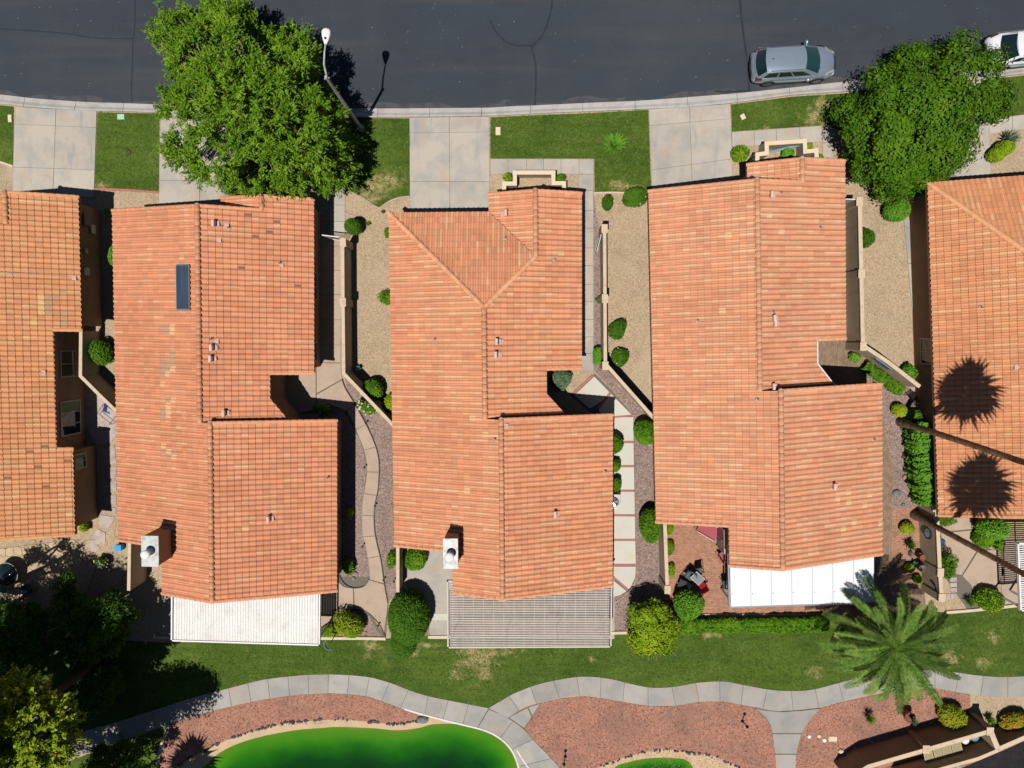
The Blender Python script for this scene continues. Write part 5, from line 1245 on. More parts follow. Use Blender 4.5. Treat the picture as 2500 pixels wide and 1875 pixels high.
# ------------------------------------------------------------------ trees
TL = [(352, 145), (378, 118), (372, 88), (392, 42), (420, 20), (450, 18), (478, 34), (505, 12), (535, 0), (560, -14), (590, 2), (622, 30), (650, 58), (668, 82), (700, 62), (728, 72), (752, 80), (770, 96), (782, 128), (796, 160), (798, 190), (812, 232), (838, 270), (850, 300), (862, 348), (868, 385), (885, 392), (872, 420), (850, 445), (812, 470), (780, 480), (750, 466), (728, 480), (700, 472), (668, 488), (640, 478), (612, 470), (580, 482), (560, 468), (532, 472), (500, 460), (470, 452), (440, 440), (432, 418), (418, 398), (402, 380), (385, 350), (368, 318), (380, 300), (362, 268), (372, 240), (350, 208), (372, 190)]
tree('street_tree', 'large feathery green tree overhanging the street and the second driveway', (668, 350), TL, .4, 7.2, 200, .66, 92000, (.2, .06), 'leaf_tree', R=140, twigs=200, trunk_r=.24, seed=3, edge=.4, spiky=12, gaps=[(558, 290, 17)], fill=.9)
TR = [(2052, 290), (2050, 262), (2080, 240), (2110, 215), (2120, 190), (2145, 165), (2190, 150), (2205, 120), (2222, 98), (2260, 104), (2280, 92), (2300, 110), (2330, 98), (2350, 92), (2385, 90), (2420, 110), (2442, 135), (2455, 170), (2470, 190), (2466, 230), (2452, 270), (2440, 292), (2415, 300), (2420, 320), (2395, 345), (2390, 370), (2352, 382), (2345, 400), (2330, 425), (2290, 442), (2245, 458), (2238, 468), (2205, 480), (2170, 478), (2130, 462), (2100, 438), (2075, 418), (2072, 390), (2068, 360), (2060, 330)]
tree('street_tree', 'dense dark green rounded tree between the silver and the white car', (2285, 300), TR, .2, 6.2, 105, .86, 80000, (.15, .095), 'leaf_mid', R=130, twigs=90, trunk_r=.2, seed=5, edge=.32, tw=.7, gaps=[(2300, 203, 15), (2374, 228, 15)])
TBL = [(-170, 1690), (-60, 1640), (10, 1648), (60, 1635), (82, 1655), (78, 1690), (100, 1675), (125, 1700), (150, 1702), (165, 1698), (195, 1715), (190, 1745), (170, 1760), (175, 1790), (200, 1810), (190, 1840), (160, 1860), (120, 1885), (80, 1960), (0, 2050), (-180, 2020)]
tree('lakeside_tree', 'tall yellow-green tree filling the bottom left corner', (238, 1612), TBL, 6.0, 9.6, 150, .8, 60000, (.2, .11), 'leaf_yellow', R=120, twigs=170, trunk_r=.22, seed=8, gaps=[(95, 1800, 12), (60, 1720, 14)], fill=.45, spiky=9)
TB2 = [(-230, 1540), (-150, 1500), (-80, 1540), (-60, 1600), (-90, 1660), (-170, 1690), (-250, 1640)]
tree('lakeside_tree', 'tall green tree just beyond the left edge, shading the flagstone terrace', (-40, 1480), TB2, 6.5, 9, 34, .55, 4200, (.2, .11), 'leaf_mid', R=100, twigs=30, trunk_r=.3, seed=18, fill=.6)
TB3 = [(-230, 1988), (-39, 1924), (266, 1930), (305, 1995), (273, 2045), (127, 2096), (-39, 2135), (-191, 2179)]
tree('lakeside_tree', 'tall dark tree below the bottom left corner, shading the walkway', (240, 1905), TB3, 8, 10, 150, .95, 42000, (.2, .11), 'leaf_mid', R=100, twigs=20, trunk_r=.3, seed=28, fill=.9)
TB6 = [(-420, 1830), (-340, 1740), (-200, 1720), (-70, 1780), (-50, 1880), (-90, 1980), (-220, 2010), (-380, 1960)]
tree('lakeside_tree', 'tallest tree far out past the bottom left corner, its shade on the glossy round tree', (-60, 1760), TB6, 10.5, 13, 130, 1.0, 30000, (.22, .13), 'leaf_mid', R=90, twigs=0, trunk_r=.34, seed=68, fill=.9)
TB5 = [(-520, 1760), (-380, 1700), (-250, 1720), (-200, 1820), (-230, 1960), (-330, 2060), (-500, 2040)]
tree('lakeside_tree', 'tall tree out past the bottom left corner, throwing shade over the dark bushes', (-110, 1690), TB5, 6, 10, 120, .95, 30000, (.2, .11), 'leaf_mid', R=100, twigs=0, trunk_r=.3, seed=38, fill=.9)
TU = [(-60, 1500), (-20, 1470), (40, 1462), (90, 1480), (112, 1510), (118, 1560), (110, 1610), (70, 1650), (0, 1660), (-60, 1640)]
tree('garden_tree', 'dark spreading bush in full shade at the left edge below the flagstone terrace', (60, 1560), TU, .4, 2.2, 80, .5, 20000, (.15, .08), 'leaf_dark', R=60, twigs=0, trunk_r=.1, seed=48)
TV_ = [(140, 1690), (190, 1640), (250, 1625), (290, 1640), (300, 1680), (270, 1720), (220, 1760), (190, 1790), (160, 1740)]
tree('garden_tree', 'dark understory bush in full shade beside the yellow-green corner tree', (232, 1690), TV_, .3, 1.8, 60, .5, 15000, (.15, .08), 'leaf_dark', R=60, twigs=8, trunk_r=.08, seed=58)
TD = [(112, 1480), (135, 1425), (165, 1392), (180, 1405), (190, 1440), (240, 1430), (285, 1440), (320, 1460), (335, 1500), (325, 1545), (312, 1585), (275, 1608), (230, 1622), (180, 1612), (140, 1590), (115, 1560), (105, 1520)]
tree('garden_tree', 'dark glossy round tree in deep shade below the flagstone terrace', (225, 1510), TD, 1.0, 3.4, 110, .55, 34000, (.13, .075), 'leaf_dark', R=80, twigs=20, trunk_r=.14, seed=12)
TS = [(205, 1860), (225, 1835), (250, 1822), (280, 1815), (305, 1795), (330, 1812), (360, 1830), (376, 1850), (372, 1880), (340, 1930), (260, 1940), (200, 1900)]
tree('young_tree', 'small pale-twigged tree at the bottom, left of the white gravel border', (305, 1845), TS, 1.2, 3.4, 46, .45, 9000, (.14, .08), 'leaf_mid', R=60, twigs=80, trunk_r=.1, seed=13, spiky=7)
TM_ = [(195, 1660), (205, 1640), (230, 1632), (262, 1640), (260, 1660), (235, 1672), (210, 1668)]
TM2 = [(110, 1760), (130, 1740), (160, 1730), (195, 1712), (190, 1745), (160, 1765), (130, 1790)]
TE = [(1534, 1590), (1536, 1535), (1533, 1500), (1545, 1475), (1575, 1465), (1612, 1463), (1632, 1480), (1640, 1505), (1656, 1512), (1655, 1550), (1650, 1580), (1625, 1600), (1590, 1606), (1560, 1600)]
tree('garden_tree', 'lime green bushy tree at the lower end of the brick patio wall', (1586, 1518), TE, .5, 2.9, 90, .42, 26000, (.13, .075), 'leaf_lime', R=50, twigs=10, trunk_r=.1, seed=14)
# leafy shade tree inside the crown's shade lets only specks of sun through: the tree above does that

fan_palm('tall slender palm whose trunk leans over the right house, upper of the two', (2197, 1030), 14.2, (.1, -.85, -.3, .15), 1.75, group='tall palms over the right house', trunk_r=.145)
fan_palm('tall slender palm whose trunk crosses the right terrace, lower of the two', (2230, 1256), 15.0, (-.2, -.6, .2, -.1), 1.8, group='tall palms over the right house', trunk_r=.135)
fan_palm('palm standing below the bottom edge, its shadow on the red gravel', (432, 1922), 6, (0, 0, 0, 0), 1.75, trunk_r=.18, nf=26)
date_palm('broad feathery date palm on the green beside the curving walkway', (2182, 1576), 4.4, None, 3.45, 50, rise=.42, dr=(.25, .66), width=.46, nleaf=50, wid=.034)
spk = spikes('low bright fan palm growing in the centre front lawn', (1500, 352), 33, .8, 'leaf_bright', 60, .07, 'dwarf_palm', cat='palm')

# ------------------------------------------------------------------ shrubs and plants (photo px, radius px)
SR = [
 ('bright green clipped shrub half hidden by the second house eave', (288, 625), 27, 30, 1.1, 'leaf_bright', {}),
 ('round green shrub beside the leftmost house, just above the angled wall', (243, 861), 25, 31, 1.5, 'leaf_mid', {}),
 ('tiny bright sprig alone in the shade at the upper left', (263, 519), 8, 12, .5, 'leaf_bright', dict(n=90, core=False)),
 ('small lime plant at the lower right corner of the leftmost house', (204, 1287), 13, 12, .7, 'leaf_yellow', dict(n=420)),
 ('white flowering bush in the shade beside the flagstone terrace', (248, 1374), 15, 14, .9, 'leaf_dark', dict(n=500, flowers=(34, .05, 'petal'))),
 ('round topiary at the upper end of the brown garden wall', (861, 552), 21, 20, 1.7, 'leaf_dark', dict(n=2200, rough=.06, leaf=(.07, .045))),
 ('small green plant half under the centre house eave, near the agaves', (947, 567), 9, 14, .5, 'leaf_mid', dict(n=240)),
 ('sparse olive shrub half under the centre house eave', (944, 727), 22, 22, .7, 'leaf_mid', dict(n=520, rough=.4, core=False)),
 ('round green shrub in the angle of the brown garden wall', (908, 952), 26, 27, 1.5, 'leaf_mid', dict(n=2400, rough=.08, leaf=(.09, .055))),
 ('yellow-green shrub peeping out beside the centre house, below the round one', (955, 984), 22, 26, 1.2, 'leaf_lime', {}),
 ('white rose bush beside the curving garden path', (896, 994), 26, 17, .9, 'leaf_mid', dict(n=900, rough=.3, flowers=(46, .07, 'petal'), rot=-.5)),
 ('bright low plant in the dark notch of the second house', (784, 997), 22, 13, .5, 'leaf_bright', dict(n=500, rough=.35, flowers=(6, .05, 'petal'))),
 ('small yellowish plant in the shade beside the curving path', (853, 1255), 10, 14, .7, 'leaf_yellow', dict(n=260, rough=.3)),
 ('bright green shrub at the lower right corner of the second house', (849, 1385), 13, 22, 1.2, 'leaf_bright', dict(n=800, rough=.25)),
 ('narrow flowering shrub left of the centre patio wall', (956, 1368), 13, 22, .8, 'leaf_mid', dict(n=520, rough=.3, flowers=(16, .045, 'petal'))),
 ('round green shrub under the centre chimney', (1014, 1366), 29, 29, 1.3, 'leaf_mid', dict(n=2000)),
 ('feathery yellow-green bush beside the white louvred patio cover', (855, 1530), 38, 37, 1.5, 'leaf_yellow', dict(n=2600, rough=.25)),
 ('low lime ground plant touching the white louvred cover', (803, 1543), 26, 17, .6, 'leaf_lime', dict(n=900, rough=.25)),
 ('green shrub filling the notch of the centre house', (1369, 927), 28, 26, 1.0, 'leaf_grey', dict(n=1900, rough=.22)),
 ('tallest of three clipped hedge balls beside the pale slab path', (1503, 1084), 18, 26, 1.3, 'leaf_mid', {}),
 ('middle of three clipped hedge balls beside the pale slab path', (1500, 1139), 16, 16, 1.0, 'leaf_mid', {}),
 ('lowest of three clipped hedge balls, just above the air conditioner', (1502, 1183), 17, 16, 1.0, 'leaf_mid', {}),
 ('oval clipped shrub in pink gravel left of the fourth house, upper', (1577, 1056), 27, 33, 1.6, 'leaf_mid', dict(n=3000, rough=.1)),
 ('oval clipped shrub in pink gravel left of the fourth house, lower and larger', (1588, 1281), 27, 41, 1.9, 'leaf_mid', dict(n=3600, rough=.1)),
 ('narrow clipped hedge block beside the long concrete side walk', (1457, 869), 9, 22, .8, 'leaf_bright', dict(square=.6, n=1100, rough=.08)),
 ('small dark round shrub below the centre front lawn', (1484, 497), 14, 18, .7, 'leaf_dark', {}),
 ('dark green shrub with pale blooms at the upper left corner of the fourth house', (1552, 482), 31, 23, 1.2, 'leaf_dark', dict(n=2600, rough=.12, flowers=(5, .05, 'petal'))),
 ('loose dark shrub on tan gravel, upper of the pair right of the long wall', (1506, 806), 22, 25, .8, 'leaf_dark', dict(rough=.28, leaf=(.14, .06))),
 ('loose dark shrub with pale flowers, lower of the pair right of the long wall', (1511, 870), 22, 24, .8, 'leaf_dark', dict(rough=.3, leaf=(.15, .06), flowers=(10, .05, 'petal'))),
 ('scraggly little plant against the long pale garden wall', (1462, 733), 8, 10, .3, 'leaf_dark', dict(n=110, core=False, rough=.4)),
 ('yellow topped round shrub at the foot of the fourth driveway', (1809, 374), 21, 20, 1.0, 'leaf_mid', dict(mat2='leaf_yellow', rough=.12)),
 ('leafy plant inside the peach entry wall of the fourth house', (1925, 377), 17, 14, .9, 'leaf_bright', dict(rough=.3)),
 ('tiny yellow plant at the outer corner of the peach entry wall', (1976, 357), 8, 7, .4, 'leaf_yellow', dict(n=200)),
 ('tiny green plant right of the peach entry wall', (2003, 385), 7, 10, .4, 'leaf_mid', dict(n=200)),
 ('small square shrub at the left shoulder of the cream entry wall', (1240, 433), 11, 10, .6, 'leaf_mid', dict(mat2='leaf_yellow', n=600)),
 ('small square shrub at the right shoulder of the cream entry wall', (1370, 433), 12, 9, .6, 'leaf_mid', dict(n=600)),
 ('bright green ball shrub by the upper right house wall', (2193, 514), 29, 25, 1.7, 'leaf_bright', dict(n=2400, rough=.08)),
 ('dark narrow-leaved shrub against the wall with iron scrolls', (2118, 578), 18, 23, 1.0, 'leaf_dark', dict(rough=.3, leaf=(.16, .05))),
 ('low green shrub under the dense rounded street tree', (2146, 474), 22, 12, .7, 'leaf_mid', dict(rough=.3)),
 ('yellow-green double ball shrub by the upper right house', (2436, 376), 18, 18, 1.2, 'leaf_lime', dict(rough=.08, n=1400)),
 ('upper yellow-green ball shrub next to the spiky agave', (2454, 361), 19, 18, 1.3, 'leaf_lime', dict(rough=.08, n=1400)),
 ('small leafy shrub at the bend of the wall with iron scrolls', (2088, 874), 14, 13, .7, 'leaf_bright', dict(rough=.25, n=500)),
 ('green shrub in the corner between the angled wall and the right house', (2220, 907), 18, 18, 1.1, 'leaf_bright', dict(rough=.25, n=900)),
 ('round yellow-green shrub just above the upper palm trunk', (2198, 1003), 18, 16, .9, 'leaf_yellow', dict(rough=.15, leaf=(.14, .05))),
 ('leafy bush with pink blooms beside the upper palm trunk', (2232, 1018), 21, 20, 1.1, 'leaf_bright', dict(rough=.35)),
 ('small yellow-green shrub left of the wall with the sun plaque', (2216, 1289), 17, 16, .8, 'leaf_yellow', dict(rough=.2, leaf=(.15, .05))),
 ('lime succulent shrub beside the lowest terracotta pot', (2222, 1387), 13, 12, .6, 'leaf_lime', dict(n=600)),
 ('little yellow-green shrub left of the slender wall spear', (2241, 1416), 12, 13, .6, 'leaf_lime', dict(n=500, rough=.3)),
 ('fern-like shrub at the upper end of the sun plaque wall', (2303, 1262), 19, 22, 1.1, 'leaf_mid', dict(rough=.35, leaf=(.2, .04))),
 ('loose green shrub right of the pots wall on the terrace', (2313, 1385), 23, 30, 1.2, 'leaf_mid', dict(rough=.4, leaf=(.2, .04), n=1300)),
 ('bushy green tree-like shrub below the right house', (2424, 1291), 33, 30, 2.0, 'leaf_bright', dict(n=2600, rough=.22)),
 ('dark clipped round shrub below the bushy one on the right terrace', (2402, 1318), 21, 22, 1.2, 'leaf_mid', dict(rough=.08, n=1800)),
 ('small hedge block at the corner of the right pergola', (2436, 1328), 9, 15, 1.0, 'leaf_mid', dict(square=.6, n=800)),
 ('yellow and green round bush by the pale wall of the right garden', (2418, 1466), 35, 28, 1.2, 'leaf_mid', dict(mat2='leaf_yellow', rough=.18, n=2400)),
 ('top tuft of yellow-green grass against the brick patio wall', (1634, 1291), 9, 16, .6, 'leaf_lime', dict(rough=.3, leaf=(.2, .03))),
 ('middle tuft of grass against the brick patio wall', (1637, 1338), 9, 17, .6, 'leaf_mid', dict(rough=.3, leaf=(.2, .03), mat2='leaf_yellow')),
 ('lowest tuft of grass against the brick patio wall', (1639, 1391), 9, 17, .6, 'leaf_lime', dict(rough=.3, leaf=(.2, .03))),
 ('rounded green bush at the foot of the brick patio, beside the dining chairs', (1683, 1477), 36, 42, 2.0, 'leaf_bright', dict(n=4200, rough=.2, mat2='leaf_mid')),
 ('yellow-orange bush in front of the long dark wall', (2326, 1748), 36, 28, 1.2, 'leaf_yellow', dict(mat2='leaf_orange', rough=.3, n=2200, leaf=(.2, .05))),
 ('orange and lime bush at the right edge near the low wall', (2486, 1762), 38, 24, 1.0, 'leaf_orange', dict(mat2='leaf_yellow', rough=.3, n=2200, leaf=(.2, .05))),
 ('small lime bush at the left of the second house gate, deep in shade', (790, 1400), 0, 0, 0, None, {}),
]
for lab, px, rx, ry, h, mat, kw in SR:
    if mat is None: continue
    kw = dict(kw); n = kw.pop('n', int(500 + rx * ry * 2.2)); shrub(lab, px, rx, ry, h, mat, n=int(n * 1.5), **kw)
# big clipped oval beside the centre patio
shrub('large clipped egg-shaped hedge beside the curving path, narrowing downwards', (997, 1512), 55, 68, 2.7, 'leaf_dark', leaf=(.2, .06), n=9500, rough=.07, name='hedge', cat='hedge')
shrub('lower bulge of the egg-shaped hedge reaching onto the green', (985, 1566), 33, 46, 1.9, 'leaf_dark', leaf=(.2, .06), n=4200, rough=.07, name='hedge', cat='hedge')
# hedges
def hedge(label, pts, wd, h, mat, n, leaf=(.13, .07), rough=.12):
    W_ = [P(x, y, h * .5) for x, y in pts]; c = sum(W_, Vector()) / len(W_); t = thing('hedge', (c.x, c.y, 0), label, 'hedge')
    ln = sum((a - b).length for a, b in zip(W_, W_[1:])); path = resample([(p.x, p.y) for p in W_], 200)
    k = NR.randint(0, 199, n); base = np.array([[path[i].x, path[i].y] for i in k]); tn = np.array([[*(path[min(i + 1, 199)] - path[max(0, i - 1)]).normalized()] for i in k]); nr = np.stack([-tn[:, 1], tn[:, 0]], 1)
    th = NR.uniform(-.25, math.pi + .25, n); lump = np.interp(np.arange(200), np.arange(0, 208, 8), NR.uniform(-1, 1, 26)); wob = 1 + rough * lump[k] + rough * .8 * np.sin(th * 3 + lump[(k * 3) % 200] * 3) + rough * NR.uniform(-1.2, .5, n)
    ox = np.cos(th); oz = np.sin(th); ox = np.sign(ox) * np.abs(ox) ** .6; oz = np.sign(oz) * np.abs(oz) ** .6
    off = ox * wd / 2 * wob; z = np.maximum(.04, h * .5 + oz * h * .5 * wob)
    C = np.stack([base[:, 0] + nr[:, 0] * off, base[:, 1] + nr[:, 1] * off, z], 1); Nn = np.stack([nr[:, 0] * np.cos(th), nr[:, 1] * np.cos(th), np.sin(th)], 1) + .6 * sph(n) + np.array([0, 0, .3])
    leaf_mesh('foliage', C, Nn, leaf[0], leaf[1], MT[mat], t, .2)
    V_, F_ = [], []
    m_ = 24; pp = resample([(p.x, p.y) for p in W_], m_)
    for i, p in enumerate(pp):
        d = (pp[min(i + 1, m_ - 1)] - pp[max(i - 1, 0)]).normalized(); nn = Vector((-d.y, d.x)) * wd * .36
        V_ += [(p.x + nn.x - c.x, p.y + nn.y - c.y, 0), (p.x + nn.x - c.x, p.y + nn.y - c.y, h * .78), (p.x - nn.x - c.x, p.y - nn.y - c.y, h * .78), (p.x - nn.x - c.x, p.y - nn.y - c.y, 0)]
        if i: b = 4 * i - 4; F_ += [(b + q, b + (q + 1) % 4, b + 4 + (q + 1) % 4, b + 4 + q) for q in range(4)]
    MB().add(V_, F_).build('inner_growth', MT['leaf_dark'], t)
    return t
hedge('low clipped hedge running below the white flat patio cover', [(1650, 1528), (1760, 1525), (1880, 1524), (2020, 1522)], .75, .75, 'leaf_mid', 14000, rough=.16)
hedge('low diagonal hedge following the angled wall with the framed plaque', [(2110, 892), (2150, 920), (2178, 942), (2200, 955)], .55, .6, 'leaf_mid', 4200)
hedge('tall loose hedge along the shaded side of the right house', [(2245, 1030), (2246, 1090), (2252, 1150), (2262, 1225)], 1.15, 1.9, 'leaf_bright', 9500, leaf=(.17, .09), rough=.2)

spikes('small green agave on tan gravel beside the curved lawn edging, lower', (899, 546), 8, .3, 'leaf_mid', 16, .04)
spikes('tiny green agave on tan gravel near the third driveway corner, upper', (935, 517), 6, .25, 'leaf_mid', 12, .035)
spikes('blue-green agave against the foot of the brown garden wall', (876, 899), 10, .45, 'leaf_teal', 18, .06)
spikes('spiky grey agave beside the upper right yellow-green balls', (2466, 338), 27, .9, 'leaf_grey', 40, .045)
spikes('dark green aloe clump above the pots', (2221, 1330), 17, .7, 'leaf_dark', 34, .05, name='aloe')
spikes('turquoise succulent beside the pots', (2233, 1376), 9, .5, 'leaf_teal', 16, .07, name='succulent')
spikes('tuft of dry-tipped grass in the right red gravel', (2123, 1752), 20, .8, 'leaf_mid', 60, .022, name='grass_tuft')
spikes('green agave above the low wall at the lower right', (2416, 1757), 17, .6, 'leaf_mid', 26, .05)
spikes('wispy dark grass clump left of the yellow bush on the right terrace', (2366, 1468), 17, .7, 'leaf_mid', 60, .02, name='grass_tuft')
# ------------------------------------------------------------------ street lamp
b0 = P(881, 313, .05); el = P(799, 192, 7.5); hd = P(795, 88, 8.15)
t = thing('street_lamp', (b0.x, b0.y, .05), 'tall galvanised street lamp with one arm and a white teardrop head over the road', 'street lamp')
zl = lambda mb: at_origin(t, mb)
zl(MB().tube([b0, b0.lerp(el, .3), b0.lerp(el, .7), el + Vector((0, 0, .25))], [.12, .105, .085, .07], 12)).build('pole', MT['galv'], t)
zl(MB().lathe(tuple(b0), [(.22, 0), (.22, .05), (.14, .09), (.13, .3)], 12)).build('base', MT['galv'], t)
arm_e = P(795, 106, 8.1); m1 = el.lerp(arm_e, .35) + Vector((-.06, 0, .25))
zl(MB().tube([el, m1, el.lerp(arm_e, .7) + Vector((-.03, 0, .18)), arm_e], [.055, .05, .045, .04], 8)).build('arm', MT['galv'], t)
zl(MB().tube([el + Vector((-.12, -.03, .05)), el + Vector((.12, .03, .05))], .04, 8)).build('bracket', MT['galv'], t)
V_, F_ = [], []; dirv = (hd - arm_e); dirv.z = 0; dirv.normalize(); sd = Vector((-dirv.y, dirv.x, 0)); K = 8
for k in range(K + 1):
    u = k / K; c_ = arm_e + dirv * (.72 * u - .05); w_ = .05 + .17 * math.sin(math.pi * min(1, (u * .62) + .02)) ** 1.2 * (1 if u < .97 else .6)
    for j in range(10): a = 2 * math.pi * j / 10; V_.append(c_ + sd * w_ * math.cos(a) + Vector((0, 0, w_ * .5 * math.sin(a))))
F_ = [(k * 10 + j, k * 10 + (j + 1) % 10, k * 10 + 10 + (j + 1) % 10, k * 10 + 10 + j) for k in range(K) for j in range(10)] + [tuple(range(9, -1, -1)), tuple(range(K * 10, K * 10 + 10))]
h_ = zl(MB().add(V_, F_, True)).build('lamp_head', MT['white'], t)
pc = arm_e + dirv * .2; zl(MB().lathe((pc.x, pc.y, pc.z + .07), [(.05, 0), (.05, .07), (.03, .1)], 10)).build('photocell', MT['black'], h_)

# ------------------------------------------------------------------ cars
def paint(name, col, met=.6, rough=.28):
    return mk(name, col, [('noise', .9, tuple(c * .92 for c in col[:3]) + (1,), .45, .65, .6)], rough=rough, metallic=met, spec=.5, coat=.6)
MT['silver'] = paint('silver_paint', (.34, .41, .49, 1), .5); MT['whitecar'] = paint('white_paint_car', (.74, .75, .78, 1), 0)
MT['plastic'] = mk('black_plastic', (.025, .027, .03, 1), rough=.6); MT['tail'] = mk('tail_lens', (.12, .02, .02, 1), rough=.15, spec=.5); MT['headl'] = mk('clear_lens', (.5, .52, .55, 1), rough=.1, spec=.6, metallic=.3)
MT['carglass'] = mk('tinted_glass', (.008, .02, .022, 1), rough=.05, spec=.8); MT['windglass'] = mk('windscreen_glass', (.012, .05, .052, 1), rough=.05, spec=.7)
def car(label, px, head, L_, W_, mat, hood=.95, roofh=1.62, rear_tail='suv'):
    c = P(px[0], px[1], 0); t = thing('parked_car', (c.x, c.y, .006), label, 'car', 'cars parked along the kerb', math.radians(head))
    # body: stations from tail (-x) to nose (+x): x, half width, shoulder z, top z, bottom z
    h = L_ / 2; w = W_ / 2
    st = [(-h, .74, .62, .66, .42), (-h + .07, .86, .80, .84, .34), (-h + .25, .94, .92, .99, .3), (-h + .6, .985, .97, 1.04, .28), (-h + 1.1, 1, .98, 1.05, .26), (-.6, 1, .98, 1.04, .26), (.2, 1, .97, 1.03, .26), (h - 1.5, .995, .95, 1.02, .26),
          (h - 1.15, .985, .90, 1.0, .27), (h - .8, .965, .84, .955, .28), (h - .45, .91, .77, .88, .3), (h - .2, .8, .68, .79, .32), (h - .05, .6, .58, .68, .38), (h, .4, .5, .56, .42)]
    def ring(x, f, zs, zt, zb):
        W2 = w * f
        pr = [(.86, zb), (.97, zb + .1), (1.0, zb + .28), (.985, (zs + zb) / 2 + .12), (.95, zs - .04), (.88, zs + .02), (.6, zt - .01), (.3, zt + .01), (0, zt + .015)]
        return [(x, a * W2, z) for a, z in pr] + [(x, -a * W2, z) for a, z in pr[-2::-1]]
    V_, F_ = [], []; n = None
    for s_ in st: r = ring(s_[0], s_[1], s_[2], s_[3], s_[4]); n = len(r); V_ += r
    for k in range(len(st) - 1):
        for j in range(n - 1): F_.append((k * n + j, (k + 1) * n + j, (k + 1) * n + j + 1, k * n + j + 1))
        F_.append((k * n + n - 1, (k + 1) * n + n - 1, (k + 1) * n, k * n))
    F_ += [tuple(range(n)), tuple(range(len(V_) - 1, len(V_) - n - 1, -1))]
    body = MB().add(V_, F_, True).build('body', mat, t)
    # cabin: rings base and top, roof as its own panel
    rb, rf = (-h + .2, h - 1.1) if rear_tail == 'suv' else (-h + .55, h - 1.3); tb, tf = (-h + .62, h - 2.05) if rear_tail == 'suv' else (-h + 1.3, h - 2.1)     # base rear/front, roof rear/front
    wb, wt = w * .88, w * .72; zb, zt = 1.0, roofh - .06
    def lerp(a, b, u): return a + (b - a) * u
    S = 10
    def outline(u):
        xr, xf, ww, z = lerp(rb, tb, u), lerp(rf, tf, u), lerp(wb, wt, u ** .9), lerp(zb, zt, u)
        return xr, xf, ww, z
    V_, F_ = [], []; rows = 5
    for i in range(rows + 1):
        xr, xf, ww, z = outline(i / rows); bul = .16 * (1 - .4 * i / rows); r = []
        for a in (-1, -.6, 0, .6, 1): r.append((xf + bul * (1 - a * a), ww * a * .96, z))
        for k in (.66, .33): r.append((lerp(xr, xf, k), ww * 1.02, z))
        for a in (1, .6, 0, -.6, -1): r.append((xr - bul * .9 * (1 - a * a), ww * a * .95, z))
        for k in (.33, .66): r.append((lerp(xr, xf, k), -ww * 1.02, z))
        V_ += r
    n = len(r)
    for i in range(rows):
        for j in range(n): F_.append((i * n + j, i * n + (j + 1) % n, (i + 1) * n + (j + 1) % n, (i + 1) * n + j))
    MB().add(V_, F_, True).build('cabin_pillars', mat, t)
    # roof panel, slightly crowned
    V_, F_ = [], []; xr, xf, ww, z = outline(1); nx, ny = 8, 8
    for i in range(nx + 1):
        for j in range(ny + 1):
            u, a = i / nx, -1 + 2 * j / ny; bx_ = (.1 * (1 - a * a)); x = lerp(xr - bx_ * .9 - .03, xf + bx_ + .02, u)
            V_.append((x, ww * a * 1.03, z + .075 * (1 - .75 * a * a - .5 * (2 * u - 1) ** 2) - (.03 if abs(a) == 1 else 0)))
    for i in range(nx):
        for j in range(ny): F_.append((i * (ny + 1) + j, (i + 1) * (ny + 1) + j, (i + 1) * (ny + 1) + j + 1, i * (ny + 1) + j + 1))
    MB().add(V_, F_, True).build('roof', mat, t)
    def patch(name, f, nu, nv, m_, off=.012, parent=t):
        V_ = [f(i / nu, j / nv) for i in range(nu + 1) for j in range(nv + 1)]
        F_ = [(i * (nv + 1) + j, (i + 1) * (nv + 1) + j, (i + 1) * (nv + 1) + j + 1, i * (nv + 1) + j + 1) for i in range(nu) for j in range(nv)]
        return MB().add(V_, F_, True).build(name, m_, parent)
    def fr(u0, u1, front=True):
        def f(u, a_):
            uu = lerp(u0, u1, u); a = -1 + 2 * a_; xr, xf, ww, z = outline(uu); bul = .16 * (1 - .4 * uu)
            x = (xf + bul * (1 - a * a) + .014) if front else (xr - bul * .9 * (1 - a * a) - .014)
            return (x, ww * a * .89, z + .014)
        return f
    patch('windscreen', fr(.06, .97), 6, 8, MT['windglass']); patch('rear_window', fr(.12, .95, False), 6, 8, MT['carglass'])
    for sd in (-1, 1):
        for k0, k1 in ((.05, .3), (.33, .6), (.63, .93)):
            def f(u, k, sd=sd, k0=k0, k1=k1):
                uu = lerp(.18, .84, u); xr, xf, ww, z = outline(uu); kk = lerp(k0, k1, k)
                return (lerp(xr + .05, xf - .06, kk), sd * (ww * (1.0 + .02) + .012), z)
            patch('side_window', f, 3, 3, MT['carglass'])
        # mirror, handles, lamps, rails
        mb = MB().blob((h - 1.72, sd * (w + .11), 1.08), (.09, .13, .09), 10, 6); mb.tube([(h - 1.7, sd * (w - .08), 1.0), (h - 1.72, sd * (w + .06), 1.05)], .03, 6); mb.build('wing_mirror', mat, t)
        for x in (-.55, .35): MB().box((x, sd * (w + .012), .86), (.2, .03, .035)).build('door_handle', MT['chrome'], t)
        V_ = [(h - .62, sd * w * .90, .80), (h - .62, sd * w * .72, .885), (h - .12, sd * w * .46, .745), (h - .1, sd * w * .66, .64)]
        MB().add([(x, y, z + .02) for x, y, z in V_] + [(x, y, z - .12) for x, y, z in V_], [(0, 1, 2, 3), (0, 4, 5, 1), (1, 5, 6, 2), (2, 6, 7, 3), (3, 7, 4, 0)]).build('headlight', MT['headl'], t)
        V_ = [(-h + .46, sd * w * .97, .95), (-h + .44, sd * w * .84, 1.03), (-h + .12, sd * w * .74, .93), (-h + .13, sd * w * .9, .82)]
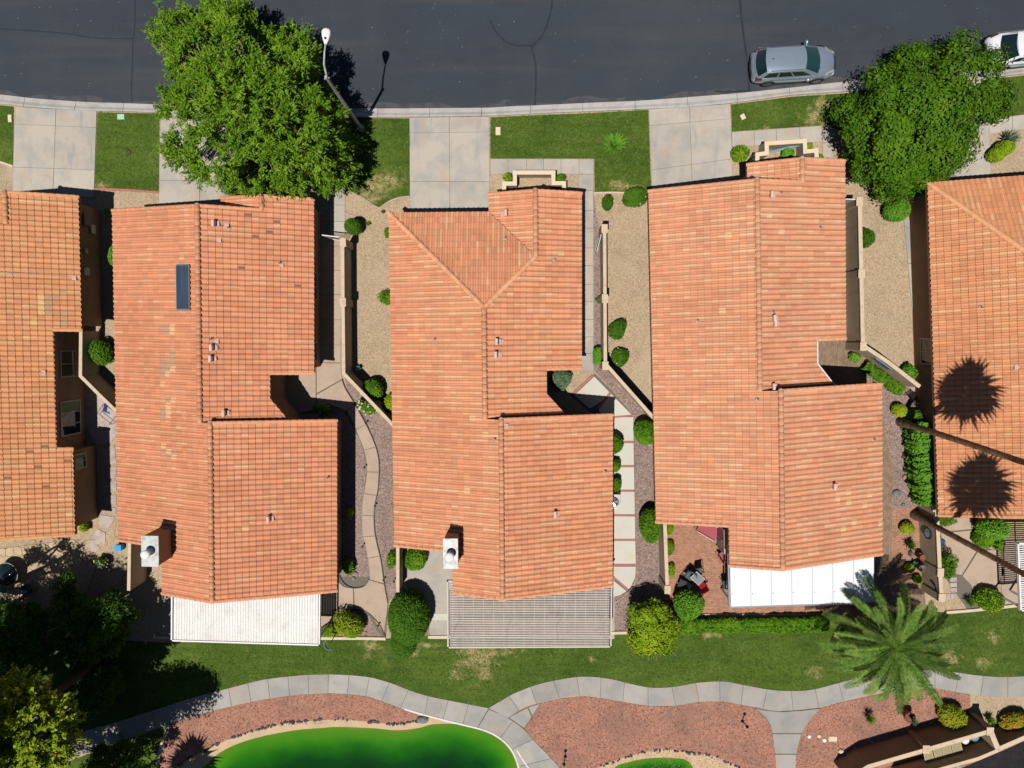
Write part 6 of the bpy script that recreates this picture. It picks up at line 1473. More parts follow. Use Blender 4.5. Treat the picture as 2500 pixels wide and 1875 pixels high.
        MB().add([(x, y, z + .015) for x, y, z in V_] + [(x, y, z - .15) for x, y, z in V_], [(0, 1, 2, 3), (0, 4, 5, 1), (1, 5, 6, 2), (2, 6, 7, 3), (3, 7, 4, 0)]).build('tail_light', MT['tail'], t)
        MB().tube([(tb + .15, sd * wt * .96, roofh - .01), (tf - .1, sd * wt * .96, roofh - .005)], .018, 6).build('roof_rail', MT['chrome'] if rear_tail == 'suv' else mat, t)
        MB().tube([(-h + .35, sd * (w - .01), 1.0 * .965), (h - 1.5, sd * (w - .005), .955)], .014, 5).build('belt_trim', MT['chrome'], t)
        MB().box((0, sd * (w - .02), .33), (L_ - 1.9, .05, .12)).build('sill', MT['plastic'], t)
        for wx in (h - .93, -h + .95):
            ar = MB(); V_, F_ = [], []
            for k in range(13):
                a = math.pi * k / 12
                for r_, dy in ((.36, .0), (.43, -.012)): V_.append((wx + r_ * math.cos(a), sd * (w + .012 + dy), .35 + r_ * math.sin(a)))
            F_ = [(2 * k, 2 * k + 1, 2 * k + 3, 2 * k + 2) for k in range(12)]
            MB().add(V_, F_).build('wheel_arch', MT['plastic'], t)
            wh = MB(); K = 20; prof = [(.24, -.11), (.33, -.11), (.352, -.07), (.352, .07), (.33, .11), (.24, .11)]; V_ = []
            for r_, dy in prof:
                for k in range(K): a = 2 * math.pi * k / K; V_.append((wx + r_ * math.cos(a), sd * (w - .085) + dy, .352 + r_ * math.sin(a)))
            F_ = [(i * K + k, i * K + (k + 1) % K, (i + 1) * K + (k + 1) % K, (i + 1) * K + k) for i in range(5) for k in range(K)]
            wo_ = wh.add(V_, F_, True).build('wheel', MT['tyre'], t)
            V_ = [(wx, sd * (w + .01), .352)]; F_ = []
            for k in range(10):
                for da in (-.13, .13): a = 2 * math.pi * k / 10 + da; V_.append((wx + .23 * math.cos(a), sd * (w + .018), .352 + .23 * math.sin(a)))
                F_.append((0, 1 + 2 * k, 2 + 2 * k))
            MB().add(V_, F_).lathe((0, 0, 0), [(.001, 0), (.001, .001)], 3).build('rim', MT['rim'], wo_)
    V_ = [(-h - .01 + .16 * a * a, w * .86 * a, z) for z in (.42, .62) for a in (-1, -.5, 0, .5, 1)]
    MB().add(V_ + [(x - .07, y, z) for x, y, z in V_], [(j, j + 1, j + 6, j + 5) for j in range(4)] + [(10 + j, 11 + j, 16 + j, 15 + j) for j in range(4)] + [(5 + j, 6 + j, 16 + j, 15 + j) for j in range(4)] + [(j, j + 1, 11 + j, 10 + j) for j in range(4)]).build('rear_bumper', MT['plastic'], t)
    MB().tube([(-h - .02 + .12 * a * a, w * .8 * a, .70) for a in (-1, -.5, 0, .5, 1)], .025, 6).build('rear_step', MT['chrome'], t)
    MB().box((h - .0, 0, .52), (.06, .7, .14)).build('grille', MT['plastic'], t)
    MB().tube([(tb + .3, 0, roofh + .02), (tb + .18, 0, roofh + .16)], [.03, .008], 6).build('antenna', MT['black'], t)
    for y0 in (.1, -.45): MB().tube([(rf + .12, y0, 1.03), (rf - .12, y0 + .42, 1.12)], .01, 4).build('wiper', MT['black'], t)
    return t
car('silver crossover parked at the kerb with its nose to the right', (1926, 168), 3.0, 4.68, 1.83, MT['silver'])
car('white car cut by the right edge, its tail behind the rounded tree', (2494, 128), 6.0, 4.75, 1.85, MT['whitecar'], roofh=1.48, rear_tail='sedan')

# ------------------------------------------------------------------ patio covers
def frame_pts(c, z): return [P(x, y, z) for x, y in c]
def cover(name, label, corners, z, along, n, sw, sth, mat, fmat, tilt=0, beams=3, posts=True, cat='pergola'):
    """corners TL TR BR BL (photo px at height z). along='x': slats run left-right, stacked down the picture; 'y': the other way"""
    TL, TR, BR, BL = frame_pts(corners, z); c = (TL + TR + BR + BL) / 4; t = thing(name, (c.x, c.y, 0), label, cat)
    g = lambda u, v: TL.lerp(TR, u).lerp(BL.lerp(BR, u), v) - Vector((c.x, c.y, 0))
    def bar(a, b, w_, h_, nm, m_, tl=0, dz=0):
        d = (b - a); ln = d.length; ang = math.atan2(d.y, d.x); m0 = (a + b) / 2 + Vector((0, 0, dz))
        return MB().box(tuple(m0), (ln, w_, h_), ang, Matrix.Rotation(tl, 3, 'X')).build(nm, m_, t)
    for i in range(n):
        u = (i + .5) / n
        a, b = (g(.012, .01 + .98 * u), g(.988, .01 + .98 * u)) if along == 'x' else (g(.01 + .98 * u, .015), g(.01 + .98 * u, .985))
        bar(a, b, sw, sth, 'slat', mat, tilt)
    for i in range(beams):
        u = (i + .5) / beams if along == 'x' else [.18, .62, .985][i % 3]
        a, b = (g(u, .01), g(u, .99)) if along == 'x' else (g(.01, u), g(.99, u))
        bar(a, b, .05, .14, 'rafter', fmat, 0, -.085)
    for a, b in ((g(0, 0), g(1, 0)), (g(1, 0), g(1, 1)), (g(1, 1), g(0, 1)), (g(0, 1), g(0, 0))): 
        d = (b - a).normalized() * .04; bar(a - d, b + d, .08, .18, 'beam', fmat, 0, -.02)
    if posts:
        for u in (.02, .36, .68, .98): p = g(u, .96); MB().box((p.x, p.y, z / 2 - .05), (.1, .1, z - .1)).build('post', fmat, t)
    return t
cover('patio_cover', 'white louvred patio cover behind the second house', [(421, 1420), (781, 1420), (780, 1574), (420, 1563)], 2.6, 'y', 54, .146, .02, MT['louvre'], MT['white'], .12, cat='patio cover')
cover('pergola', 'beige slatted pergola behind the centre house', [(1093, 1418), (1493, 1418), (1491, 1578), (1094, 1580)], 2.62, 'x', 38, .047, .08, MT['tanslat'], MT['tanslat'], 0, 16)
cover('pergola', 'white slatted pergola at the right edge, lower terrace', [(2484, 1326), (2620, 1326), (2620, 1478), (2491, 1490)], 2.5, 'x', 30, .06, .05, MT['louvre'], MT['white'], 0, 4)
cn = [(1781, 1330), (2134, 1330), (2134, 1470), (1784, 1481)]
TLc, TRc, BRc, BLc = frame_pts(cn, 2.6); cc = (TLc + TRc + BRc + BLc) / 4; t = thing('patio_cover', (cc.x, cc.y, 0), 'solid white flat patio cover behind the fourth house', 'patio cover')
g_ = lambda u, v: TLc.lerp(TRc, u).lerp(BLc.lerp(BRc, u), v) - Vector((cc.x, cc.y, 0))
MT['coverwhite'] = mk('white_panel', A(244, 246, 248), [('noise', .8, A(226, 230, 234), .5, .7, .5), ('noise', 7, A(200, 200, 198), .66, .8, .5)], rough=.5, objrand=.02)
for k in range(7):
    q = [g_(k / 7 + .0012, 0), g_((k + 1) / 7 - .0012, 0), g_((k + 1) / 7 - .0012, 1), g_(k / 7 + .0012, 1)]
    pn = MB().prism([(p.x, p.y) for p in q], 2.54, 2.6).build('roof_panel', MT['coverwhite'], t)
    for v in (.8,): 
        p = g_(k / 7 + .012, v); MB().lathe((p.x, p.y, 2.6), [(.035, 0), (.02, .02)], 8).build('fixing', MT['grey_metal'], pn)
a, b = g_(-.005, 1.01), g_(1.0, 1.01); MB().box(tuple((a + b) / 2 - Vector((0, 0, .1))), ((b - a).length, .12, .16), math.atan2((b - a).y, (b - a).x)).build('gutter', MT['grey_metal'], t)
a, b = g_(-.008, 0), g_(-.008, 1.01); MB().box(tuple((a + b) / 2 - Vector((0, 0, .1))), ((b - a).length, .08, .16), math.atan2((b - a).y, (b - a).x)).build('fascia_beam', MT['grey_metal'], t)
for u in (.02, .5, .97): p = g_(u, .97); MB().box((p.x, p.y, 1.25), (.1, .1, 2.5)).build('post', MT['white'], t)

sheet('patio', [(1096, 1440), (1490, 1440), (1490, 1552), (1096, 1552)], .042, MT['paver_grey'], .01)  # darker paving laid here to paint in the pergola's shade on the floor
# ------------------------------------------------------------------ utility boxes, gates, condenser
def lidbox(label, px, sx, sy, h, mat, name='utility_box', rz=0, cat='utility box'):
    c = P(px[0], px[1], h); t = thing(name, (c.x, c.y, 0), label, cat, None, rz)
    MB().box((0, 0, h / 2), (sx, sy, h)).build('box_body', mat, t); MB().box((0, 0, h + .012), (sx * .93, sy * .93, .024)).build('lid', mat, t); MB().lathe((sx * .2, 0, h + .024), [(.035, 0), (.03, .01)], 8).build('lid_bolt', MT['galv'], t); return t
lidbox('pale mint green utility box on the lawn by the first driveway', (295, 285), .42, .3, .09, mk('mint', A(176, 220, 196), rough=.6))
lidbox('small white meter box on the lawn at the far left edge', (24, 289), .22, .42, .07, MT['pinkcap'])
lidbox('small pinkish meter box on the centre front lawn near the driveway', (1216, 320), .28, .45, .07, MT['pinkcap'])
lidbox('white stone-like meter box on the narrow lawn below the silver car', (1814, 285), .26, .3, .07, MT['pinkcap'], rz=.5)
c = P(1499, 1225, .8); t = thing('air_conditioner', (c.x, c.y, .03), 'grey air conditioner with a black fan beside the pale slab path', 'air conditioner')
MB().box((0, 0, .4), (.74, .86, .8)).build('cabinet', MT['galv'], t); MB().lathe((-.04, 0, .8), [(.31, 0), (.31, .035), (.28, .035), (.28, .005)], 20).build('fan_ring', MT['black'], t)
for k in range(5):
    a = 2 * math.pi * k / 5; MB().add([(0 - .04, 0, .82), (-.04 + .26 * math.cos(a - .35), .26 * math.sin(a - .35), .812), (-.04 + .27 * math.cos(a), .27 * math.sin(a), .825), (-.04 + .26 * math.cos(a + .35), .26 * math.sin(a + .35), .83)], [(0, 1, 2, 3)]).build('fan_blade', MT['chrome'], t)
def gate(label, a_px, b_px, h, n, mat, z0=.05, name='gate'):
    a, b = P(*a_px, h), P(*b_px, h); c = (a + b) / 2; t = thing(name, (c.x, c.y, 0), label, 'gate'); d = b - a
    for z in (h, .2): MB().box((0, 0, z), (d.length, .05, .05), math.atan2(d.y, d.x)).build('rail', mat, t)
    for i in range(n + 1): p = a.lerp(b, i / n) - c; MB().box((p.x, p.y, h / 2 + .1), (.022, .022, h - .2), math.atan2(d.y, d.x)).build('picket', mat, t)
    return t
gate('white metal picket gate at the top of the brown garden wall', (786, 574), (829, 579), 1.7, 12, MT['white'])
gate('pale swinging gate leaning open at the top of the long pale wall', (1468, 572), (1457, 615), 1.6, 12, MT['tanslat'])
gate('white gate between the fourth house and the iron scroll wall', (2058, 486), (2092, 487), 1.7, 9, MT['white'])
gate('black picket gate at the left side of the peach entry wall', (1846, 378), (1825, 400), 1.0, 8, MT['black'])
gate('dark little gate inside the cream entry wall', (1270, 462), (1340, 462), .9, 12, MT['black'])
# blue trim rail inside the peach wall
a, b = P(1876, 372, .5), P(1962, 352, .5); c = (a + b) / 2; MT['bluetrim'] = mk('blue_trim', A(124, 164, 184), rough=.5)
tag(MB().box(tuple(c), ((b - a).length, .12, .06), math.atan2((b - a).y, (b - a).x)).build('rail', MT['bluetrim']), 'pale blue trim board inside the peach entry wall', 'board')
# wall art
p = P(2087, 742, 1.2); p2 = P(2087, 783, 1.2); wx_ = P(2090, 760, 1.2).x + .12
t = thing('wall_ornament', (wx_, (p.y + p2.y) / 2, 1.2), 'black iron scrollwork ornament hanging on the garden wall', 'wall ornament')
for k in range(3):
    for sg in (-1, 1):
        y0 = (k - 1) * .33; pts = [(0, y0 + .16 * math.sin(a) * (1 - a / 9) , sg * (.03 + .045 * a)) for a in [i * .5 for i in range(11)]]
        MB().tube(pts, .02, 5).build('scroll', MT['black'], t)
for z in (-.28, 0.0, .28): MB().tube([(0, -.5, z), (0, .5, z)], .014, 5).build('bar', MT['black'], t)
A1, B1 = P(2135, 893, 1.25), P(2190, 925, 1.25)
W0, W1 = P(2108, 845, 1.85), P(2246, 944, 1.85); dw = (W1 - W0); dw.z = 0; dw.normalize(); nw = Vector((dw.y, -dw.x, 0)); nw = nw if nw.x < 0 else -nw
pc = P(2170, 885, 1.85) ; pc = Vector((pc.x, pc.y, 1.15)) + nw * .11 + dw * .0
t = thing('wall_plaque', tuple(pc), 'framed blue and orange picture mounted on the angled garden wall', 'plaque', None, math.atan2(dw.y, dw.x))
MB().box((0, 0, 0), (1.15, .03, .62)).build('frame', MT['bluetrim'], t); MB().box((0, -.02 if nw.dot(Vector((-dw.y, dw.x, 0))) < 0 else .02, 0), (1.05, .012, .52)).build('picture', mk('painted_panel', A(70, 104, 134), [('noise', 1.5, A(206, 156, 116), .5, .62, .9), ('noise', 3, A(120, 150, 160), .5, .6, .5)]), t)
# sun plaque
pw = P(2291, 1310, 1.85); t = thing('wall_plaque', (pw.x - .12, P(2268, 1302, 1.0).y, 1.05), 'round blue and white sun plaque hanging on the garden wall', 'plaque')
MT['plaqueblue'] = mk('glazed_blue', A(110, 160, 190), [('noise', 9, A(210, 225, 235), .48, .56, .9)], rough=.3)
V_ = [(-.02, .28 * math.cos(a), .34 * math.sin(a)) for a in [2 * math.pi * k / 24 for k in range(24)]]
MB().add(V_ + [(0.02, y, z) for x, y, z in V_], [tuple(range(24)), tuple(range(47, 23, -1))] + [(i, (i + 1) % 24, 24 + (i + 1) % 24, 24 + i) for i in range(24)]).build('disc', MT['plaqueblue'], t)
V_ = [(-.025, .31 * math.cos(2 * math.pi * k / 24), .37 * math.sin(2 * math.pi * k / 24)) for k in range(25)]
MB().tube(V_, .025, 6).build('rim', MT['black'], t)
pw = P(2298, 1432, 1.85); t = thing('wall_ornament', (pw.x - .1, P(2285, 1430, 1.4).y, 1.45), 'small dark ornament with blue glints on the lower part of the pots wall', 'wall ornament')
MB().tube([(0, .25, -.3), (-.04, 0, 0), (0, -.2, .25)], [.01, .06, .01], 6).build('body', MT['black'], t); MB().blob((-.05, -.02, 0), (.04, .06, .04)).build('glass_bead', MT['plaqueblue'], t)

# ------------------------------------------------------------------ pots, rocks, path lights
def pot(label, px, r, h, mat, plant=None):
    c = P(px[0], px[1], h); t = thing('plant_pot', (c.x, c.y, .02), label, 'plant pot')
    MB().lathe((0, 0, 0), [(r * .62, 0), (r * .98, h * .75), (r, h * .95), (r * 1.1, h), (r * .92, h), (r * .86, h * .9)], 16).build('pot_body', mat, t)
    MB().lathe((0, 0, h * .86), [(r * .86, 0), (r * .84, .01)], 14).build('soil', MT['bark'], t); return t
MT['terra'] = mk('terracotta', A(150, 96, 76), [('noise', 6, A(120, 76, 60), .45, .65, .8)]); MT['greypot'] = mk('weathered_pot', A(120, 110, 100), [('noise', 6, A(90, 82, 76), .45, .65, .8)]); MT['bluepot'] = mk('glazed_blue_pot', A(50, 86, 116), rough=.25, spec=.6)
pot('tall clay pot with dark mouth, upper of the pair by the garden wall', (2253, 1362), .17, .75, MT['terra'])
pot('grey-rimmed pot, lower of the pair by the garden wall', (2252, 1388), .2, .75, MT['greypot'])
pot('blue glazed pot right of the wall with the sun plaque', (2297, 1324), .24, .6, MT['bluepot'])
pot('terracotta pot holding a dark plant in the right red gravel', (2222, 1752), .3, .65, MT['terra'])
spikes('dark aloe planted in the terracotta pot on red gravel', (2230, 1758), 13, .6, 'leaf_grey', 18, .06, name='aloe', z0=.6)
def rock(label, px, r, mat, group=None, name='boulder', fl=.6):
    c = P(px[0], px[1], .1); mb = MB().blob((0, 0, r[2] * .3 if len(r) > 2 else r[0] * .3), (r[0], r[1], (r[2] if len(r) > 2 else r[0] * fl)), 12, 7, .09, random.Random(int(px[0])))
    o = mb.build(name, mat); o.location = (c.x, c.y, .02); return tag(o, label, 'rock', group)
MT['rockgrey'] = mk('grey_rock', A(140, 140, 142), [('noise', 4, A(100, 104, 110), .45, .62, .9), ('noise', 14, A(170, 166, 160), .55, .7, .6)], bump=(9, .6, .04)); MT['rocktan'] = mk('tan_rock', A(186, 150, 130), [('noise', 4, A(150, 120, 106), .45, .62, .9)], bump=(9, .6, .04)); MT['rockdark'] = mk('dark_cobble', A(96, 92, 94), [('noise', 4, A(70, 70, 76), .45, .62, .9)], objrand=.3)
rock('round grey boulder in the gravel right of the fourth house', (2190, 1204), (.24, .22), MT['rockgrey'])
rock('small grey stone just below the round grey boulder', (2207, 1233), (.13, .12), MT['rockgrey'])
rock('tan pointed rock at the edge of the tall loose hedge, upper', (2210, 1111), (.13, .16), MT['rocktan'])
rock('tan rock at the edge of the tall loose hedge, lower', (2212, 1166), (.2, .16), MT['rocktan'])
rock('pale upright stone between the aloe clump and the pots', (2223, 1352), (.13, .2, .3), MT['rockgrey'])
rock('flat grey-green boulder where the gravel meets the pond walk', (1032, 1757), (.38, .23, .2), MT['rockgrey'])
rock('long flat tan stone in the bed below the second house', (862, 1400), (.3, .12, .12), MT['rocktan'])
rock('dark clump of debris in the middle of the left front lawn', (313, 371), (.16, .18, .06), MT['bark'])
rock('pale stone at the left foot of the long brown wall', (2054, 1835), (.17, .14), MT['tan_cap'])
STN = [('smallest pale round stepping stone in the right red gravel', (1976, 1799), .11, .11), ('tan round stepping stone in the right red gravel', (2000, 1798), .11, .11), ('white round stepping stone in the right red gravel', (2013, 1808), .12, .12)]
for lb, px, rx, ry in STN:
    c = P(*px, .05); o = MB().lathe((0, 0, 0), [(rx, -.02), (rx, .04), (rx * .9, .05)], 16).build('stepping_stone', MT['pinkcap'] if 'tan' in lb else MT['white']); o.location = (c.x, c.y, .02); tag(o, lb, 'stepping stone')
c = P(2033, 1804, .05); o = MB().box((0, 0, .03), (.5, .33, .06)).build('concrete_slab', MT['pinkcap']); bm = bmesh.new(); bm.from_mesh(o.data); bmesh.ops.bevel(bm, geom=[e for e in bm.edges], offset=.02, segments=2, affect='EDGES'); bm.to_mesh(o.data); bm.free(); o.location = (c.x, c.y, .02); tag(o, 'rounded rectangular pinkish slab lying in the right red gravel', 'slab')
# cobbles along the pond apron
rg = random.Random(3); path = spline(AE, 6); mbs = []
proto = [MB().blob((0, 0, 0), (.11 * rg.uniform(.7, 1.3), .08 * rg.uniform(.7, 1.3), .05), 8, 5, .12, rg).build('x', MT['rockdark']).data for _ in range(6)]
for o in [o for o in bpy.data.objects if o.name == 'x' or o.name.startswith('x.')]: bpy.data.objects.remove(o)
ps = resample([P2(x, y) for x, y in path], 150)
for i, p in enumerate(ps[12:]):
    if rg.random() < (.5 if i < 95 else .15) or p.x > P(1022, 1760).x: continue
    o = bpy.data.objects.new('cobble', proto[rg.randrange(6)]); COL.objects.link(o); o.location = (p.x + rg.uniform(-.06, .06), p.y + rg.uniform(-.02, .1), .05); o.rotation_euler = (0, 0, rg.uniform(0, 6)); s_ = rg.uniform(.6, 1.4); o.scale = (s_, s_, s_)
    tag(o, 'dark cobble in the broken row between red gravel and the green pond apron', 'cobble', 'cobbles edging the larger pond apron')
ps = resample([P2(x, y) for x, y in spline(AE2, 6)], 60)
for i, p in enumerate(ps):
    if rg.random() < .35: continue
    o = bpy.data.objects.new('cobble', proto[rg.randrange(6)]); COL.objects.link(o); o.location = (p.x + rg.uniform(-.1, .1), p.y + rg.uniform(-.08, .08), .05); o.rotation_euler = (0, 0, rg.uniform(0, 6)); s_ = rg.uniform(.5, 1.1); o.scale = (s_, s_, s_)
    tag(o, 'small cobble along the pale apron of the lesser pond at the bottom', 'cobble', 'cobbles edging the smaller pond apron')
def path_light(label, px, h=.35, r=.06):
    c = P(px[0], px[1], 0); t = thing('path_light', (c.x, c.y, 0), label, 'path light')
    MB().tube([(0, 0, 0), (0, 0, h)], .018, 6).build('stake', MT['black'], t); MB().lathe((0, 0, h - .02), [(r, 0), (r * 1.1, .03), (.02, .08)], 10).build('lamp_hood', MT['black'], t); return t
for lb, px in [('path light at the top of the curving path, right side', (896, 1031)), ('path light left of the curving path where it swings outward', (893, 1138)), ('path light right of the curving path halfway down', (918, 1232)), ('path light left of the curving path near its foot', (888, 1330)), ('path light beside the low wall below the centre chimney', (964, 1415)), ('path light in the gravel wedge by the yellow-green bush', (926, 1522)), ('path light at the round bed below the second house', (939, 1412))]: path_light(lb, px)
def bollard(label, px_base, px_top, h):
    b_ = P(*px_base, 0); t_ = P(*px_top, h); t = thing('garden_lamp', (b_.x, b_.y, .02), label, 'garden lamp')
    MB().lathe((0, 0, 0), [(.1, 0), (.1, .04), (.04, .06)], 10).build('foot', MT['black'], t); MB().tube([(0, 0, .04), (t_.x - b_.x, t_.y - b_.y, h - .12)], .03, 8).build('post', MT['black'], t); MB().lathe((t_.x - b_.x, t_.y - b_.y, h - .12), [(.06, 0), (.09, .04), (.09, .16), (.03, .22)], 12).build('lantern', MT['black'], t); return t
bollard('black garden lamp post in the middle red gravel, right part', (1812, 1760), (1824, 1774), 1.0)
bollard('black garden lamp post at the bottom of the middle red gravel', (1380, 1846), (1377, 1866), 1.0)

# ------------------------------------------------------------------ stone paving by the leftmost house
def voronoi_stones(poly_px, n, seed, gap, mat, z, name, parent):
    poly = [P2(x, y, z) for x, y in poly_px]; rg = random.Random(seed); xs = [p[0] for p in poly]; ys_ = [p[1] for p in poly]; sd = []
    tries = 0; best = math.sqrt((max(xs) - min(xs)) * (max(ys_) - min(ys_)) / n) * .75
    while len(sd) < n and tries < 9000:
        tries += 1; p = (rg.uniform(min(xs), max(xs)), rg.uniform(min(ys_), max(ys_)))
        if all(math.hypot(p[0] - q[0], p[1] - q[1]) > best for q in sd): sd.append(p)
    ar = sum(poly[i][0] * poly[(i + 1) % len(poly)][1] - poly[(i + 1) % len(poly)][0] * poly[i][1] for i in range(len(poly))); base = poly if ar > 0 else poly[::-1]
    for i, s_ in enumerate(sd):
        cell = [(p[0], p[1]) for p in base]
        for j, q in enumerate(sd):
            if i == j or math.hypot(q[0] - s_[0], q[1] - s_[1]) > best * 5: continue
            mx, my = (s_[0] + q[0]) / 2, (s_[1] + q[1]) / 2; dx, dy = q[0] - s_[0], q[1] - s_[1]; l = math.hypot(dx, dy); mx -= dx / l * gap; my -= dy / l * gap
            cell = clip_poly(cell, (mx, my), (mx - dy, my + dx))
            if len(cell) < 3: break
        if len(cell) < 3: continue
        if abs(sum(cell[k][0] * cell[(k + 1) % len(cell)][1] - cell[(k + 1) % len(cell)][0] * cell[k][1] for k in range(len(cell)))) < .02: continue
        MB().prism(cell, z - .05, z + rg.uniform(-.006, .006)).build(name, mat, parent)
tp = sheet('terrace', [(-60, 1345), (0, 1340), (180, 1318), (205, 1340), (232, 1385), (215, 1440), (150, 1500), (-60, 1500)], .02, mk('grout', A(150, 134, 112)), .02)
voronoi_stones([(-60, 1345), (0, 1340), (180, 1318), (205, 1340), (232, 1385), (215, 1440), (150, 1500), (-60, 1500)], 150, 4, .012, MT['flag'], .05, 'flagstone', tp)
st_ = sheet('garden_path', [(243, 1085), (288, 1060), (288, 1250), (275, 1330), (225, 1400), (205, 1340), (240, 1280)], .012, MT['ground'])
for q in [[(246, 1092), (280, 1086), (284, 1130), (250, 1140)], [(250, 1146), (284, 1138), (284, 1165), (250, 1174)], [(250, 1180), (285, 1172), (285, 1200), (252, 1206)], [(252, 1211), (284, 1207), (284, 1232), (252, 1232)], [(250, 1238), (284, 1240), (283, 1256), (250, 1252)], [(245, 1256), (282, 1262), (262, 1300), (240, 1278)], [(236, 1290), (258, 1300), (258, 1325), (238, 1330), (226, 1310)], [(214, 1318), (232, 1316), (244, 1338), (232, 1352), (212, 1342)]]:
    slab_poly(st_, q, .05, MT['flag_grey'], 'stepping_stone', .03)
co = sheet('patio', [(200, 925), (285, 1010), (284, 1060), (270, 1082), (240, 1086), (225, 1070), (200, 1020)], .04, MT['flag_grey'], .03)

# ------------------------------------------------------------------ furniture
def chair(label, px, rz, seatmat, framemat, w_=.55, back=.9, lounge=False, group=None, mesh_=False):
    c = P(px[0], px[1], .45); t = thing('patio_chair', (c.x, c.y, .03), label, 'chair', group, rz); h = w_ / 2; L_ = 1.3 if lounge else w_
    MB().box((0, 0, .44), (w_, L_, .08 if not mesh_ else .03)).build('seat', seatmat, t)
    MB().box((0, -L_ / 2 + .0, .44 + (back - .44) / 2), (w_, .07 if not mesh_ else .03, back - .44), 0, Matrix.Rotation(.25, 3, 'X')).build('backrest', seatmat, t)
    for sx in (-1, 1):
        MB().tube([(sx * (h + .03), -L_ / 2, back), (sx * (h + .03), -L_ / 2 + .1, .64), (sx * (h + .03), L_ / 2 - .05, .64), (sx * (h + .03), L_ / 2, .0)], .018, 6).build('armrest', framemat, t)
        for sy in (-1, 1): MB().tube([(sx * h, sy * L_ / 2 * .92, .42), (sx * (h + .02), sy * L_ / 2, 0)], .018, 6).build('leg', framemat, t)
    return t
MT['redcloth'] = mk('faded_red_cloth', A(176, 92, 100), rough=.9); MT['redbright'] = mk('red_cushion', A(150, 20, 34), rough=.8); MT['slate'] = mk('slate_mesh', A(96, 112, 118), [('noise', 30, A(60, 76, 84), .45, .6, 1)]); MT['tablemet'] = mk('brushed_top', A(140, 140, 138), [('noise', 5, A(96, 130, 130), .45, .65, .8)], rough=.4)
chair('faded red sun lounger half under the fourth house eave', (1729, 1293), -2.1, MT['redcloth'], MT['white'], .75, .85, True)
chair('red cushioned chair by the white post on the brick patio', (1767, 1357), -1.0, MT['redcloth'], MT['frame'], .55)
chair('slate grey mesh chair at the left of the patio table', (1683, 1404), 2.5, MT['slate'], MT['black'], .48, mesh_=True)
chair('dark wire chair behind the patio table, upper right', (1706, 1392), 3.4, MT['slate'], MT['black'], .42, mesh_=True)
chair('red cushioned chair at the lower right of the patio table', (1714, 1430), .6, MT['redbright'], MT['black'], .42)
chair('black round-backed chair touching the green patio bush', (1667, 1426), 1.2, MT['plastic'], MT['black'], .5, mesh_=True)
c = P(1703, 1412, .72); t = thing('patio_table', (c.x, c.y, .02), 'small square metal table among the chairs on the brick patio', 'table', None, -.75)
MB().box((0, 0, .7), (.66, .52, .03)).build('table_top', MT['tablemet'], t); MB().tube([(-.33, -.26, .72), (.33, -.26, .72), (.33, .26, .72), (-.33, .26, .72), (-.33, -.26, .72)], .015, 5).build('table_rim', MT['white'], t)
for sx in (-1, 1):
    for sy in (-1, 1): MB().tube([(sx * .3, sy * .23, .7), (sx * .32, sy * .25, 0)], .018, 6).build('leg', MT['black'], t)
c = P(1768, 1424, .5); t = thing('garden_cart', (c.x, c.y, .02), 'slim green and grey barbecue trolley beside the white patio cover', 'trolley', None, .1)
MB().box((0, 0, .7), (.28, .5, .22)).build('tray', MT['slate'], t); MB().blob((0, -.05, .84), (.1, .16, .08)).build('lid', mk('pale_green', A(170, 190, 176)), t)
for sx in (-.12, .12):
    for sy in (-.22, .22): MB().tube([(sx, sy, .62), (sx * 1.2, sy * 1.1, 0)], .015, 5).build('leg', MT['black'], t)
# things on the leftmost house's terrace
MT['blueplastic'] = mk('blue_plastic', A(60, 160, 226), rough=.4); MT['tealcloth'] = mk('teal_cloth', A(70, 140, 140)); MT['bluecloth'] = mk('blue_cloth', A(60, 130, 190))
c = P(288, 1338, .4); t = thing('storage_bin', (c.x, c.y, .02), 'bright blue plastic bin under the second house eave', 'bin')
MB().box((0, 0, .2), (.38, .32, .4)).build('bin_body', MT['blueplastic'], t); MB().box((0, 0, .41), (.42, .36, .03)).build('lid', MT['blueplastic'], t)
c = P(14, 1403, .75); t = thing('patio_table', (c.x, c.y, .03), 'round glass patio table at the left edge, casting a dark ring of shade', 'table')
MB().lathe((0, 0, .7), [(.72, 0), (.72, .02), (.02, .021)], 28).build('table_top', MT['carglass'], t); MB().tube([(.72 * math.cos(a), .72 * math.sin(a), .72) for a in [2 * math.pi * k / 28 for k in range(29)]], .02, 5).build('table_rim', MT['frame'], t)
MB().tube([(0, 0, 0), (0, 0, .7)], .05, 8).build('pedestal', MT['black'], t)
chair('dark chair with a turquoise towel on the flagstone terrace', (64, 1440), .4, MT['plastic'], MT['tealcloth'], .6)
c = P(57, 1452, .62); o = MB().box((0, 0, 0), (.16, .62, .04), -.35).build('towel', MT['bluecloth']); o.location = (c.x, c.y, .56); tag(o, 'bright blue towel draped over the dark terrace chair', 'towel')
chair('teal chair cut by the left edge of the flagstone terrace', (6, 1436), 1.6, MT['tealcloth'], MT['frame'], .5)
# courtyard exercise frame with a blue cloth
c = P(262, 1010, .4); t = thing('drying_frame', (c.x, c.y, .05), 'thin black metal frame with blue cloth in the left courtyard', 'frame', None, -.7)
MB().tube([(-.5, -.35, .3), (.6, -.35, .3)], .015, 5).build('rail', MT['black'], t); MB().tube([(-.5, .35, .3), (.6, .35, .3)], .015, 5).build('rail', MT['black'], t)
for x in (-.45, .55):
    MB().tube([(x, -.35, 0), (x, -.35, .5), (x, .35, .5), (x, .35, 0)], .015, 5).build('leg', MT['black'], t)
MB().box((-.25, .28, .5), (.22, .5, .05), .4).build('cloth', mk('navy_cloth', A(50, 60, 110)), t); MB().box((0, .12, .46), (.3, .1, .04), .3).build('cloth', MT['bluecloth'], t)
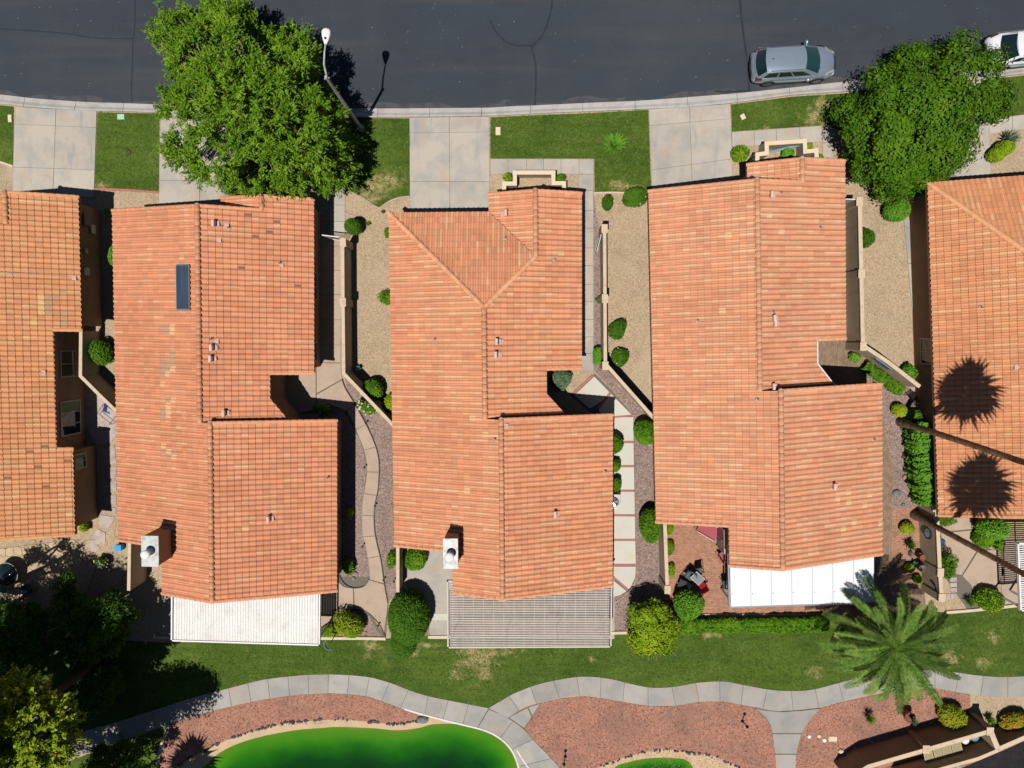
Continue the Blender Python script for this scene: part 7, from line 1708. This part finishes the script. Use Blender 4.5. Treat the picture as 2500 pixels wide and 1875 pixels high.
# bird-flower sculpture
c = P(822, 1545, 0); t = thing('garden_sculpture', (c.x, c.y, 0), 'slender sculpture with pale blue curved vanes above the yellow-green bush', 'sculpture')
MB().tube([(0, 0, 0), (.0, .0, 1.0), (.05, .08, 1.7)], [.03, .022, .015], 6).build('stem', MT['black'], t)
for k in range(4):
    a0 = 2.4 + k * .5; MB().tube([(.05 + .3 * math.cos(a0 + q * .25), .08 + .3 * math.sin(a0 + q * .25), 1.7 + .04 * q) for q in range(6)], .03, 5).build('vane', MT['bluetrim'], t)
rock('tiny terracotta bird bath base below the sculpture', (815, 1549), (.1, .1, .1), MT['terra'])
# bench at the top of the palm bed
c = P(2232, 972, .45); t = thing('garden_bench', (c.x, c.y, .02), 'black iron bench with a round-topped back, above the upper palm', 'bench', None, -.95)
for k in range(5): MB().box((0, -.16 + .08 * k, .43), (.75, .05, .025)).build('seat_slat', MT['black'], t)
MB().tube([(-.36, -.2, .43), (-.36, -.26, .75), (-.15, -.28, .92), (.15, -.28, .92), (.36, -.26, .75), (.36, -.2, .43)], .022, 6).build('backrest', MT['black'], t)
for sx in (-.35, .35): MB().tube([(sx, -.2, .43), (sx, -.22, 0)], .02, 6).build('leg', MT['black'], t); MB().tube([(sx, .18, .43), (sx, .2, 0)], .02, 6).build('leg', MT['black'], t)
rock('pale boulder between the iron bench and the house shadow', (2247, 1005), (.2, .38, .3), MT['rockgrey'])
# terrace behind the long wall
def simple_box(name, label, cat, px, z, d, mat, rz=.27, h0=0):
    c = P(px[0], px[1], z); t = thing(name, (c.x, c.y, h0), label, cat, None, rz); return t
for i, (px, w_, l_) in enumerate([((2268, 1848), .5, .9), ((2290, 1838), .45, .8), ((2312, 1832), .5, .9), ((2336, 1824), .55, .95)]):
    c = P(*px, .5); t = thing('patio_chair', (c.x, c.y, .05), ['leftmost', 'second', 'third', 'rightmost'][i] + ' of four beige loungers behind the long brown wall', 'chair', None, .25)
    MB().box((0, 0, .42), (w_, l_, .07)).build('seat', mk('beige_sling', A(170, 156, 116)) if i == 0 else bpy.data.materials['beige_sling'], t)
    for sx in (-1, 1):
        MB().tube([(sx * w_ / 2, -l_ / 2, .44), (sx * w_ / 2, l_ / 2, .44)], .025, 6).build('side_rail', MT['frame'], t)
        for sy in (-1, 1): MB().tube([(sx * w_ / 2, sy * l_ / 2.3, .42), (sx * w_ / 2, sy * l_ / 2.2, 0)], .02, 6).build('leg', MT['frame'], t)
MT['cyan'] = mk('cyan_pole', A(50, 170, 190), rough=.4)
a, b = P(2265, 1866, .6), P(2365, 1843, .6); c = (a + b) / 2; o = MB().tube([a - c, b - c], .03, 8).build('pool_pole', MT['cyan']); o.location = tuple(c); tag(o, 'long turquoise pole lying across the loungers at the lower right', 'pole')
o = None
for lb, px, r_, m_ in [('white planter tub behind the long brown wall', (2357, 1808), .2, MT['white']), ('pale blue planter tub beside the white one', (2380, 1800), .22, MT['bluetrim'])]: pot(lb, px, r_, .45, m_)
c = P(2335, 1869, .9); t = thing('parasol', (c.x, c.y, .03), 'small blue and white folded parasol at the bottom right', 'parasol')
MB().tube([(0, 0, 0), (0, 0, 1.1)], .025, 6).build('pole', MT['white'], t)
for k in range(8): a = 2 * math.pi * k / 8; MB().add([(0, 0, 1.1), (.45 * math.cos(a), .45 * math.sin(a), .8), (.3 * math.cos(a + .39), .3 * math.sin(a + .39), .86)], [(0, 1, 2)]).build('canopy_panel', MT['white'] if k % 2 else MT['bluetrim'], t)
rock('round dark rock in the round gravel bed below the second house', (862, 1413), (.13, .12), MT['rockgrey'])
rock('small dark stone in the gravel wedge near the yellow-green bush', (892, 1545), (.08, .08), MT['rockgrey'])

# ------------------------------------------------------------------ loose stones and litter lying on the ground (uncountable)
def scatter(name, regions, n, size, mat, z, shape='stone'):
    rg = random.Random(len(name) + n); V_, F_ = [], []; polys = [[P2(x, y, z) for x, y in r] for r in regions]
    ars = [abs(sum(p[i][0] * p[(i + 1) % len(p)][1] - p[(i + 1) % len(p)][0] * p[i][1] for i in range(len(p)))) for p in polys]; tot = sum(ars)
    for p, a in zip(polys, ars):
        xs = [q[0] for q in p]; ys_ = [q[1] for q in p]; k = 0; need = int(n * a / tot)
        for _ in range(need * 6):
            if k >= need: break
            x, y = rg.uniform(min(xs), max(xs)), rg.uniform(min(ys_), max(ys_))
            if not inpoly(x, y, p): continue
            k += 1; s_ = size * rg.uniform(.5, 1.5); b = len(V_); an = rg.uniform(0, 6.28)
            if shape == 'stone':
                for q in range(4): aa = an + q * 1.57 + rg.uniform(-.3, .3); V_.append((x + s_ * math.cos(aa), y + s_ * math.sin(aa) * .8, z - .003))
                V_.append((x + rg.uniform(-.2, .2) * s_, y, z + s_ * rg.uniform(.5, 1.0))); F_ += [(b, b + 1, b + 4), (b + 1, b + 2, b + 4), (b + 2, b + 3, b + 4), (b + 3, b, b + 4)]
            else:
                t_ = rg.uniform(0, .5) * s_; V_ += [(x, y, z), (x + s_ * math.cos(an + .5) * .5, y + s_ * math.sin(an + .5) * .5, z + t_), (x + s_ * math.cos(an), y + s_ * math.sin(an), z + .01), (x + s_ * math.cos(an - .5) * .5, y + s_ * math.sin(an - .5) * .5, z + .004)]; F_.append((b, b + 1, b + 2, b + 3))
    o = new_obj(name, mesh(name, V_, F_), None, mat); o['kind'] = 'stuff'; return o
RED = [RB2, [(2005, 1729), (2045, 1717), (2144, 1695), (2207, 1683), (2323, 1688), (2368, 1696), (2370, 1780), (2100, 1875), (1943, 1875), (1945, 1835), (1976, 1760)], [(420, 1766), (541, 1731), (724, 1697), (823, 1693), (901, 1702), (967, 1726), (1015, 1750), (880, 1758), (640, 1778), (520, 1820), (400, 1875)]]
MT['pebred'] = mk('red_pebble', A(196, 140, 120), [('vor', 8, A(130, 92, 84), .4, .7, .8), ('vor', 9, A(222, 186, 166), .7, .8, .8, 1)])
MT['pebtan'] = mk('tan_pebble', A(206, 180, 146), [('vor', 8, A(150, 124, 98), .4, .7, .8)])
MT['litter'] = mk('dry_leaf', A(150, 120, 76), [('vor', 6, A(96, 74, 50), .4, .7, .8), ('vor', 7, A(190, 170, 110), .7, .8, .8, 1)])
scatter('gravel', RED, 26000, .035, MT['pebred'], .021)
TAN = [[(850, 520), (945, 535), (950, 900), (962, 1000), (870, 900), (858, 580)], [(1484, 475), (1580, 480), (1600, 980), (1490, 890)], [(2112, 440), (2200, 470), (2235, 890), (2110, 840)], [(2380, 1700), (2500, 1706), (2500, 1790), (2400, 1760)]]
scatter('gravel', TAN, 11000, .022, MT['pebtan'], .001)
scatter('gravel', [[(1452, 500), (1468, 560), (1470, 885), (1590, 1010), (1608, 1280), (1622, 1540), (1500, 1540), (1553, 1400), (1547, 1013), (1452, 905)], [(2165, 960), (2235, 990), (2240, 1220), (2250, 1400), (2185, 1400), (2165, 1060)], [(930, 1060), (965, 1050), (972, 1400), (945, 1440), (922, 1300)]], 9000, .026, MT['rose'], .008)
scatter('leaf_litter', [[(2140, 430), (2240, 470), (2220, 560), (2110, 520)], [(2230, 1000), (2285, 1030), (2290, 1240), (2225, 1240)], [(1497, 1460), (1640, 1440), (1650, 1545), (1500, 1545)], [(100, 1350), (300, 1350), (340, 1540), (60, 1560)], [(780, 1490), (945, 1500), (940, 1556), (785, 1556)]], 900, .07, MT['litter'], .05, 'leaf')
scatter('leaf_litter', [[(590, 240), (900, 262), (900, 275), (590, 262)], [(2000, 190), (2300, 170), (2300, 185), (2000, 212)]], 160, .08, MT['litter'], .02, 'leaf')
# short turf blades standing proud of the mown lawns
MT['blade'] = mk('grass_blade', A(88, 114, 36), [('vor', 5, A(56, 86, 16), .4, .7, .9), ('vor', 6, A(124, 136, 66), .7, .85, .7, 1)])
LW = [[(238, 274), (389, 277), (387, 468), (231, 457)], [(1197, 286), (1583, 268), (1588, 386), (1197, 386)], [(1452, 388), (1588, 388), (1590, 466), (1452, 468)], [(860, 290), (999, 290), (1000, 440), (860, 450)], [(1785, 256), (2060, 230), (2060, 300), (1787, 320)], [(440, 1580), (1640, 1585), (2250, 1505), (2500, 1484), (2500, 1648), (2300, 1632), (2000, 1680), (1430, 1648), (1230, 1700), (830, 1642), (560, 1676)]]
scatter('grass', LW, 34000, .07, MT['blade'], .03, 'leaf')
